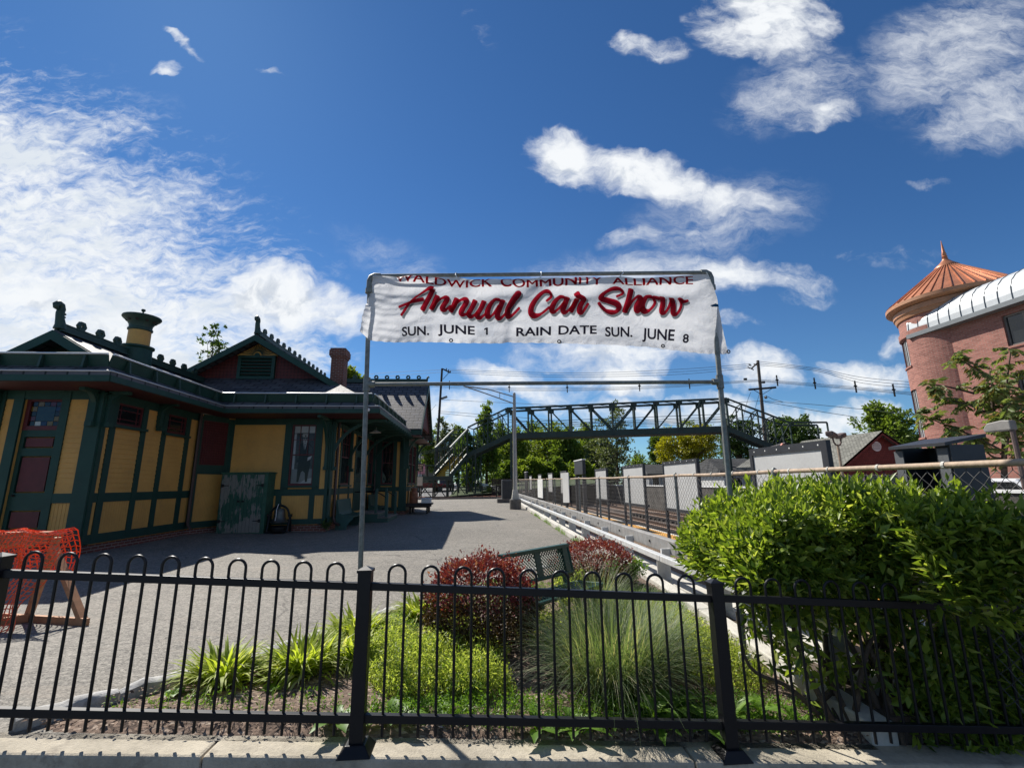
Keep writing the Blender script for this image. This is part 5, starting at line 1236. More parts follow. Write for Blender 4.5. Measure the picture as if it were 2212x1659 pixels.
# lamps on the far side
MT['lampbrown'] = paint('lamp_brown', (.11, .075, .065), .6, .3, 8)
dl = empty('double_lamp', (15, 18.35, 1.2), 'two-headed brown lamp post beyond the tracks in front of the grey roof', 'street lamp')
MB().tube([(15, 18.35, .1), (15, 18.35, 3.0)], .05, 8).build('lamp_pole', MT['rustpipe'], dl, smooth=True)
for s_ in (-1, 1):
    dv = unit(V3(1, .6, 0)); c = V3(15, 18.35, 0)
    am = MB().tube([c + V3(0, 0, 3.0), c + dv * .2 * s_ + V3(0, 0, 3.02), c + dv * .36 * s_ + V3(0, 0, 3.12), c + dv * .4 * s_ + V3(0, 0, 3.3)], .035, 8).build('lamp_arm', MT['lampbrown'], dl, smooth=True)
    MB().obox(c + dv * .45 * s_ + V3(0, 0, 3.42), unit(dv + V3(0, 0, .2 * s_)), V3(-dv[1], dv[0], 0), V3(0, 0, 1), .52, .3, .2).build('lamp_head', MT['lampbrown'], am, bevel=.05)
ls = empty('platform_lamp', (15, 12.1, 1.2), 'single-headed grey lamp post in front of the brick facade', 'street lamp')
q = onX(2186, 925, 15); q2 = onX(2205, 1020, 15)
MB().tube([(15, q2[1], .1), (15, q[1], q[2] - .05)], .06, 8).build('lamp_pole', MT['lampbrown'], ls, smooth=True)
MT['lampgrey'] = paint('lamp_grey', (.20, .19, .175), .6, .2)
MB().ext([(14.9, q[1] - .05, q[2] - .05), (14.9, q[1] - .05, q[2] + .22), (14.9, q[1] + .15, q[2] + .25), (14.9, q[1] + .55, q[2] + .2), (14.9, q[1] + .68, q[2] + .05), (14.9, q[1] + .66, q[2] - .05)], (.22, 0, 0)).build('lamp_head', MT['lampgrey'], ls, bevel=.03)

# light pole with truss arm on a concrete block
LPy = 27.2; zl = ground(2.3, LPy); lx = onY(1113.5, 1090, LPy)[0]
lp = empty('light_pole', (lx, LPy, zl), 'tall pale light pole with long truss arm on a dark concrete block', 'light pole')
sc_ = LPy / 1000
MB().lathe((lx, LPy, 0), [(.33, zl - .1), (.33, zl + .52), (.30, zl + .56)], 20).build('concrete_block', MT['dark_concrete'], lp)
MB().hexa([(lx + a_ * .21, LPy + b_ * .2, zl + .55) for a_, b_ in ((-1, -1), (1, -1), (1, 1), (-1, 1))] + [(lx + a_ * .14, LPy + b_ * .14, zl + 1.08) for a_, b_ in ((-1, -1), (1, -1), (1, 1), (-1, 1))]).build('transformer_base', MT['pale_concrete'], lp)
MT['polegrey'] = paint('pole_grey', (.40, .38, .35), .5, .1, 4, metal=.2)
ztop = onY(1113, 851, LPy)[2]
MB().tube([(lx, LPy, zl + 1.0), (lx, LPy, ztop)], [.13, .085], 12).lathe((lx, LPy, 0), [(.09, ztop), (.07, ztop + .06), (.02, ztop + .09)], 10).build('pole', MT['polegrey'], lp, smooth=True)
u1, u2, tip = onY(1113, 858, LPy), onY(1113, 873, LPy), onY(1001, 834, LPy)
am = MB(); am.tube([u1, lerp(u1, tip, .5) + V3(0, 0, .12), tip], .035, 6); am.tube([u2, lerp(u2, tip, .6) + V3(0, 0, .02), tip], .035, 6); am.tube([lerp(u1, tip, .3) + V3(0, 0, .07), lerp(u2, tip, .3)], .02, 5)
am.build('truss_arm', MT['polegrey'], lp, smooth=True)
# condenser unit
ay = 34.5; q0, q1 = onY(1084, 1084, ay), onY(1105, 1048, ay); za = ground(2, ay)
ac = empty('condenser_unit', ((q0[0] + q1[0]) / 2, ay, za), 'dark grey air conditioner condenser on a concrete pad near the light pole', 'air conditioner')
MB().bx(q0[0] - .35, q1[0] + .3, ay - .6, ay + .6, za - .1, za + .28).build('pad', MT['dark_concrete'], ac)
MT['acgrey'] = paint('condenser_grey', (.05, .055, .06), .5, .2)
ab = MB().bx(q0[0], q1[0], ay - .4, ay + .4, za + .28, za + 1.6); ab.build('casing', MT['acgrey'], ac, bevel=.03)
gm = MB()
for k in range(16): gm.bx(q0[0] + .05, q1[0] - .05, ay - .425, ay - .40, za + .36 + k * .072, za + .40 + k * .072)
gm.build('grille', MT['frame_black'], ac)
# low dark fence, mulch bed and lane at the far end
ff = empty('low_iron_fence', (-3, 41, .3), 'low black picket fence at the far end of the plaza', 'fence')
FYf = 41.5; zf_ = .3; xs_ = np.linspace(onY(880, 1080, FYf)[0], onY(1095, 1080, FYf)[0], 5)
for x in list(xs_) + [xs_[-1] - .9]:
    MB().bx(x - .04, x + .04, FYf - .04, FYf + .04, zf_ - .3, zf_ + 1.12).build('fence_post', MT['black'], ff)
MB().bx(xs_[0], xs_[-1], FYf - .02, FYf + .02, zf_ + .95, zf_ + 1.0).build('top_rail', MT['black'], ff); MB().bx(xs_[0], xs_[-1], FYf - .02, FYf + .02, zf_ + .12, zf_ + .17).build('bottom_rail', MT['black'], ff)
for k in range(75):
    x = xs_[0] + (xs_[-1] - xs_[0]) * (k + .5) / 75; MB().bx(x - .011, x + .011, FYf - .011, FYf + .011, zf_ + .05, zf_ + 1.0).build('picket', MT['black'], ff)
tag(MB().bx(-14, 3, 41.0, 41.25, -.2, .42).build('far_kerb', MT['dark_concrete']), kind='structure')
MT['mulch_red'] = paint('red_mulch', (.16, .055, .03), .95, .4, 3, bmp=.03, bsc=25)
grid_sheet('mulch_patch', np.linspace(-12, 3, 10), np.linspace(41.3, 47, 6), lambda x, y: .36 + .06 * math.sin(x) * math.sin(y), MT['mulch_red'])
grid_sheet('road', np.linspace(-60, 2, 30), np.linspace(47, 96, 20), lambda x, y: .33 + .028 * max(0, y - 50), MT['road'])
grid_sheet('verge', np.linspace(-2.8, 14, 8), np.linspace(47, 110, 20), lambda x, y: .37 + .030 * max(0, y - 50) + .08 * max(0, x + 2), MT['grassbase'])

# ------------------------------------------------------------------ sawhorse barricade with orange netting
sw = empty('barricade', (-5.5, 6.7, .3), 'raw lumber sawhorse barricade on the asphalt behind the left of the fence', 'barricade')
g0 = onZ(192, 1352, ground(-4.6, 6.5) + .02); zgs = ground(-5.2, 6.6)
A = V3(-5.06, 6.28, 0)      # right-hand trestle of the barricade
topz = .96 + zgs
MB().bar(A + V3(-.07, -.02, topz - .0), A + V3(-2.1, .35, topz - .02), .09, .14).build('top_plank', MT['wood'], sw)
MB().bar(A + V3(-.16, -.03, zgs + .02), A + V3(-.02, 0, topz), .04, .09, up=(0, 1, 0)).build('leg', MT['wood'], sw)
MB().bar(A + V3(.62, -.22, zgs + .03), A + V3(.0, -.05, topz - .1), .045, .10, up=(0, 1, 0)).build('leg', MT['wood'], sw)
MB().bar(A + V3(-.66, .12, zgs + .05), A + V3(.68, -.26, zgs + .05), .045, .10).build('foot', MT['wood'], sw)
MB().bar(A + V3(-.75, -.55, zgs + .04), A + V3(-.12, -.06, zgs + .08), .04, .09).build('foot', MT['wood'], sw)
B2 = A + V3(-1.9, .33, 0)
MB().bar(B2 + V3(-.4, .1, zgs + .03), B2 + V3(0, 0, topz), .045, .09, up=(0, 1, 0)).build('leg', MT['wood'], sw); MB().bar(B2 + V3(.4, -.12, zgs + .03), B2 + V3(0, 0, topz), .045, .09, up=(0, 1, 0)).build('leg', MT['wood'], sw)
m, t, p, o = newmat('orange_netting'); p.inputs['Base Color'].default_value = (.85, .13, .02, 1); p.inputs['Roughness'].default_value = .45
tr_ = t.n('ShaderNodeBsdfTranslucent'); tr_.inputs['Color'].default_value = (.95, .16, .02, 1); mx = t.n('ShaderNodeMixShader'); mx.inputs[0].default_value = .35; t.l(p.outputs[0], mx.inputs[1]); t.l(tr_.outputs[0], mx.inputs[2]); t.l(mx.outputs[0], o.inputs['Surface']); MT['orange'] = m
def netting():
    """snow fence draped over the sawhorse: strands of a diamond-oval mesh following a wavy sheet"""
    mb = MB(); rs = random.Random(8)
    def sheet(u, v):   # u along the plank (0 right end), v from hanging back edge over the top and down the front
        x = A[0] + .10 - 2.4 * u; y0 = A[1] + .36 * u
        if v < .22: k = v / .22; y = y0 + .16 - .05 * k; z = topz - .42 + .50 * k
        elif v < .32: k = (v - .22) / .10; y = y0 + .10 - .26 * k; z = topz + .09 - .01 * math.sin(math.pi * k)
        else:
            k = (v - .32) / .68; y = y0 - .16 - .15 * k - .85 * k * k - .07 * math.sin(k * 5 + u * 9) ; z = topz + .07 - (topz - zgs) * 1.02 * k
            y = y0 - .16 - .10 * k - .45 * k * k - .06 * math.sin(k * 5 + u * 9)
            x = onY(np.interp(k, (0, .3, .65, 1), (150, 118, 74, 16)), np.interp(k, (0, .3, .65, 1), (1165, 1230, 1300, 1386)), y)[0] - 2.4 * u
        return V3(x + .03 * math.sin(v * 21 + u * 3), y + .045 * math.sin(u * 17 + v * 6) + .03 * math.sin(u * 41 + v * 13), z + .02 * math.sin(u * 23 + v * 9))
    nu, nv = 44, 34
    for i in range(nu + 1):
        pts = [sheet(i / nu, j / nv + 0) for j in range(nv + 1)]
        for j in range(nv): mb.bar(pts[j], pts[j + 1], .012, .004, up=(0, -1, .3))
    for j in range(nv + 1):
        pts = [sheet(i / nu, (j + (.25 if i % 2 else 0)) / nv) for i in range(nu + 1)]
        for i in range(nu): mb.bar(pts[i], pts[i + 1], .009, .004, up=(0, -1, .3))
    ob_ = mb.build('safety_netting', MT['orange']); tag(ob_, 'orange plastic safety netting draped over the lumber sawhorse', 'netting')
netting()

# ------------------------------------------------------------------ green mesh bench in the bed
bn = empty('park_bench', (.8, 5.9, 0), 'green perforated metal park bench between two dark red bushes', 'bench')
zb_ = ground(.8, 6) - .04
bo = V3(.80, 5.90, 0)     # the bench faces left and a little away, so its side leg is toward us
ux = unit(V3(.73, .68, 0)); uy = V3(-ux[1], ux[0], 0)      # ux along the bench, uy backward
pt = lambda a_, b_, z: bo + ux * a_ + uy * b_ + V3(0, 0, zb_ + z)
BLn = .64
MT['bench_dark'] = paint('bench_coat', (.008, .05, .033), .4, .15, 8)
def mesh_panel(name, f, nu, nv, r):
    mb = MB()
    for i in range(-nv, nu + 1):
        for s_ in (0, 1):
            seg = []
            for j in range(nv + 1):
                k = i + j if s_ == 0 else i + nv - j
                if 0 <= k <= nu: seg.append(f(k / nu, j / nv))
            for a_, b_ in zip(seg[:-1], seg[1:]): mb.bar(a_, b_, r * 2, r)
    return mb.build(name, MT['bench_dark'], bn)
for nm, (b0, z0_), (b1, z1_) in (('seat', (-.02, .43), (-.44, .46)), ('backrest', (.02, .56), (.10, .87))):
    f_ = lambda a_, b_, b0=b0, z0_=z0_, b1=b1, z1_=z1_: pt(-BLn + 2 * BLn * a_, b0 + (b1 - b0) * b_, z0_ + (z1_ - z0_) * b_)
    mesh_panel(nm, f_, 26, 7, .006)
    rim = MB(); cs = [f_(0, 0), f_(1, 0), f_(1, 1), f_(0, 1)]
    for a_, b_ in zip(cs, cs[1:] + cs[:1]): rim.tube([a_, b_], .022, 8)
    if nm == 'backrest':
        rim.bar(f_(0, 1) + V3(0, 0, .01), f_(1, 1) + V3(0, 0, .01), .07, .04)
        for q in (.06, .5, .94): rim.bar(f_(q, 0), f_(q, 1), .10, .02, up=tuple(uy))
    rim.build('rim', MT['bench_dark'], bn)
for a_ in (-.52, .52):
    lg = MB(); lg.tube([pt(a_, .15, .88), pt(a_, .05, .46), pt(a_, -.12, .30), pt(a_, -.14, -.05)], .035, 8); lg.tube([pt(a_, -.42, .42), pt(a_, -.1, .30)], .03, 8); lg.bar(pt(a_, -.4, .01), pt(a_, .15, .01), .06, .03)
    lg.build('leg', MT['bench_dark'], bn, smooth=True)

# ------------------------------------------------------------------ footbridge over the tracks
BR_ = empty('footbridge', (10, 50, 0), 'dark green iron truss footbridge crossing the tracks with stairs on both ends', 'footbridge')
MT['bridge'] = paint('bridge_green', (.022, .044, .034), .6, .3, .8, dirt=((.09, .035, .022), .35))
MT['step_yellow'] = paint('step_yellow', (.45, .27, .02), .7, .25, 3); MT['bridge_light'] = paint('pale_edge', (.45, .45, .38), .6, .2, 3)  # paler tone for the lower flight's stringer edges and top bars
BA = onY(1098, 943, 50.2); BE = onY(1560, 931, 44.0)
BU = unit(V3(BE[0] - BA[0], BE[1] - BA[1], 0)); BV = V3(-BU[1], BU[0], 0); BWd = BV * 2.2; DZ = (BA[2] + BE[2]) / 2
def onB(px, py): d = ray(px, py); return EYE + d * (((BA - EYE) @ BV) / (d @ BV))
def bp(s_, w, z): q = BA + BU * s_ + BV * w; return V3(q[0], q[1], z)
SL = float((onB(1575, 930) - BA) @ BU); hT = 3.15
for w in (0, 2.2): MB().bar(bp(0, w, DZ + .12), bp(SL, w, DZ + .12), .16, .62).build('deck_girder', MT['bridge'], BR_)
MB().hexa([bp(0, 0, DZ - .2), bp(SL, 0, DZ - .2), bp(SL, 2.2, DZ - .2), bp(0, 2.2, DZ - .2), bp(0, 0, DZ - .1), bp(SL, 0, DZ - .1), bp(SL, 2.2, DZ - .1), bp(0, 2.2, DZ - .1)]).build('deck', MT['darkwood'], BR_)
npan = 10; xp = np.linspace(0, SL, npan + 1)
for w in (0, 2.2):
    MB().bar(bp(0, w, DZ + hT), bp(SL, w, DZ + hT), .14, .20).build('top_chord', MT['bridge'], BR_)
    for k, x in enumerate(xp):
        MB().bar(bp(x, w, DZ + .3), bp(x, w, DZ + hT), .16, .2).obox(bp(x, w, DZ + hT - .2), BU, BV, (0, 0, 1), .62, .1, .5).build('truss_post', MT['bridge'], BR_)
        if k < npan:
            a_, b_ = (x, xp[k + 1]) if k < npan / 2 else (xp[k + 1], x)
            MB().bar(bp(a_, w, DZ + hT - .2), bp(b_, w, DZ + .4), .1, .14).build('truss_diagonal', MT['bridge'], BR_)
    for z in (.85, 1.3): MB().bar(bp(0, w, DZ + z + .3), bp(SL, w, DZ + z + .3), .04, .05).build('hand_rail', MT['bridge'], BR_)
for x in xp: MB().bar(bp(x, 0, DZ + hT + .05), bp(x, 2.2, DZ + hT + .05), .1, .1).build('cross_strut', MT['bridge'], BR_)
for k in range(npan): MB().bar(bp(xp[k], 0, DZ + hT + .06), bp(xp[k + 1], 2.2, DZ + hT + .06), .05, .05).build('top_bracing', MT['bridge'], BR_)
def flight(p, q, yoff, n, cage=True, nm='stair', yellow=False, hC=3.0, cnt=4):
    """stair between two points of its near stringer; yoff: vector to the far stringer"""
    p, q, yoff = V3(*p), V3(*q), V3(*yoff)
    for o_ in (V3(0, 0, 0), yoff):
        MB().bar(p + o_, q + o_, .12, .5).build('stringer', MT['bridge'], BR_)
        if yellow: MB().bar(p + o_ + V3(0, 0, .28), q + o_ + V3(0, 0, .28), .12, .04).build('stringer_edge', MT['bridge_light'], BR_)
        if cage:
            MB().bar(p + o_ + V3(0, 0, hC), q + o_ + V3(0, 0, hC), .12, .16).build('top_chord', MT['bridge_light' if yellow else 'bridge'], BR_)
            for k in range(cnt + 1):
                a_ = lerp(p, q, k / cnt) + o_; MB().bar(a_, a_ + V3(0, 0, hC), .1, .12).build('truss_post', MT['bridge'], BR_)
                if k < cnt: b_ = lerp(p, q, (k + 1) / cnt) + o_; MB().bar(a_ + V3(0, 0, hC - .1), b_ + V3(0, 0, .2), .06, .07).build('truss_diagonal', MT['bridge'], BR_)
            for z in ((1.0,) if yellow else (.95, 1.4)): MB().bar(p + o_ + V3(0, 0, z), q + o_ + V3(0, 0, z), .05, .05).build('hand_rail', MT['bridge'], BR_)
    if cage:
        for k in range(cnt + 1): a_ = lerp(p, q, k / cnt) + V3(0, 0, hC); MB().bar(a_, a_ + yoff, .08, .08).build('cross_strut', MT['bridge'], BR_)
    for k in range(n):
        a_ = lerp(p, q, (k + .5) / n); run = (q - p) / n; rd = unit(V3(run[0], run[1], 0)) * np.hypot(run[0], run[1])
        MB().add([a_, a_ + yoff, a_ + yoff + rd, a_ + rd, a_ + V3(0, 0, .05), a_ + yoff + V3(0, 0, .05), a_ + yoff + rd + V3(0, 0, .05), a_ + rd + V3(0, 0, .05)], [(3, 2, 1, 0), (4, 5, 6, 7), (0, 1, 5, 4), (1, 2, 6, 5), (2, 3, 7, 6), (3, 0, 4, 7)]).build('stair_tread', MT['darkwood'], BR_)
        if yellow: MB().add([a_ + V3(0, -.012, -.085), a_ + yoff + V3(0, -.012, -.085), a_ + yoff + V3(0, -.012, .055), a_ + V3(0, -.012, .055)], [(0, 1, 2, 3)]).build('stair_riser', MT['step_yellow'], BR_)
midp = onB(1010, 984); topL = bp(0, 0, DZ + .1)
flight(midp, topL, BWd, 15, hC=3.1)
# mid landing and the lower flight that turns toward the viewer
ml = midp; wv = BU * -1.6
MB().hexa([ml + BU * a_ + BV * b_ + V3(0, 0, c_) for c_ in (-.25, -.05) for a_, b_ in ((-1.75, -.1), (.2, -.1), (.2, 2.3), (-1.75, 2.3))]).build('mid_landing', MT['bridge'], BR_)
upR = ml + BU * -.1 + V3(0, 0, -.05); lr = onY(971, 1030, ml[1] - 4.0)
flight(lr, upR, wv, 13, yellow=True, hC=2.9, cnt=4)
ll = onY(917, 1030, ml[1] - 4.6); YL0, YL1 = lr[1] - 2.2, lr[1]
MB().bx(ll[0] - .6, lr[0] + .3, YL0, YL1, lr[2] - .32, lr[2] + .05).build('low_landing', MT['bridge'], BR_)
for x in (ll[0] - .5, (ll[0] + lr[0]) / 2 - .2, lr[0] - .1):
    for y in (YL0 + .1, YL1 - .1): MB().bar((x, y, .2), (x, y, lr[2]), .14, .14).build('tower_leg', MT['bridge'], BR_)
for y in (YL0 + .1, YL1 - .1): MB().tube([(ll[0] - .5, y, lr[2] + 2.2), (lr[0], y, lr[2] + 2.9)], .04, 5).bar((ll[0] - .5, y, lr[2] + 1.1), (lr[0], y, lr[2] + 1.1), .05, .05).bar((ll[0] - .5, y, lr[2]), (ll[0] - .5, y, lr[2] + 2.2), .08, .08).build('landing_railing', MT['bridge'], BR_)
def xbrace(p, q, z0, z1):
    p, q = V3(p[0], p[1], 0), V3(q[0], q[1], 0)
    MB().bar(p + V3(0, 0, z0), q + V3(0, 0, z1), .08, .08).bar(q + V3(0, 0, z0), p + V3(0, 0, z1), .08, .08).build('tower_brace', MT['bridge'], BR_)
xm_ = (ll[0] + lr[0]) / 2 - .2
xbrace((ll[0] - .5, YL0 + .1), (xm_, YL0 + .1), .2, lr[2] - .3); xbrace((xm_, YL0 + .1), (lr[0] - .1, YL0 + .1), .2, lr[2] - .3)
tw = [ml + BU * a_ + BV * b_ for b_ in (0, 2.2) for a_ in (-1.7, -.1, .9)]
for k, q in enumerate(tw): MB().bar((q[0], q[1], .25), (q[0], q[1], ml[2] - .1 if k % 3 < 2 else ml[2] + .4), .15, .15).build('tower_leg', MT['bridge'], BR_)
for i_, j_ in ((0, 1), (1, 2)): xbrace(tw[i_], tw[j_], .3, ml[2] * .5); xbrace(tw[i_], tw[j_], ml[2] * .5, ml[2] - .1)
xbrace(tw[2], tw[5], .3, ml[2])
MB().bar((tw[0][0], tw[0][1], ml[2] * .5), (tw[2][0], tw[2][1], ml[2] * .5), .1, .1).build('tower_brace', MT['bridge'], BR_)
for x in (.3, SL - .2):
    for w in (0, 2.2): MB().bar(bp(x, w, .2), bp(x, w, DZ), .22, .22).build('bridge_leg', MT['bridge'], BR_)
    xbrace(bp(x, 0, 0), bp(x, 2.2, 0), .5, DZ - .3)
er = onB(1715, 983); flight(er, bp(SL, 0, DZ + .1), BWd, 20, hC=3.1, cnt=4)
er2 = er + BU * 3.2; MB().hexa([er + BU * a_ + BV * b_ + V3(0, 0, c_) for c_ in (-.2, 0) for a_, b_ in ((0, 0), (3.2, 0), (3.2, 2.2), (0, 2.2))]).build('mid_landing', MT['bridge'], BR_)
for w in (0, 2.2): MB().bar(er + BV * w + V3(0, 0, 3.1), er2 + BV * w + V3(0, 0, 3.0), .12, .16).bar(er2 + BV * w + V3(0, 0, -2), er2 + BV * w + V3(0, 0, 3.0), .12, .12).build('top_chord', MT['bridge'], BR_)
# ------------------------------------------------------------------ brick building with copper-roofed tower
HB = empty('brick_building', (29, 24, 1.2), 'red brick building with round corner tower and copper cone roof beyond the tracks', 'building')
MT['brickpink'] = brickmat('pink_brick', (.37, .145, .11), (.23, .08, .06), (.30, .20, .16), .30, .10, .012, .8, .85, .004)
MT['copper'] = paint('copper_roof', (.50, .20, .10), .42, .28, .9, metal=.35, dirt=((.36, .15, .085), .5))
MT['copper_dark'] = paint('copper_band', (.42, .20, .10), .5, .15, 2)
MT['seam'] = paint('standing_seam_zinc', (.50, .52, .53), .45, .12, 1.5, metal=.2)
MT['zincdark'] = paint('dark_zinc_fascia', (.16, .175, .185), .5, .15)
MT['frame_grey'] = paint('window_frame_grey', (.16, .14, .12), .5, .2)
tx, ty, tr0 = 29.0, 24.5, 2.8; zg_ = 0.0; zE = 11.3
def cyl(name, r, z0, z1, mat, a0=0, a1=2 * math.pi, n=64, parent=HB, th=.25):
    mb = MB(); A_ = np.linspace(a0, a1, n + 1)
    for k in range(n):
        c0, s0, c1, s1 = math.cos(A_[k]), math.sin(A_[k]), math.cos(A_[k + 1]), math.sin(A_[k + 1])
        mb.add([(tx + r * c0, ty + r * s0, z0), (tx + r * c1, ty + r * s1, z0), (tx + r * c1, ty + r * s1, z1), (tx + r * c0, ty + r * s0, z1)], [(0, 1, 2, 3)], [[(A_[k] * r, z0), (A_[k + 1] * r, z0), (A_[k + 1] * r, z1), (A_[k] * r, z1)]])
    return mb.build(name, MT[mat], parent)
# tower windows face between camera and left edge; openings by angle
def angP(px, py):      # angle on the tower wall for a measured direction
    d = ray(px, py)[:2]; d = d / np.linalg.norm(d); c = np.array([tx, ty]); b_ = c @ d; h = c - d * b_; dist = math.sqrt(max(0, tr0 ** 2 - h @ h)); q = d * (b_ - dist) - c; return math.atan2(q[1], q[0]) % (2 * math.pi)
aw0, aw1 = sorted((angP(1951, 780), angP(1967, 780)))
rows_ = [(8.35, 10.0), (4.0, 6.9)]
zz = [zg_, 4.0, 6.9, 8.35, 10.0, zE]
for z0, z1 in zip(zz[:-1], zz[1:]):
    if (z0, z1) in ((8.35, 10.0), (4.0, 6.9)):
        cyl('tower_wall', tr0, z0, z1, 'brickpink', aw1, aw0 + 2 * math.pi)
        wf = cyl('window', tr0 - .16, z0, z1, 'glass', aw0, aw1, 8)
        mb = MB()
        for a_ in np.linspace(aw0, aw1, 5): mb.bar((tx + (tr0 - .12) * math.cos(a_), ty + (tr0 - .12) * math.sin(a_), z0), (tx + (tr0 - .12) * math.cos(a_), ty + (tr0 - .12) * math.sin(a_), z1), .07, .07, up=(math.cos(a_), math.sin(a_), 0))
        if z0 < 5: mb.lathe((tx, ty, 0), [(tr0 - .13, z0 + .9), (tr0 - .09, z0 + .9), (tr0 - .09, z0 + 1.0), (tr0 - .13, z0 + 1.0)], 64) if False else None
        mb.build('mullions', MT['board'], wf)
        for a_ in (aw0, aw1): MB().quad((tx + tr0 * math.cos(a_), ty + tr0 * math.sin(a_), z0), (tx + (tr0 - .2) * math.cos(a_), ty + (tr0 - .2) * math.sin(a_), z0), (tx + (tr0 - .2) * math.cos(a_), ty + (tr0 - .2) * math.sin(a_), z1), (tx + tr0 * math.cos(a_), ty + tr0 * math.sin(a_), z1)).build('jamb', MT['brickpink'], HB)
        cyl('lintel', tr0 + .0, z1, z1 + .01, 'brickpink', aw0, aw1, 8)
        sl_ = MB()
        A_ = np.linspace(aw0 - .02, aw1 + .02, 9)
        for k in range(8):
            sl_.hexa([(tx + r_ * math.cos(a_), ty + r_ * math.sin(a_), zq) for zq in (z0 - .1, z0) for r_, a_ in ((tr0 - .2, A_[k]), (tr0 + .06, A_[k]), (tr0 + .06, A_[k + 1]), (tr0 - .2, A_[k + 1]))])
        sl_.build('sill', MT['brickpink'], HB)
    else: cyl('tower_wall', tr0, z0, z1, 'brickpink')
MB().lathe((tx, ty, 0), [(tr0, 10.05), (tr0 + .10, 10.1), (tr0 + .10, 10.42), (tr0, 10.46)], 64).build('brick_band', MT['brickpink'], HB)
MB().lathe((tx, ty, 0), [(tr0 - .1, zE - .15), (tr0 + .08, zE - .1), (tr0 + .14, zE + .12), (tr0 + .2, zE + .16), (tr0 + .2, zE + .45)], 64).build('copper_frieze', MT['copper_dark'], HB, smooth=True)
MB().lathe((tx, ty, 0), [(tr0, zE + .43), (3.24, zE + .56), (3.32, zE + .62), (3.32, zE + .82), (3.26, zE + .85)], 64).build('copper_gutter', MT['copper_dark'], HB, smooth=True)
zA = 14.85; cn = MB().lathe((tx, ty, 0), [(3.28, zE + .84), (.52, zA - .45)], 72).build('cone_roof', MT['copper'], HB, smooth=True, sharp=80)
sm = MB()
for k in range(44):
    a_ = 2 * math.pi * k / 44; c_, s_ = math.cos(a_), math.sin(a_)
    sm.bar((tx + 3.29 * c_, ty + 3.29 * s_, zE + .86), (tx + .5 * c_, ty + .5 * s_, zA - .43), .045, .07)
sm.build('roof_seams', MT['copper'], cn)
sp_ = MB().lathe((tx, ty, 0), [(.62, zA - .48), (.6, zA - .42), (.34, zA - .18), (.17, zA + .02), (.13, zA + .12), (.16, zA + .16), (.10, zA + .2), (.15, zA + .26), (.1, zA + .32), (.13, zA + .38), (.08, zA + .6), (.05, zA + .95), (.01, zA + 1.35)], 20).build('spire', MT['copper'], HB, smooth=True, sharp=60)
# long facade facing the tracks
XF = 26.6
def fY(px, py): return onX(px, py, XF)
yE = fY(1985, 800)[1]
wins = [(2165, 2240, 683, 750), (2183, 2260, 808, 930)]
q1 = fY(2165, 683); q2_ = fY(2176, 750); q3 = fY(2183, 808); q4 = fY(2200, 930)
zf1 = fY(1985, 722)[2]; ywl = (q1[1] + q2_[1]) / 2
body = MB(); zt1, zb1, zt2, zb2_ = q1[2], q2_[2], q3[2], q4[2]
yl, yr = ywl, ywl - 1.7; xb_ = XF + .35
def seg(y0, y1, z0, z1): body.bx(XF, xb_, y0, y1, z0, z1)
seg(yl, yE, zg_, zf1); 
for k in range(4):
    a_ = yl - k * 4.6; b_ = a_ - 1.7; c_ = a_ - 4.6
    seg(c_, b_, zg_, zf1); seg(b_, a_, zg_, zb2_); seg(b_, a_, zt2, zb1); seg(b_, a_, zt1, zf1)
    for z0, z1 in ((zb1, zt1), (zb2_, zt2)):
        f_ = MB(); f_.bx(XF + .10, XF + .2, b_, b_ + .09, z0, z1).bx(XF + .10, XF + .2, a_ - .09, a_, z0, z1).bx(XF + .10, XF + .2, b_ + .09, a_ - .09, z1 - .09, z1).bx(XF + .10, XF + .2, b_ + .09, a_ - .09, z0, z0 + .09).bx(XF + .11, XF + .19, (a_ + b_) / 2 - .05, (a_ + b_) / 2 + .05, z0 + .09, z1 - .09)
        fo = f_.build('window', MT['frame_grey'], HB); MB().quad((XF + .16, b_, z0), (XF + .16, a_, z0), (XF + .16, a_, z1), (XF + .16, b_, z1)).build('pane', MT['glass'], fo); MB().bx(XF - .06, XF + .1, b_ - .05, a_ + .05, z0 - .1, z0).build('sill', MT['brickpink'], fo)
body.build('facade', MT['brickpink'], HB)
# curved standing-seam eave
prof = [(XF - .42, zf1), (XF - .42, zf1 + .35), (XF - .38, zf1 + .7), (XF - .22, zf1 + 1.05), (XF + .05, zf1 + 1.35), (XF + .45, zf1 + 1.6), (XF + 1.0, zf1 + 1.78), (XF + 1.8, zf1 + 1.85)]
ye = yE - .15; ya_ = yE - 26
mb = MB()
for (xa_, z_a), (xb2, z_b) in zip(prof[:-1], prof[1:]): mb.quad((xa_, ye, z_a), (xa_, ya_, z_a), (xb2, ya_, z_b), (xb2, ye, z_b))
mb.add([(x, ye, z) for x, z in prof] + [(XF + 1.8, ye, zf1)], [list(range(len(prof) + 1))])
er_ = mb.build('curved_eave', MT['seam'], HB, smooth=True, sharp=30)
sm = MB()
for k in range(40):
    y = ye - .1 - k * .62
    sm.tube([(x, y, z) for x, z in prof], .035, 4)
sm.build('eave_seams', MT['zincdark'], er_)
MB().bx(XF - .5, XF + .02, ya_, ye + .05, zf1 - .22, zf1 + .02).build('eave_fascia', MT['zincdark'], HB)

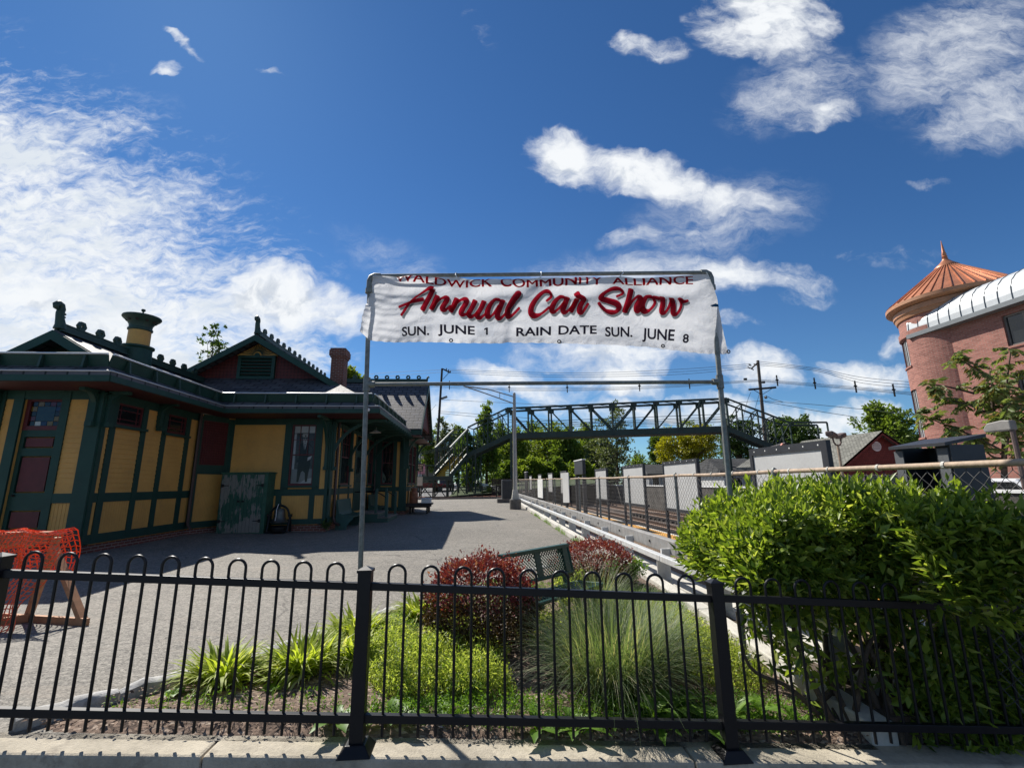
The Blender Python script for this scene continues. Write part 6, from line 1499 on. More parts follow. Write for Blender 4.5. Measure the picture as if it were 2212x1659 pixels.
# ------------------------------------------------------------------ red gabled building with grey roof
RB_ = empty('red_gabled_building', (30, 34, 1.2), 'red shingled building with grey gable roof and round white vent beyond the tracks', 'building')
MT['redshake'] = brickmat('red_shakes', (.20, .042, .032), (.15, .032, .025), (.07, .02, .016), .18, .16, .01, .4, .85, .01)
YR = 32.0; pk = onY(1894, 932, YR); rid = (pk[0], pk[2]); lo_ = onY(1800, 1015, YR); kk = (rid[1] - lo_[2]) / (rid[0] - lo_[0]); hw = (rid[1] - 2.2) / kk
YB = onX(1749, 951, pk[0])[1] + 1.0
mb = MB()
for s_ in (-1, 1): mb.slab([(rid[0] + s_ * (hw + .5), YR - .45, 2.2 - .5 * kk), (rid[0] + s_ * (hw + .5), YB, 2.2 - .5 * kk), (rid[0], YB, rid[1]), (rid[0], YR - .45, rid[1])], .16)
mb.build('roof', MT['shingle'], RB_)
MB().ext([(rid[0] - hw, YR, 2.2), (rid[0], YR, rid[1] - .12), (rid[0] + hw, YR, 2.2)], (0, .2, 0)).bx(rid[0] - hw + .1, rid[0] + hw, YR + .02, YB, 1.9, 2.2).build('gable_wall', MT['redshake'], RB_)
for s_ in (-1, 1):
    MB().ext([(rid[0], YR - .45, rid[1] - .02), (rid[0] + s_ * (hw + .5), YR - .45, 2.18 - .5 * kk), (rid[0] + s_ * (hw + .5), YR - .45, 1.88 - .5 * kk), (rid[0], YR - .45, rid[1] - .32)], (0, .08, 0)).build('barge_board', MT['redshake'], RB_)
vp_ = onY(1894, 964, YR - .06)
vt = MB().lathe((vp_[0], YR - .05, vp_[2]), [(.02, 0), (.36, 0), (.36, .06), (.02, .06)], 24, axis=1).build('round_vent', MT['white'], RB_)
sl_ = MB()
for k in range(5): zq = vp_[2] - .2 + k * .1; w_ = math.sqrt(.30 ** 2 - (zq - vp_[2]) ** 2); sl_.bx(vp_[0] - w_, vp_[0] + w_, YR - .075, YR - .05, zq - .03, zq + .03)
sl_.build('vent_slats', MT['board'], vt)
MB().bx(rid[0] - hw + .2, rid[0] + hw, YR + .1, YB - .2, 0, 1.95).build('lower_wall', MT['white'], RB_)
for k in range(3):
    x = rid[0] - hw + 1.0 + k * 1.5; wo2 = MB().bx(x, x + 1.1, YR + .04, YR + .1, 1.1, 1.85).build('window', MT['frame_black'], RB_); MB().bx(x + .06, x + 1.04, YR + .02, YR + .04, 1.16, 1.79).build('pane', MT['glass'], wo2)
# long low front roof with tiny pediment
a_, b_ = onY(1600, 1004, 36), onY(1745, 962, 40)
pd_ = MB(); pp = onY(1691, 957, 34); ql, qr = onY(1679, 978, 34), onY(1706, 973, 34)
pd_.ext([ql, pp, qr], (0, .2, 0)).build('pediment', paint('salmon_paint', (.48, .17, .12), .7, .1), RB_)
MB().slab([tuple(pp + V3(0, -.2, .06)), tuple(qr + V3(.2, -.2, 0)), tuple(qr + V3(2.5, 6, 0)), tuple(pp + V3(2.5, 6, .06))], .1).build('dormer_roof', MT['slate'], RB_)
MB().slab([tuple(onY(1590, 1010, 33)), tuple(onY(1720, 1006, 30)), tuple(onY(1720, 968, 37)), tuple(onY(1640, 976, 37))], .15).build('low_roof', MT['shingle'], RB_)

def house(lab, Y, px0, px1, pye, pyr, wall, roofm, gable=False, depth=6, base=.3):
    l, r_ = onY(px0, pye, Y), onY(px1, pye, Y); zr = onY((px0 + px1) / 2, pyr, Y + depth / 2)[2]; ze = l[2]
    h = empty('house', ((l[0] + r_[0]) / 2, Y, base), lab, 'house')
    MB().bx(l[0] + .3, r_[0] - .3, Y, Y + depth, base - .4, ze).build('wall', wall, h)
    if gable:
        xm_ = (l[0] + r_[0]) / 2
        MB().ext([(l[0] + .3, Y, ze), (r_[0] - .3, Y, ze), (xm_, Y, zr - .1)], (0, depth, 0)).build('gable_wall', wall, h)
        mb = MB(); mb.slab([(l[0], Y - .4, ze - .1), (xm_, Y - .4, zr), (xm_, Y + depth + .4, zr), (l[0], Y + depth + .4, ze - .1)], .15); mb.slab([(r_[0], Y - .4, ze - .1), (xm_, Y - .4, zr), (xm_, Y + depth + .4, zr), (r_[0], Y + depth + .4, ze - .1)], .15)
        mb.build('roof', roofm, h)
    else:
        mb = MB(); ym = Y + depth / 2; mb.slab([(l[0], Y - .4, ze - .1), (r_[0], Y - .4, ze - .1), (r_[0] - .8, ym, zr), (l[0] + .8, ym, zr)], .15); mb.slab([(l[0], Y + depth + .4, ze - .1), (r_[0], Y + depth + .4, ze - .1), (r_[0] - .8, ym, zr), (l[0] + .8, ym, zr)], .15); mb.slab([(l[0], Y - .4, ze - .1), (l[0] + .8, ym, zr), (l[0], Y + depth + .4, ze - .1)], .15); mb.slab([(r_[0], Y - .4, ze - .1), (r_[0] - .8, ym, zr), (r_[0], Y + depth + .4, ze - .1)], .15)
        mb.build('roof', roofm, h)
    n = max(2, int((r_[0] - l[0]) / 2.2))
    for k in range(n):
        x = l[0] + .3 + (r_[0] - l[0] - .6) * (k + .5) / n
        f_ = MB().bx(x - .5, x + .5, Y - .06, Y + .02, ze - 1.75, ze - .45).build('window', MT['white'], h); MB().bx(x - .42, x + .42, Y - .08, Y - .06, ze - 1.67, ze - .53).build('pane', MT['glass'], f_)
    return h
MT['house_grey'] = paint('grey_house_wall', (.28, .29, .30), .8, .15); MT['house_white'] = paint('white_house_wall', (.55, .55, .53), .8, .1); MT['roof_dark'] = slate('dark_house_roof', (.05, .052, .055), .4, .2, .9); MT['roof_brown'] = slate('brown_house_roof', (.075, .06, .055), .4, .2, .9); MT['house_olive'] = paint('olive_house_wall', (.20, .19, .15), .8, .15)
house('grey house with low dark hip roof beyond the tracks left of the yellow tree', 58, 1396, 1462, 1022, 1003, MT['house_grey'], MT['roof_dark'])
h_ = house('white house with dark grey roof under the bright yellow-green tree', 44, 1556, 1680, 1020, 990, MT['house_white'], MT['roof_dark'], depth=8)
house('far white gabled house with dark window seen past the station corner', 92, 893, 925, 988, 950, MT['house_white'], MT['roof_dark'], gable=True, base=1.5)
house('olive house with brown hip roof behind the footbridge stairs', 80, 908, 962, 992, 958, MT['house_olive'], MT['roof_brown'], base=.3)

# ------------------------------------------------------------------ vehicles and street clutter
def car(lab, c, heading, col, kind='car', L=4.4, Wd=1.8, Ht=1.5, name='parked_car'):
    r_ = empty(name, c, lab, kind); f = V3(math.cos(heading), math.sin(heading), 0); s_ = V3(-f[1], f[0], 0); c = V3(*c)
    q = lambda a_, b_, z: c + f * a_ + s_ * b_ + V3(0, 0, z)
    if kind == 'van': pr = [(-.5, .35), (-.5, .95), (-.47, 1.0), (.22, 1.0), (.34, .62), (.48, .55), (.5, .35)]
    else: pr = [(-.5, .3), (-.5, .62), (-.40, .66), (-.28, .98), (.08, 1.0), (.25, .66), (.47, .58), (.5, .3)]
    pts = [q(a_ * L, -Wd / 2, z * Ht) for a_, z in pr]
    m_ = paint('car_paint_' + lab[:9].replace(' ', '_'), col, .25, .05)
    MB().ext(pts, s_ * Wd).build('body', m_, r_, bevel=.05)
    for sd_ in (-1, 1):
        gl_ = MB(); pts = [q(a_ * L, sd_ * (Wd / 2 + .012), z * Ht) for a_, z in ((-.36, .68), (-.27, .92), (.07, .93), (.2, .68))]; gl_.add(pts, [(0, 1, 2, 3)]); gl_.build('side_window', MT['glass'], r_)
    k_ = pr[4 if kind != 'van' else 3]; k2 = pr[5 if kind != 'van' else 4]
    MB().add([q(k_[0] * L + .05, -.7, k_[1] * Ht - .03), q(k_[0] * L + .05, .7, k_[1] * Ht - .03), q(k2[0] * L + .03, .78, k2[1] * Ht + .05), q(k2[0] * L + .03, -.78, k2[1] * Ht + .05)], [(0, 1, 2, 3)]).build('windscreen', MT['glass'], r_)
    for a_ in (-.31, .31):
        for b_ in (-1, 1):
            cen = q(a_ * L, b_ * (Wd / 2 - .08), .33); ax_ = s_ * .11
            w_ = MB().tube([cen - ax_, cen + ax_], .33, 18).build('wheel', MT['black'], r_); MB().tube([cen + s_ * b_ * .105, cen + s_ * b_ * .125], .19, 12).build('rim', MT['galv'], w_)
    for b_ in (-.6, .6): MB().obox(q(L * .495, b_, Ht * .5), f, s_, V3(0, 0, 1), .06, .34, .14).build('headlight', MT['white'], r_)
    return r_
q = onY(962, 1042, 62); car('black parked car under the footbridge landing on the far lane', (q[0], 62, .6), R(100), (.01, .01, .012))
q = onY(925, 1022, 60); car('dark red parked car half hidden behind the footbridge stairs', (q[0], 60, .6), R(15), (.16, .018, .018), Ht=1.6)
q = onX(2140, 1040, 17.5); car('white parked car behind the chain-link fence below the brick building', (17.8, q[1], .1), R(90), (.7, .71, .72))
q = onX(1985, 1000, 22); dmp = empty('dumpster', (23, q[1], 1.2), 'orange bin standing against the brick building', 'bin')
MB().hexa([(22.4, q[1] - .8, .1), (23.6, q[1] - .8, .1), (23.6, q[1] + .8, .1), (22.4, q[1] + .8, .1), (22.2, q[1] - 1.0, 2.9), (23.7, q[1] - 1.0, 2.9), (23.7, q[1] + 1.0, 2.9), (22.2, q[1] + 1.0, 2.9)]).build('bin_body', paint('orange_bin', (.45, .12, .03), .5, .15), dmp)
MB().bx(22.15, 23.75, q[1] - 1.05, q[1] + 1.05, 2.9, 3.0).build('lid', paint('orange_lid', (.50, .15, .04), .5, .15), dmp)
# roadside notice board and far guardrail
nb_ = empty('notice_board', (-6, 43, 0), 'cream notice board on posts beyond the low picket fence', 'board')
a_, b_ = onY(890, 1030, 44), onY(912.5, 1049, 44)
MT['cream'] = paint('cream_board', (.52, .50, .38), .7, .1, 3)
MB().bx(a_[0], (a_[0] + b_[0]) / 2 - .02, 43.97, 44.02, b_[2], a_[2]).bx((a_[0] + b_[0]) / 2 + .02, b_[0], 43.97, 44.02, b_[2], a_[2]).build('panel', MT['cream'], nb_)
for x in (a_[0] + .1, b_[0] - .1): MB().bx(x - .04, x + .04, 44.03, 44.1, .2, a_[2]).build('board_post', MT['frame_black'], nb_)
rs_ = empty('billboard', (-9, 62, 1), 'faded pink and red roadside board behind the footbridge stairs', 'billboard')
a_, b_ = onY(888, 1002, 66), onY(918, 1024, 66)
MT['pinkboard'] = paint('pink_board', (.55, .22, .24), .7, .45, 1.1, dirt=((.7, .65, .62), .7))
MB().bx(a_[0], b_[0], 66, 66.1, b_[2], a_[2]).build('panel', MT['pinkboard'], rs_)
for x in (a_[0] + .3, b_[0] - .3): MB().bx(x - .08, x + .08, 66.1, 66.25, .4, b_[2] + .2).build('board_post', MT['frame_black'], rs_)
fg = empty('roadside_guardrail', (0, 60, 1), 'short white guardrail curving along the far lane under the footbridge', 'guardrail')
pts = [onY(1022, 1039, 66), onY(1040, 1046, 61), onY(1058, 1051, 57), onY(1078, 1056, 53)]
for dz in (0, .22):
    for p_, q_ in zip(pts[:-1], pts[1:]): MB().bar(p_ + V3(0, 0, dz - .1), q_ + V3(0, 0, dz - .1), .1, .14).build('rail', MT['white'], fg)
for p_ in pts: MB().bar(p_ + V3(0, 0, -1.1), p_ + V3(0, 0, .15), .1, .1).build('guardrail_post', MT['galv'], fg)
# slatted screen fence behind the condenser
sf_ = empty('board_fence', (4, 47, 0), 'weathered brown board fence behind the condenser unit', 'fence')
a_, b_ = onY(1062, 1040, 47), onY(1118, 1040, 47)
n = 22
fbm = MB()
for k in range(n): x = a_[0] + (b_[0] - a_[0]) * k / n; fbm.bx(x, x + (b_[0] - a_[0]) / n - .02, 47 + .02 * (k % 2), 47.03 + .02 * (k % 2), .2, 2.0 + .02 * (k % 3))
fbm.build('boards', MT['darkwood'], sf_); MB().bx(a_[0], b_[0], 47.06, 47.12, 1.5, 1.6).bx(a_[0], b_[0], 47.06, 47.12, .6, .7).build('fence_rail', MT['darkwood'], sf_)

# ------------------------------------------------------------------ utility poles and wires
MT['polewood'] = paint('creosote_pole', (.10, .08, .065), .85, .3, 3)
MT['pole_black'] = paint('dark_pole', (.035, .03, .028), .85, .3, 3); MT['cable'] = paint('cable', (.03, .035, .045), .6, .1)
def upole(lab, Y, top, bot, w, mat):
    t_, b_ = onY(*top, Y), onY(*bot, Y); d = (b_ - t_); b_ = t_ + d * ((.3 - t_[2]) / d[2])
    r_ = empty('utility_pole', b_, lab, 'utility pole', 'wooden utility poles')
    MB().tube([b_, t_], [w * .62, w * .45], 12).build('pole', MT[mat], r_, smooth=True)
    return r_, t_, b_
uL, tL, bL = upole('dark leaning utility pole behind the station roof end', 60, (955, 796), (945, 957), .30, 'pole_black')
P60 = lambda x, y: onY(x, y, 60)
MB().bar(P60(956, 797.5) + V3(0, -.2, 0), P60(973, 806) + V3(0, -.2, 0), .14, .16).build('crossarm', MT['pole_black'], uL)
MB().bar(P60(957, 820) + V3(0, -.2, 0), P60(970, 806) + V3(0, -.2, 0), .06, .06).build('arm_brace', MT['pole_black'], uL)
for x, y in ((964, 800), (969, 803), (973, 805)): MB().lathe(P60(x, y), [(.05, 0), (.09, .08), (.05, .14), (.08, .2), (.03, .3)], 8).build('insulator', MT['iron'], uL)
MB().obox(P60(960, 859), unit(V3(1, .2, .4)), V3(-.2, 1, 0), V3(-.4, 0, 1), .75, .3, .25).build('lamp_head', MT['lampgrey'], uL)
MB().tube([P60(952, 863), P60(957, 860)], .05, 6).build('lamp_arm', MT['iron'], uL)
uR, tR, bR = upole('brown utility pole with wide lower crossarm behind the right end of the footbridge', 47, (1637, 779), (1653, 948), .33, 'polewood')
P47 = lambda x, y: onY(x, y, 47)
MB().bar(P47(1614.5, 842.7) + V3(0, -.25, 0), P47(1673, 838) + V3(0, -.25, 0), .14, .2).build('crossarm', MT['pole_black'], uR)
for x0, y0, x1, y1 in ((1625, 843, 1641, 852), (1665, 840, 1646, 852)): MB().bar(P47(x0, y0) + V3(0, -.25, 0), P47(x1, y1) + V3(0, -.2, 0), .05, .05).build('arm_brace', MT['iron'], uR)
MB().bar(P47(1636, 783) + V3(0, -.2, 0), P47(1621, 797) + V3(0, -.2, 0), .12, .14).build('crossarm', MT['polewood'], uR)
for x, y in ((1617, 787), (1615, 793), (1622, 796), (1628, 786)): MB().tube([P47(x, y), P47(x + 6, y + 3)], .06, 6).build('insulator', MT['iron'], uR)
for x, y in ((1610, 819), (1649, 826)): MB().obox(P47(x, y), (1, 0, 0), (0, 1, 0), (0, 0, 1), .3, .2, .2).build('splice_box', MT['iron'], uR)
MB().tube([P47(1650, 858), P47(1655, 855), P47(1668, 862), P47(1690, 868)], .03, 5).build('lamp_arm', MT['galv'], uR); MB().lathe(P47(1654.5, 861), [(.05, .3), (.16, .1), (.14, 0), (.05, -.02)], 10).build('lamp_head', MT['lampgrey'], uR)
def wire(pts, lab, r, grp, spacers=()):
    P_ = np.array(pts, float); c_ = catmull(P_, 10)
    o_ = MB().tube(list(c_), r, 4, cap=False).build('power_line', MT['cable'])
    tag(o_, lab, 'power line', grp)
    for s_ in spacers:
        i_ = int(s_ * (len(c_) - 1)); p_ = c_[i_]
        MB().bar(p_ + V3(0, 0, -.55), p_ + V3(0, 0, .62), .10, .10).obox(p_ + V3(0, 0, .1), (1, 0, 0), (0, 1, 0), (0, 0, 1), .3, .1, .12).build('wire_spacer', MT['iron'], o_)
def W(pxs, Ys): return [onY(x, y, Y) for (x, y), Y in zip(pxs, Ys)]
yv = lambda x: 60 + (47 - 60) * (x - 955) / (1640 - 955)
YR2 = lambda x: 47 - (x - 1640) * .028
def span(pxs): return [onY(x, y, yv(x) if x < 1640 else YR2(x)) for x, y in pxs]
lw = .020
names = ['top', 'second', 'third']
for k, (ya, ym, yb, yc) in enumerate(((798, 805, 781, 826), (801, 809.5, 785, 832), (805, 814, 789, 838))):
    wire(span([(965, ya), (1150, ym - .5), (1300, ym), (1480, ym - 8 + k), (1622, yb + 5)]), names[k] + ' line of the upper wires between the two utility poles', lw, 'upper power lines')
    wire(span([(1640, yb), (1760, yb + 14 - k), (1860, yc - 11), (1975, yc)]), names[k] + ' line of the upper wires running right to the brick tower', lw, 'upper power lines')
for k, dy in enumerate((0, 2.8, 5.2)):
    wire(span([(890, 826 + dy), (960, 832 + dy), (1100, 838 + dy), (1280, 838 + dy), (1450, 832 + dy * .9), (1640, 820 + dy * .7)]), names[k] + ' line of the lower bundle between the two utility poles', lw, 'lower bundled lines', (.06, .22, .40, .55, .72, .85) if k == 0 else ())
    wire(span([(1640, 820 + dy * .7), (1760, 829 + dy), (1870, 838 + dy), (1980, 849 + dy)]), names[k] + ' line of the lower bundle running right to the brick tower', lw, 'lower bundled lines', (.14, .36, .62, .85) if k == 0 else ())
wire(span([(947, 863), (1110, 871), (1300, 878), (1500, 874), (1645, 866)]), 'single slack wire crossing just above the footbridge top chord', .022, 'single wires')
wire(span([(1645, 866), (1760, 874), (1880, 886), (1990, 898)]), 'single slack wire from the brown pole toward the right tree', .022, 'single wires')
wire(span([(946, 888), (1080, 898), (1300, 914), (1560, 906), (1640, 896)]), 'single wire seen through the footbridge truss panels', .024, 'single wires')
wire(span([(946, 892), (1080, 905), (1300, 921), (1560, 912), (1640, 904)]), 'lower wire seen through the footbridge truss panels', .024, 'single wires')
wire(span([(800, 808), (860, 803.5), (957, 799)]), 'upper wire leaving the dark pole toward the left', .018, 'single wires')
wire(span([(800, 816), (860, 811), (957, 804)]), 'lower wire leaving the dark pole toward the left', .018, 'single wires')
wire(span([(1652, 868), (1700, 876), (1760, 887), (1850, 901)]), 'service wire sloping down right from the street lamp arm', .024, 'single wires')
wire(span([(942, 874), (925, 895), (912, 912)]), 'guy wire running down left from the dark pole', .02, 'single wires')
wire(span([(1622, 847), (1614, 868), (1606, 900), (1598, 935)]), 'guy wire dropping from the left end of the crossarm', .02, 'single wires'); wire(span([(1641, 848), (1632, 880), (1618, 930)]), 'second guy wire dropping beside the brown pole', .02, 'single wires')
# ------------------------------------------------------------------ trees
RNG = np.random.default_rng(11)
MT['leaf_dark'] = leafmat('leaf_dark', (.045, .09, .018), (.10, .16, .035), .42, .5)
MT['leaf_mid'] = leafmat('leaf_mid', (.09, .15, .025), (.18, .25, .045), .45, .5)
MT['leaf_fresh'] = leafmat('leaf_fresh', (.14, .20, .03), (.25, .32, .055), .47, .5)
MT['leaf_grey'] = leafmat('leaf_grey', (.09, .12, .055), (.17, .20, .10), .40, .5)
MT['leaf_gold'] = leafmat('leaf_gold', (.22, .23, .012), (.36, .33, .02), .42, .5)
MT['leaf_ail'] = leafmat('leaf_ailanthus', (.11, .16, .055), (.22, .27, .10), .48, .5, (.25, .17, .08))
MT['twig'] = paint('twig', (.07, .055, .045), .9, .3, 9)
def sph(n, rng):
    v = rng.normal(size=(n, 3)); return v / np.linalg.norm(v, axis=1, keepdims=True)
def tree(lab, base, blobs, mat, leaf=.22, per=900, trunk=.2, group=None, name='tree', clumps=26, spread=.42, seed=1, open_=0.0, bark='bark', flat=.5, limbs=True):
    """blobs: (centre, radii). Leaves sit in clumps spread through each blob, so gaps stay between clumps."""
    rng = np.random.default_rng(seed); base = V3(*base)
    r_ = empty(name, base, lab, 'tree', group)
    mb = MB(); cs = [V3(*b[0]) for b in blobs]; top = max(cs, key=lambda c: c[2])
    crown0 = min(c[2] - b[1][2] * .6 for c, b in zip(cs, blobs))
    fork = base + (V3(top[0], top[1], base[2]) - base) * .35 + V3(0, 0, max(.8, (crown0 - base[2]) * .95))
    mb.tube([base - V3(0, 0, .3), lerp(base, fork, .5) + V3(trunk * .3, 0, 0), fork, lerp(fork, top, .55), top], [trunk * 1.25, trunk, trunk * .85, trunk * .5, trunk * .12], 8)
    P_, D_, N_ = [], [], []
    for (c, rad) in blobs:
        c, rad = V3(*c), V3(*rad)
        if limbs:
            st_ = lerp(fork, top, rng.uniform(0, .5)); mid = lerp(st_, c, .5) - V3(0, 0, rad[2] * .2)
            mb.tube([st_, mid, c], [trunk * .5, trunk * .34, trunk * .1], 6)
        n = clumps
        d = sph(n, rng); rr = rng.uniform(.35, 1.0, n) ** .55
        cc = c + d * rad * rr[:, None] * (1 + .18 * rng.normal(size=(n, 1)))
        if limbs:
            for k in range(0, n, 3): mb.tube([lerp(c, cc[k], .05), lerp(c, cc[k], .6) - V3(0, 0, .05 * rad[2]), cc[k]], [trunk * .16, trunk * .1, trunk * .03], 4, cap=False)
        m_ = max(3, per // n); sc = rad.mean() * spread
        for k in range(n):
            s_ = sc * rng.uniform(.6, 1.25)
            q = sph(m_, rng) * (rng.uniform(0, 1, m_) ** .5)[:, None] * np.array([1.1, 1.1, .75]) * s_
            P_.append(cc[k] + q); out = unit(q * .7 + (cc[k] - c) / rad.mean() + rng.normal(size=(m_, 3)) * .5); D_.append(out)
            N_.append(unit(rng.normal(size=(m_, 3)) * (1 - flat) + V3(0, 0, 1) * flat * 1.5 + out * .3))
    P_, D_, N_ = map(np.concatenate, (P_, D_, N_)); n = len(P_)
    L_ = leaf * rng.uniform(.6, 1.4, n); v, f = leaf_geo(P_, D_, N_, L_, L_ * rng.uniform(.5, .75, n), .2)
    mb.build('trunk', MT[bark], r_, smooth=True); np_mesh('crown', v, f, MT[mat], r_)
    return r_
def ptree(lab, Y, px, ptop, pbot, hw, mat, base=.4, nb=7, seed=1, leaf=.26, per=700, trunk=.22, shape='round', group='trees along the horizon', **kw):
    """a tree from its outline: crown between ptop and pbot, half width hw (all measured in the photo), standing at distance Y"""
    rng = np.random.default_rng(seed + 77)
    c0, t_, b_ = onY(px, (ptop + pbot) / 2, Y), onY(px, ptop, Y), onY(px, pbot, Y); rx = hw * Y / 1000; H_ = t_[2] - b_[2]
    bl = []
    for k in range(nb):
        f = (k + .5) / nb; z = b_[2] + H_ * (.12 + .80 * f)
        w = {'round': math.sin(math.pi * (.14 + .76 * f)) ** .7, 'cone': 1.05 - .85 * f, 'wide': (1 - .35 * abs(f - .5))}[shape]
        a_ = k * 2.4 + rng.uniform(0, 1); off = rx * w * .52
        bl.append(((c0[0] + off * math.cos(a_), Y + off * math.sin(a_) * .8, z), (rx * w * .52, rx * w * .5, H_ * (.24 if nb > 5 else .30))))
    return tree(lab, (c0[0], Y, base), bl, mat, leaf, per, trunk, group, seed=seed, **kw)
# wood beyond the tracks under the bridge
wood = [(1085, 932, 1046, 44, 'leaf_mid', 88), (1120, 940, 1048, 40, 'leaf_fresh', 84), (1152, 930, 1050, 46, 'leaf_mid', 90), (1190, 928, 1050, 48, 'leaf_fresh', 86), (1228, 938, 1050, 44, 'leaf_mid', 82), (1262, 932, 1050, 46, 'leaf_fresh', 88),
        (1298, 952, 1052, 40, 'leaf_grey', 78), (1105, 1000, 1058, 34, 'leaf_mid', 74), (1150, 996, 1056, 36, 'leaf_fresh', 72), (1205, 1000, 1056, 38, 'leaf_mid', 72), (1255, 1004, 1056, 34, 'leaf_fresh', 70)]
wl = ['tree at the left edge of the wood under the footbridge deck', 'second tree from the left in the wood below the deck', 'tall tree just right of the light pole in the wood', 'bright crown in the middle of the wood below the deck', 'mid-green crown right of the middle of the wood', 'bright crown near the tall grey tree in the wood', 'greyish small tree at the right end of the wood', 'low bush-like tree at the foot of the light pole view', 'low bright tree in front of the wood left of centre', 'low mid-green tree in front of the wood right of centre', 'low bright tree at the foot of the tall grey tree']
for k, (x, a_, b_, hw_, mt, Y) in enumerate(wood): ptree(wl[k], Y, x, a_, b_, hw_, mt, seed=20 + k, group='trees in the wood beyond the tracks', leaf=.42, per=1150, nb=8, clumps=38, spread=.58)
ptree('tall sparse grey-green tree poking above the footbridge truss', 72, 1327, 886, 1040, 46, 'leaf_grey', seed=41, nb=9, per=420, clumps=20, leaf=.34, shape='round', spread=.34)
ptree('green tree with pointed top left of the light pole', 66, 1050, 888, 1042, 40, 'leaf_mid', seed=42, nb=9, leaf=.36, per=800, shape='cone', spread=.5)
ptree('dense dark tree behind the footbridge stairs', 62, 1012, 938, 1050, 40, 'leaf_dark', seed=43, leaf=.34, per=1000)
ptree('small fresh green tree below the footbridge stairs', 56, 1012, 1008, 1052, 14, 'leaf_mid', seed=44, leaf=.26, per=500, nb=4)
ptree('feathery tree beside the dark utility pole', 75, 962, 915, 1008, 30, 'leaf_grey', seed=45, leaf=.34, per=500, spread=.34)
ptree('pale green tree behind the station roof end', 78, 925, 930, 1010, 24, 'leaf_mid', seed=46, leaf=.36, per=500)
ptree('tree behind the stairs between dark pole and dark tree', 80, 990, 925, 1010, 22, 'leaf_mid', seed=47, leaf=.36, per=600)
ptree('bright yellow-green tree under the right part of the footbridge', 56, 1488, 924, 1008, 68, 'leaf_gold', seed=48, nb=9, leaf=.30, per=1000, shape='wide', trunk=.2)
ptree('dull green tree behind the yellow-green tree', 66, 1428, 936, 1010, 28, 'leaf_mid', seed=49, leaf=.32, per=500, spread=.36)
ptree('tree showing just above the deck behind the yellow-green tree', 70, 1500, 914, 985, 60, 'leaf_fresh', seed=50, leaf=.34, per=350)
ptree('dark tree under the descending right stairs of the footbridge', 60, 1600, 908, 1010, 52, 'leaf_dark', seed=51, leaf=.34, per=900)
ptree('wind-swept dark tree beyond the right end of the footbridge', 58, 1712, 905, 985, 62, 'leaf_dark', seed=52, leaf=.34, per=1100, nb=9, shape='wide')
ptree('broad green tree between grey roof and brick tower', 48, 1925, 880, 1010, 78, 'leaf_mid', seed=53, leaf=.34, per=1300, nb=10, base=1.2)
ptree('tree top rising behind the station chimney', 34, 762, 800, 900, 40, 'leaf_fresh', seed=54, leaf=.26, per=600, base=.2)
ptree('slender dark branches rising behind the left station roof', 33, 462, 708, 815, 34, 'leaf_dark', seed=55, leaf=.22, per=90, clumps=9, spread=.26, base=.2, trunk=.1)
ptree('far tree line bush at the lane behind the condenser', 50, 1057, 1053, 1078, 13, 'leaf_fresh', seed=56, leaf=.16, per=500, nb=4, trunk=.05)
for k, (x, a_, hw_, mt) in enumerate(((1390, 985, 40, 'leaf_mid'), (1800, 950, 60, 'leaf_dark'))):
    ptree(['low tree left of the grey house', 'dark tree behind the grey gable roof'][k], 95, x, a_, 1045, hw_, mt, seed=60 + k, leaf=.45, per=500)
# ailanthus in front of the brick facade: pinnate leaves on open branches
def ailanthus():
    rng = np.random.default_rng(5); X = 18.5
    r_ = empty('sumac_tree', onX(2170, 1040, X), 'open-branched tree with feather-like leaves before the brick facade', 'tree')
    at_ = lambda x, y: onX(x, y, X)
    br = [[(2170, 1050), (2160, 990), (2152, 930), (2145, 880), (2140, 820), (2140, 752)], [(2152, 930), (2128, 890), (2105, 850), (2080, 800)], [(2158, 970), (2125, 945), (2090, 925), (2055, 905), (2035, 890)], [(2145, 880), (2170, 850), (2195, 830)], [(2160, 990), (2120, 985), (2075, 960), (2040, 945)],
          [(2140, 820), (2110, 790), (2085, 770)], [(2165, 1010), (2185, 960), (2200, 900), (2210, 870)], [(2128, 890), (2095, 872), (2050, 860)], [(2190, 930), (2205, 915), (2215, 920)], [(2125, 945), (2105, 975), (2070, 990)], [(2105, 850), (2070, 835), (2055, 830)], [(2152, 930), (2190, 905), (2212, 895)], [(2160, 980), (2195, 980), (2212, 960)], [(2145, 860), (2175, 870), (2205, 860)], [(2145, 880), (2120, 850), (2110, 830)]]
    mb = MB(); Pp, Dd, Nn = [], [], []
    for bi, b in enumerate(br):
        jit = rng.uniform(-1.6, 1.6); q = [at_(*z_) + V3(jit * (k / len(b)), 0, 0) for k, z_ in enumerate(b)]; q = list(catmull(q, 4)); w = .10 if bi == 0 else .045
        mb.tube(q, list(np.linspace(w, .015, len(q))), 6)
        for k in range(len(q) // 3 if bi == 0 else 3, len(q)):
            for _ in range(2):
                st_ = q[k]; az = rng.uniform(0, 6.28); dv = unit(V3(math.cos(az) * .7, math.sin(az), rng.uniform(-.9, .9))); Lr = rng.uniform(.4, .72); side = unit(np.cross(dv, V3(0, 0, 1)))
                for j in range(8):
                    p_ = st_ + dv * Lr * (.2 + .8 * j / 8) - V3(0, 0, .12 * (j / 8) ** 2)
                    for s_ in (-1, 1): Pp.append(p_); Dd.append(unit(side * s_ + dv * .35 - V3(0, 0, .5))); Nn.append(unit(V3(0, 0, .6) + rng.normal(size=3) * .7))
    mb.build('trunk', MT['bark'], r_, smooth=True); Pp, Dd, Nn = map(np.array, (Pp, Dd, Nn)); n = len(Pp)
    v, f = leaf_geo(Pp, Dd, Nn, rng.uniform(.20, .32, n), rng.uniform(.08, .12, n), .15); np_mesh('leaves', v, f, MT['leaf_ail'], r_)
ailanthus()
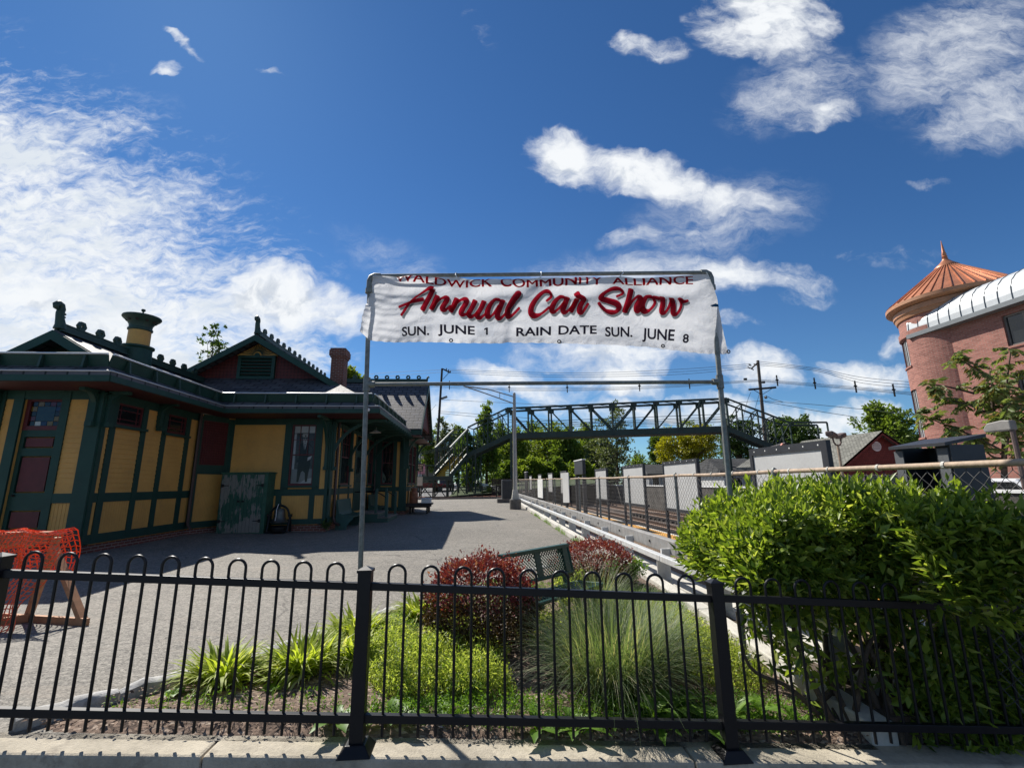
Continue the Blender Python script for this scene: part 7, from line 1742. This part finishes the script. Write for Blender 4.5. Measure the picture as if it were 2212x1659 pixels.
sp = onX(2020, 1005, 20); tree('little blue-green spruce in front of the brick building', (20, sp[1], 1.2), [((20, sp[1], 1.7 + .35 * k), (.75 - .16 * k, .75 - .16 * k, .25)) for k in range(4)], 'leaf_dark', .12, 300, .05, seed=70, name='spruce')

# ------------------------------------------------------------------ the flower bed
bed_l = [(3.50, -2.95), (3.75, -2.78), (4.26, -2.36), (4.83, -1.97), (5.5, -1.62), (5.96, -1.40), (6.5, -1.0), (7.04, -.60), (7.6, -.1), (8.4, .4), (9.2, 1.3), (9.9, 2.4)]
bx0 = lambda y: np.interp(y, [q[0] for q in bed_l], [q[1] for q in bed_l])
m, t, p, o = newmat('bark_mulch'); c = objc(t)
vo = t.n('ShaderNodeTexVoronoi', i_Scale=34.0); wv_ = t.n('ShaderNodeMapping'); wv_.inputs['Scale'].default_value = (1, 1.9, 1.4); t.l(c, wv_.inputs[0]); t.l(wv_.outputs[0], vo.inputs['Vector'])
sc1 = t.n('ShaderNodeSeparateColor'); t.l(vo.outputs['Color'], sc1.inputs[0])
cc = t.mix(sc1.outputs[0], (.06, .038, .027), (.24, .165, .12)); cc = t.mix(t.ss(sc1.outputs[1], .86, .9), cc, (.34, .26, .20))
t.l(cc, p.inputs['Base Color']); p.inputs['Roughness'].default_value = .95; bump(t, p, t.m('ADD', sc1.outputs[2], t.noise(c, 14, 4)), .03); MT['mulch'] = m
ys_ = np.linspace(3.49, 9.9, 60); us_ = np.linspace(0, 1, 50); G = []
for y in ys_:
    for u in us_:
        x = bx0(y) + (2.80 - bx0(y)) * u; e_ = max(0, min(1, 6 * u, 6 * (1 - u) + .35, (y - 3.52) * 7))
        G.append((x, y, ground(x, y) - .012 + .077 * min(1, e_ * 1.3) + .022 * mnoise.noise(Vector((x * 5, y * 5, 0))) * e_ + .012 * mnoise.noise(Vector((x * 21, y * 21, 3))) * e_))
i, j = np.meshgrid(np.arange(49), np.arange(59)); a = (j * 50 + i).ravel()
tag(np_mesh('mulch_bed', np.array(G), np.stack([a, a + 1, a + 51, a + 50], 1), MT['mulch'], None, True), kind='structure')
bz = lambda x, y: ground(x, y) + .055
# loose bark chips
rng = np.random.default_rng(3); n = 5200; cy_ = 3.5 + rng.uniform(0, 1, n) ** 1.5 * 4.2; cx_ = np.array([rng.uniform(bx0(y) + .08, 2.75) for y in cy_]); cz_ = np.array([bz(x, y) for x, y in zip(cx_, cy_)]) + rng.uniform(-.004, .018, n)
az = rng.uniform(0, 6.28, n); D_ = np.stack([np.cos(az), np.sin(az), rng.normal(0, .25, n)], 1); L_ = rng.uniform(.015, .05, n)
v, f = leaf_geo(np.stack([cx_, cy_, cz_], 1), D_, unit(rng.normal(0, .5, (n, 3)) + V3(0, 0, 1)), L_, L_ * .45, .1, .4)
m_chip = leafmat('bark_chip', (.08, .05, .035), (.26, .18, .13), 0.0, .9, (.36, .29, .22)); tag(np_mesh('bark_chips', v, f, m_chip), kind='stuff')
# granite edging stones, each its own
rs = random.Random(5); path = [(q[1], q[0]) for q in bed_l]; d_acc = 0; k = 0
seg_p = np.array(path); sl_ = np.linalg.norm(np.diff(seg_p, axis=0), axis=1); cum = np.concatenate([[0], np.cumsum(sl_)])
s_ = .05; stones = 0
plc = ['nearest the kerb', 'second from the kerb', 'third from the kerb', 'beside the first grassy clump', 'between the first two grassy clumps', 'beside the second grassy clump', 'beside the third grassy clump', 'past the third grassy clump', 'beside the fourth grassy clump', 'near the red bush', 'behind the red bush', 'by the bench', 'past the bench', 'toward the guardrail', 'near the guardrail', 'at the guardrail end']
while s_ < cum[-1] - .3 and stones < 16:
    L = rs.uniform(.38, .62); a_, b_ = [np.array([np.interp(q, cum, seg_p[:, 0]), np.interp(q, cum, seg_p[:, 1])]) for q in (s_, s_ + L)]
    d = unit(b_ - a_); nrm = np.array([-d[1], d[0]]); mb = MB(); N = 7; prev = []
    V_ = []; 
    for q in range(N + 1):
        c2 = a_ + (b_ - a_) * (q / N); w = .065 * (1 - .35 * abs(2 * q / N - 1) ** 5) * rs.uniform(.85, 1.1); h = .10 * (1 - .3 * abs(2 * q / N - 1) ** 4) * rs.uniform(.85, 1.1); g = ground(*c2)
        for sx_, hz in ((-1, -.03), (-.9, h * .75), (-.3, h), (.4, h * .95), (.95, h * .65), (1, -.03)): V_.append(V3(c2[0] + nrm[0] * w * sx_ + rs.uniform(-.006, .006), c2[1] + nrm[1] * w * sx_, g + hz))
    F_ = [(q * 6 + r_, q * 6 + r_ + 1, q * 6 + r_ + 7, q * 6 + r_ + 6) for q in range(N) for r_ in range(5)] + [tuple(range(6)), tuple(range(N * 6, N * 6 + 6))]
    o_ = MB().add(V_, F_).build('edging_stone', MT['stone'], None, smooth=True, sharp=50); tag(o_, 'rough granite edging stone of the bed ' + plc[stones], 'stone', 'granite edging of the flower bed'); stones += 1; s_ += L + .012

def clump(name, lab, cat, c, n, R_, Lr, Wr, lean, droop, mat, seed, group=None, seg=5, up=.0):
    rng = np.random.default_rng(seed); c = V3(*c)
    a_ = rng.uniform(0, 2 * math.pi, n); rr = R_ * np.sqrt(rng.uniform(0, 1, n)); B = np.stack([c[0] + rr * np.cos(a_), c[1] + rr * np.sin(a_), np.full(n, c[2] - .02)], 1)
    az = a_ + rng.normal(0, .55, n); ln = lean[0] + (lean[1] - lean[0]) * rng.uniform(0, 1, n) * (.35 + .65 * rr / R_)
    L_ = rng.uniform(*Lr, n); v, f = blade_geo(B, az, ln, L_, rng.uniform(*Wr, n), rng.uniform(*droop, n), seg)
    o_ = np_mesh(name, v, f, MT[mat]); return tag(o_, lab, cat, group)
MT['hosta'] = leafmat('day_lily_leaf', (.24, .32, .03), (.48, .55, .10), .55, .55, (.56, .56, .26))
MT['orn'] = leafmat('ornamental_grass', (.08, .13, .055), (.22, .29, .14), .45, .5, (.46, .44, .30))
MT['weed'] = leafmat('feathery_weed', (.24, .32, .06), (.54, .60, .19), .58, .5, (.10, .18, .02))
MT['weed_green'] = leafmat('broad_weed', (.09, .19, .02), (.20, .34, .045), .42, .45)
MT['barberry'] = leafmat('barberry_leaf', (.15, .022, .028), (.32, .06, .065), .28, .42, (.36, .16, .13))
MT['barb_low'] = leafmat('barberry_shade_leaf', (.05, .03, .012), (.10, .06, .02), .25, .5)  # shade under the bush put into the leaf colour
MT['hedge'] = leafmat('hedge_leaf', (.06, .115, .018), (.31, .41, .058), .5, .38, (.46, .52, .13))
MT['orange_leaf'] = leafmat('spirea_leaf', (.28, .22, .03), (.36, .17, .03), .35, .5)
hl = [('variegated grassy clump nearest the fence at the bed edge', (-1.98, 4.22), .17, .44, 150), ('variegated grassy clump second along the bed edge', (-1.45, 4.40), .21, .48, 230), ('variegated grassy clump third along the bed edge beside the pole', (-1.22, 5.35), .21, .46, 200), ('smaller variegated grassy clump left of the dark red bush', (-.66, 6.1), .22, .44, 170), ('thin variegated clump leaning over the second grassy clump', (-1.12, 4.68), .17, .46, 130)]
for k, (lab, (x, y), R_, H_, n) in enumerate(hl): clump('grassy_clump', lab, 'plant', (x, y, bz(x, y)), int(n * 2.2), R_ * .88, (H_ * .45, H_ * .88), (.022, .040), (.05, 1.0), (.7, 2.3), 'hosta', 90 + k, 'variegated grassy clumps along the bed edge')
clump('ornamental_grass', 'tall fine ornamental grass clump in the middle of the bed', 'plant', (1.15, 4.25, bz(1.1, 4.2)), 3000, .36, (.45, .92), (.003, .0065), (.0, .8), (.3, 2.1), 'orn', 101, 'fine ornamental grasses', 6)
clump('ornamental_grass', 'fine ornamental grass clump right of the tall one near the post', 'plant', (1.62, 4.9, bz(1.6, 4.9)), 1500, .32, (.4, .8), (.003, .0065), (.0, .8), (.3, 2.1), 'orn', 102, 'fine ornamental grasses', 6)
clump('ornamental_grass', 'thin tall grass tuft in front of the rounded red bush', 'plant', (1.45, 5.9, bz(1.5, 5.9)), 420, .2, (.5, .95), (.003, .0065), (.0, .7), (.3, 1.8), 'orn', 103, 'fine ornamental grasses', 6)
# feathery ground cover: uncountable
def cover(name, spots, n, mat, hgt, leaf, seed):
    rng = np.random.default_rng(seed); B = []
    for (x, y, rx, ry, w_) in spots:
        k = int(n * w_); a_ = rng.uniform(0, 6.28, k); r2 = np.sqrt(rng.uniform(0, 1, k)); B.append(np.stack([x + rx * r2 * np.cos(a_), y + ry * r2 * np.sin(a_), 1 - .7 * r2 ** 2], 1))
    B = np.concatenate(B); ok = (B[:, 0] > np.array([bx0(q) for q in B[:, 1]]) + .06) & (B[:, 0] < 2.74) & (B[:, 1] > 3.52); B = B[ok]; hs_ = B[:, 2].copy(); k = len(B)
    B[:, 2] = [bz(x, y) - .01 for x, y in B[:, :2]]
    H_ = hgt * hs_ * rng.uniform(.5, 1.15, k)
    v, f = blade_geo(B, rng.uniform(0, 6.28, k), rng.uniform(0, .5, k), H_, np.full(k, .004), rng.uniform(0, .9, k), 3)
    o_ = np_mesh(name, v, f, MT[mat]); tag(o_, kind='stuff')
    # small leaves carried along the stems
    m_ = 7; st = np.repeat(B, m_, 0); tt = rng.uniform(.25, 1, len(st)); P_ = st + np.stack([rng.normal(0, .018, len(st)), rng.normal(0, .018, len(st)), np.repeat(H_, m_) * tt], 1)
    D_ = unit(rng.normal(size=(len(st), 3)) + V3(0, 0, .5)); L_ = rng.uniform(.6, 1.4, len(st)) * leaf
    v, f = leaf_geo(P_, D_, unit(rng.normal(size=(len(st), 3)) + V3(0, 0, .8)), L_, L_ * .35, .15); o_ = np_mesh(name + '_leaves', v, f, MT[mat]); tag(o_, kind='stuff')
cover('ground_cover', [(-.45, 4.35, .42, .5, .85), (-.15, 4.75, .45, .45, .6), (-.75, 4.75, .3, .35, .35), (.0, 4.1, .3, .22, .3), (-.2, 5.4, .3, .25, .2), (1.9, 5.6, .7, .8, .6), (2.2, 4.7, .45, .6, .55), (.9, 5.4, .5, .5, .4)], 1900, 'weed', .36, .03, 7)
cover('low_grass', [(.6, 3.72, 1.5, .2, .55), (-1.2, 3.72, 1.4, .14, .10), (1.8, 3.8, .9, .3, .45), (2.2, 6.6, .6, 1.0, .5), (.4, 7.2, .9, .9, .5), (-.9, 5.6, .3, .5, .25)], 1300, 'weed_green', .16, .028, 8)
# broad-leaved weeds: single plants
def rosette(lab, c, n, L0, W0, seed, upright=.8, mat='weed_green', cat='plant', name='leafy_weed', tiers=1, group='leafy weeds along the kerb'):
    rng = np.random.default_rng(seed); c = V3(*c); P_, D_, N_ = [], [], []
    for ti in range(tiers):
        for k in range(n):
            a_ = 6.28 * k / n + rng.uniform(-.3, .3) + ti; el = upright * rng.uniform(.6, 1.2) + .12 * ti
            d = V3(math.cos(a_) * math.cos(el), math.sin(a_) * math.cos(el), math.sin(el)); P_.append(c + V3(0, 0, .07 * ti) + d * .01); D_.append(d); N_.append(V3(-math.cos(a_) * math.sin(el), -math.sin(a_) * math.sin(el), math.cos(el)))
    P_, D_, N_ = map(np.array, (P_, D_, N_)); k = len(P_); L_ = L0 * rng.uniform(.6, 1.2, k); W_ = W0 * rng.uniform(.8, 1.2, k); D_ = unit(D_); S_ = unit(np.cross(D_, N_)); U_ = np.cross(S_, D_)
    # wavy leaf: seven cross sections bending over
    vs_, fs_ = [], []
    for q in range(k):
        b0 = len(vs_); wv = [.12, .55, .9, 1, .85, .5, .05]
        for s_ in range(7):
            tt = s_ / 6; ctr = P_[q] + D_[q] * L_[q] * tt - V3(0, 0, L_[q] * .45 * tt ** 2); wd_ = W_[q] * wv[s_] * .5 * (1 + .15 * (-1) ** s_)
            vs_ += [ctr - S_[q] * wd_ + U_[q] * wd_ * .3, ctr, ctr + S_[q] * wd_ + U_[q] * wd_ * .3]
        for s_ in range(6):
            for e_ in (0, 1): i0 = b0 + s_ * 3 + e_; fs_.append((i0, i0 + 1, i0 + 4, i0 + 3))
    o_ = np_mesh(name, np.array(vs_), np.array(fs_), MT[mat], None, True); return tag(o_, lab, cat, group)
wd_ = [((-.92, 3.58), 'big ragged weed just left of the middle fence post'), ((-.55, 3.62), 'bright weed just right of the middle fence post'), ((-.34, 3.75), 'weed under the rail right of the middle post'), ((.42, 3.55), 'lettuce-like weed on the kerb edge at the centre'), ((.68, 3.55), 'lobed weed spilling over the kerb right of centre'), ((.95, 3.60), 'broad weed below the ornamental grass'), ((1.25, 3.6), 'leafy weed below the right side of the ornamental grass'), ((1.45, 3.72), 'taller leafy weed left of the right fence post'), ((1.62, 3.58), 'weed hugging the right fence post'), ((1.85, 3.62), 'weed just right of the right fence post'), ((2.1, 3.7), 'weed beside the pipe sleeve'), ((2.35, 3.66), 'weed under the hedge stems'), ((-1.55, 4.02), 'small upright weed between two grassy clumps'), ((-2.2, 3.95), 'tiny weed on the asphalt edge'), ((-.05, 4.0), 'tall weed in the feathery ground cover'), ((.75, 4.6), 'weed in front of the red bush foot'), ((1.85, 5.4), 'pale broad weed behind the right fence post'), ((2.3, 6.9), 'bright shrublet beside the platform kerb'), ((2.1, 7.3), 'fresh green shrublet near the guardrail')]
for k, ((x, y), lab) in enumerate(wd_): rosette(lab, (x, y, bz(x, y) - .02), 7, (.26 if k < 10 else .2) * (1.0 if k not in (12, 13) else .6), .085, 120 + k, .75, tiers=2 if k in (6, 7, 8, 9, 10, 14, 17, 18) else 1)
def spray(lab, c, R_, H_, n, mat, seed, leaf=.04, name='shrub', cat='shrub', group=None):
    rng = np.random.default_rng(seed); c = V3(*c); r_ = empty(name, c, lab, cat, group); mb = MB(); P_, D_ = [], []
    for k in range(14):
        d = unit(V3(rng.normal(), rng.normal(), 0)); tip = c + d * R_ * rng.uniform(.4, 1) + V3(0, 0, H_ * rng.uniform(.6, 1)); mb.tube([c, lerp(c, tip, .5) + V3(0, 0, H_ * .1), tip], [.008, .005, .002], 4)
        for j in range(n // 14): tt = rng.uniform(.3, 1); P_.append(lerp(c, tip, tt) + rng.normal(0, .03, 3)); D_.append(unit(rng.normal(size=3) + V3(0, 0, .6)))
    mb.build('stems', MT['twig'], r_); P_, D_ = np.array(P_), np.array(D_); L_ = leaf * rng.uniform(.6, 1.3, len(P_)); v, f = leaf_geo(P_, D_, unit(rng.normal(size=P_.shape) + V3(0, 0, 1)), L_, L_ * .5, .15); np_mesh('leaves', v, f, MT[mat], r_)
spray('small orange-tinged shrub left of the dark red bush', (-.32, 5.15, bz(-.3, 5.1)), .3, .42, 900, 'orange_leaf', 150, .03); spray('yellow-leaved shrub below the park bench', (1.35, 7.0, bz(1.35, 7)), .3, .38, 900, 'weed', 151, .035); spray('green-gold shrub by the platform kerb behind the fence', (2.25, 7.4, bz(2.2, 7.4)), .4, .42, 1100, 'weed_green', 152, .05)
spray('golden shrub left of the rounded red bush foot', (1.1, 6.3, bz(1.1, 6.3)), .35, .4, 900, 'weed', 153, .035)

def bush(name, lab, c, rad, trunk_z, n, leaf, mat, low, seed, tw=True):
    """clipped bush on short stems: leafy twigs over a lumpy dome, sparser leaves beneath, coloured dark to stand for shade"""
    rng = np.random.default_rng(seed); c, rad = V3(*c), V3(*rad); r_ = empty(name, (c[0], c[1], trunk_z), lab, 'bush')
    mb = MB()
    for k in range(26):
        d = sph(1, rng)[0]; tip = c + d * rad * .85; st_ = V3(c[0] + rng.normal(0, .05), c[1] + rng.normal(0, .05), trunk_z - .05)
        mb.tube([st_, lerp(st_, tip, .5) + V3(rng.normal(0, .03), rng.normal(0, .03), .03), tip], [.016, .009, .003], 5)
    mb.build('stems', MT['twig'], r_)
    d = sph(n, rng); lump = 1 + .15 * np.array([mnoise.noise(Vector(q * 3.1)) for q in d]) + .05 * np.array([mnoise.noise(Vector(q * 9)) for q in d])
    d[:, 2] = np.where(d[:, 2] < -.35, d[:, 2] * rng.uniform(.3, 1, n), d[:, 2])
    P_ = c + d * rad * (lump * rng.uniform(.80, 1.03, n))[:, None]
    tw_ = rng.uniform(0, 1, n) < .06; P_[tw_] += unit(d[tw_] + V3(0, 0, .8)) * rng.uniform(.02, .11, (tw_.sum(), 1))
    D_ = unit(d + rng.normal(0, .6, (n, 3)) + V3(0, 0, .35)); L_ = leaf * rng.uniform(.6, 1.35, n)
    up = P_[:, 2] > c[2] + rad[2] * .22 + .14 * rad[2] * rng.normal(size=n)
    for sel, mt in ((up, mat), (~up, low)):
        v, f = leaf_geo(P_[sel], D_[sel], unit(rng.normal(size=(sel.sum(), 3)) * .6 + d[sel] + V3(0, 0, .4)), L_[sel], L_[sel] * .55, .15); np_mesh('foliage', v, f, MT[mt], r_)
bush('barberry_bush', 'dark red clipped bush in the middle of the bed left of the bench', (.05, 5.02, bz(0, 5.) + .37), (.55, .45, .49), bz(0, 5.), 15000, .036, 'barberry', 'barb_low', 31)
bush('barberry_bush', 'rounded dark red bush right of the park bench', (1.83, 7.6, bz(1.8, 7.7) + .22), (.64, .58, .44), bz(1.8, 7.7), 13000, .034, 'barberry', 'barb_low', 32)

# the big leafy hedge behind the right of the fence
def hedge():
    rng = np.random.default_rng(44); g = zc(3)
    r_ = empty('hedge', (3.3, 4.1, g), 'large bright green leafy hedge behind the right part of the fence', 'hedge')
    # stems: several crooked trunks from two stools
    mb = MB(); tips = []
    for k in range(16):
        b = V3(2.95 + rng.normal(0, .22), 3.72 + rng.normal(0, .10), g - .05); tip = V3(rng.uniform(2.25, 4.7), rng.uniform(3.6, 4.9), rng.uniform(.75, 1.2)); md = lerp(b, tip, .45) + V3(rng.normal(0, .12), rng.normal(0, .08), .08)
        mb.tube(list(catmull([b, md, tip], 5)), list(np.linspace(.028, .007, 11)), 6); tips.append((b, md, tip))
    mb.tube(list(catmull([V3(2.65, 3.72, g + .02), V3(2.4, 3.78, g + .28), V3(2.13, 3.85, g + .42), V3(2.1, 3.9, g + .8)], 5)), list(np.linspace(.022, .01, 16)), 6)
    mb.build('stems', MT['bark'], r_, smooth=True)
    # crown surface: lumpy box-like dome
    LF, LD, LN, SZ = [], [], [], []
    def top(x, y): return 1.40 + .10 * mnoise.noise(Vector((x * 1.6, y * 1.6, 2))) + .05 * math.sin(x * 2.3) - .55 * max(0, (2.55 - x) / .6) ** 2 - .02 * max(0, x - 3.4)
    shoots = []
    for _ in range(1500):
        x, y = rng.uniform(2.08, 5.6), rng.uniform(3.55, 5.0); e_ = 1 - max(0, (2.4 - x) / .4) ** 2
        if x > 3.6 and rng.uniform() < .35: y = rng.uniform(3.2, 3.6)
        if e_ < 0: continue
        zt_ = top(x, y) - .12 * rng.uniform(0, 1) ** 2 - .22 * max(0, (3.85 - y) / .25) * rng.uniform(0, 1)
        shoots.append((V3(x, y, zt_), unit(V3(rng.normal(-.05, .22), rng.normal(-.1, .22), 1)), rng.uniform(.16, .34)))
    for _ in range(90):        # tall new shoots standing out of the top
        x, y = rng.uniform(2.35, 5.2), rng.uniform(3.6, 4.9); shoots.append((V3(x, y, top(x, y) + .05), unit(V3(rng.normal(0, .16), rng.normal(0, .16), 1)), rng.uniform(.25, .40)))
    for _ in range(420):       # low growth spilling over the kerb at the right
        x = rng.uniform(3.05, 5.2); y = rng.uniform(3.12, 3.62); shoots.append((V3(x, y, zc(x) + rng.uniform(.0, .75)), unit(rng.normal(size=3) + V3(0, -.6, .1)), rng.uniform(.14, .28)))
    for _ in range(1150):      # sides facing the viewer and the left end
        if rng.uniform() < .72: x = rng.uniform(2.2, 5.4); y = 3.55 + rng.uniform(0, .22) - .34 * min(1, max(0, x - 3.2)); nn = V3(rng.normal(0, .35), -1, rng.uniform(.0, .7))
        else: x, y = 2.14 + rng.uniform(0, .25), rng.uniform(3.6, 4.9); nn = V3(-1, rng.normal(0, .4), rng.uniform(.1, .8))
        lowz = .66 if x < 3.2 else -.05
        if x < 2.6: lowz = .74
        z = rng.uniform(lowz, top(x, y) - .02)
        if z < .75 and rng.uniform() < .35: continue
        shoots.append((V3(x, y, z), unit(nn), rng.uniform(.12, .28)))
    for _ in range(420):       # loose low branches under the crown
        x = rng.uniform(2.3, 5.2); y = rng.uniform(3.55, 4.3) - .3 * min(1, max(0, x - 3.2)); z = rng.uniform(-.1, .6) if x > 3.1 else rng.uniform(.3, .65)
        if 2.5 < x < 3.35 and z < .5: continue
        shoots.append((V3(x, y, z), unit(rng.normal(size=3) + V3(0, -.5, .1)), rng.uniform(.12, .24)))
    for _ in range(70):
        shoots.append((V3(rng.uniform(2.45, 3.4), rng.uniform(3.6, 4.3), rng.uniform(.05, .7)), unit(rng.normal(size=3) + V3(0, -.4, .2)), rng.uniform(.12, .24)))
    for _ in range(700):       # interior fill
        x, y = rng.uniform(2.2, 5.2), rng.uniform(3.8, 5.0); shoots.append((V3(x, y, rng.uniform(.72, top(x, y) - .1)), unit(rng.normal(size=3) + V3(0, 0, .5)), rng.uniform(.15, .3)))
    # the chain-link fence stops the growth on that side; it bulges toward the street instead
    sh2 = []
    for c, d, L in shoots:
        if c[2] < .75 and c[0] > 3.3: c = V3(c[0] * .82 + .55, max(c[1], 3.46), c[2])
        elif c[0] > 3.62: c = V3(3.12 + (c[0] - 3.62) * .26 + rng.uniform(-.12, .04), c[1] - (c[0] - 3.62) * .36, c[2] + .05 * (c[0] - 3.62) * (c[2] > .8))
        sh2.append((c, d, L))
    shoots = sh2
    for q, (c, d, L) in enumerate(shoots):
        m_ = int(5 + L * 17); side = unit(np.cross(d, rng.normal(size=3))); b2 = np.cross(d, side)
        for k in range(m_):
            tt = (k + .5) / m_; a_ = k * 2.4 + q; o_ = side * math.cos(a_) + b2 * math.sin(a_); pos = c + d * L * (tt - .55); spread_ = 1.0 - .65 * tt
            LF.append(pos); LD.append(unit(o_ * spread_ + d * (.35 + .8 * tt) - V3(0, 0, .25 * (1 - tt)))); LN.append(unit(d * .6 + V3(0, 0, .5) + rng.normal(0, .45, 3))); SZ.append((.118 - .05 * tt) * rng.uniform(.75, 1.25))
    LF, LD, LN, SZ = map(np.array, (LF, LD, LN, SZ)); ok = ((LF[:, 1] > 3.42) | ((LF[:, 0] > 3.1) & (LF[:, 2] > .62 + .5 * np.maximum(0, 3.4 - LF[:, 0])))) & ((LF[:, 0] < 3.72) | (LF[:, 2] < .9))
    v, f = leaf_geo(LF[ok], LD[ok], LN[ok], SZ[ok] * rng.uniform(.65, 1.35, ok.sum()), SZ[ok] * rng.uniform(.30, .48, ok.sum()), .2); np_mesh('foliage', v, f, MT['hedge'], r_)
hedge()
# creeper at the station corner, weeds along the platform kerb
spray('small creeper at the brick corner of the station beside downspout', (-5.1, 16.85, .1), .2, .35, 500, 'leaf_dark', 161, .05, 'creeper', 'plant')
rng = np.random.default_rng(12); n = 900; y_ = rng.uniform(9, 24, n); B = np.stack([2.74 + rng.normal(0, .03, n), y_, [ground(2.75, q) for q in y_]], 1); v, f = blade_geo(B, rng.uniform(0, 6.28, n), rng.uniform(0, .6, n), rng.uniform(.04, .16, n) * (1 + np.sin(y_ * 2.1)), np.full(n, .008), rng.uniform(.2, 1, n), 3); tag(np_mesh('kerb_weeds', v, f, MT['weed_green']), kind='stuff')
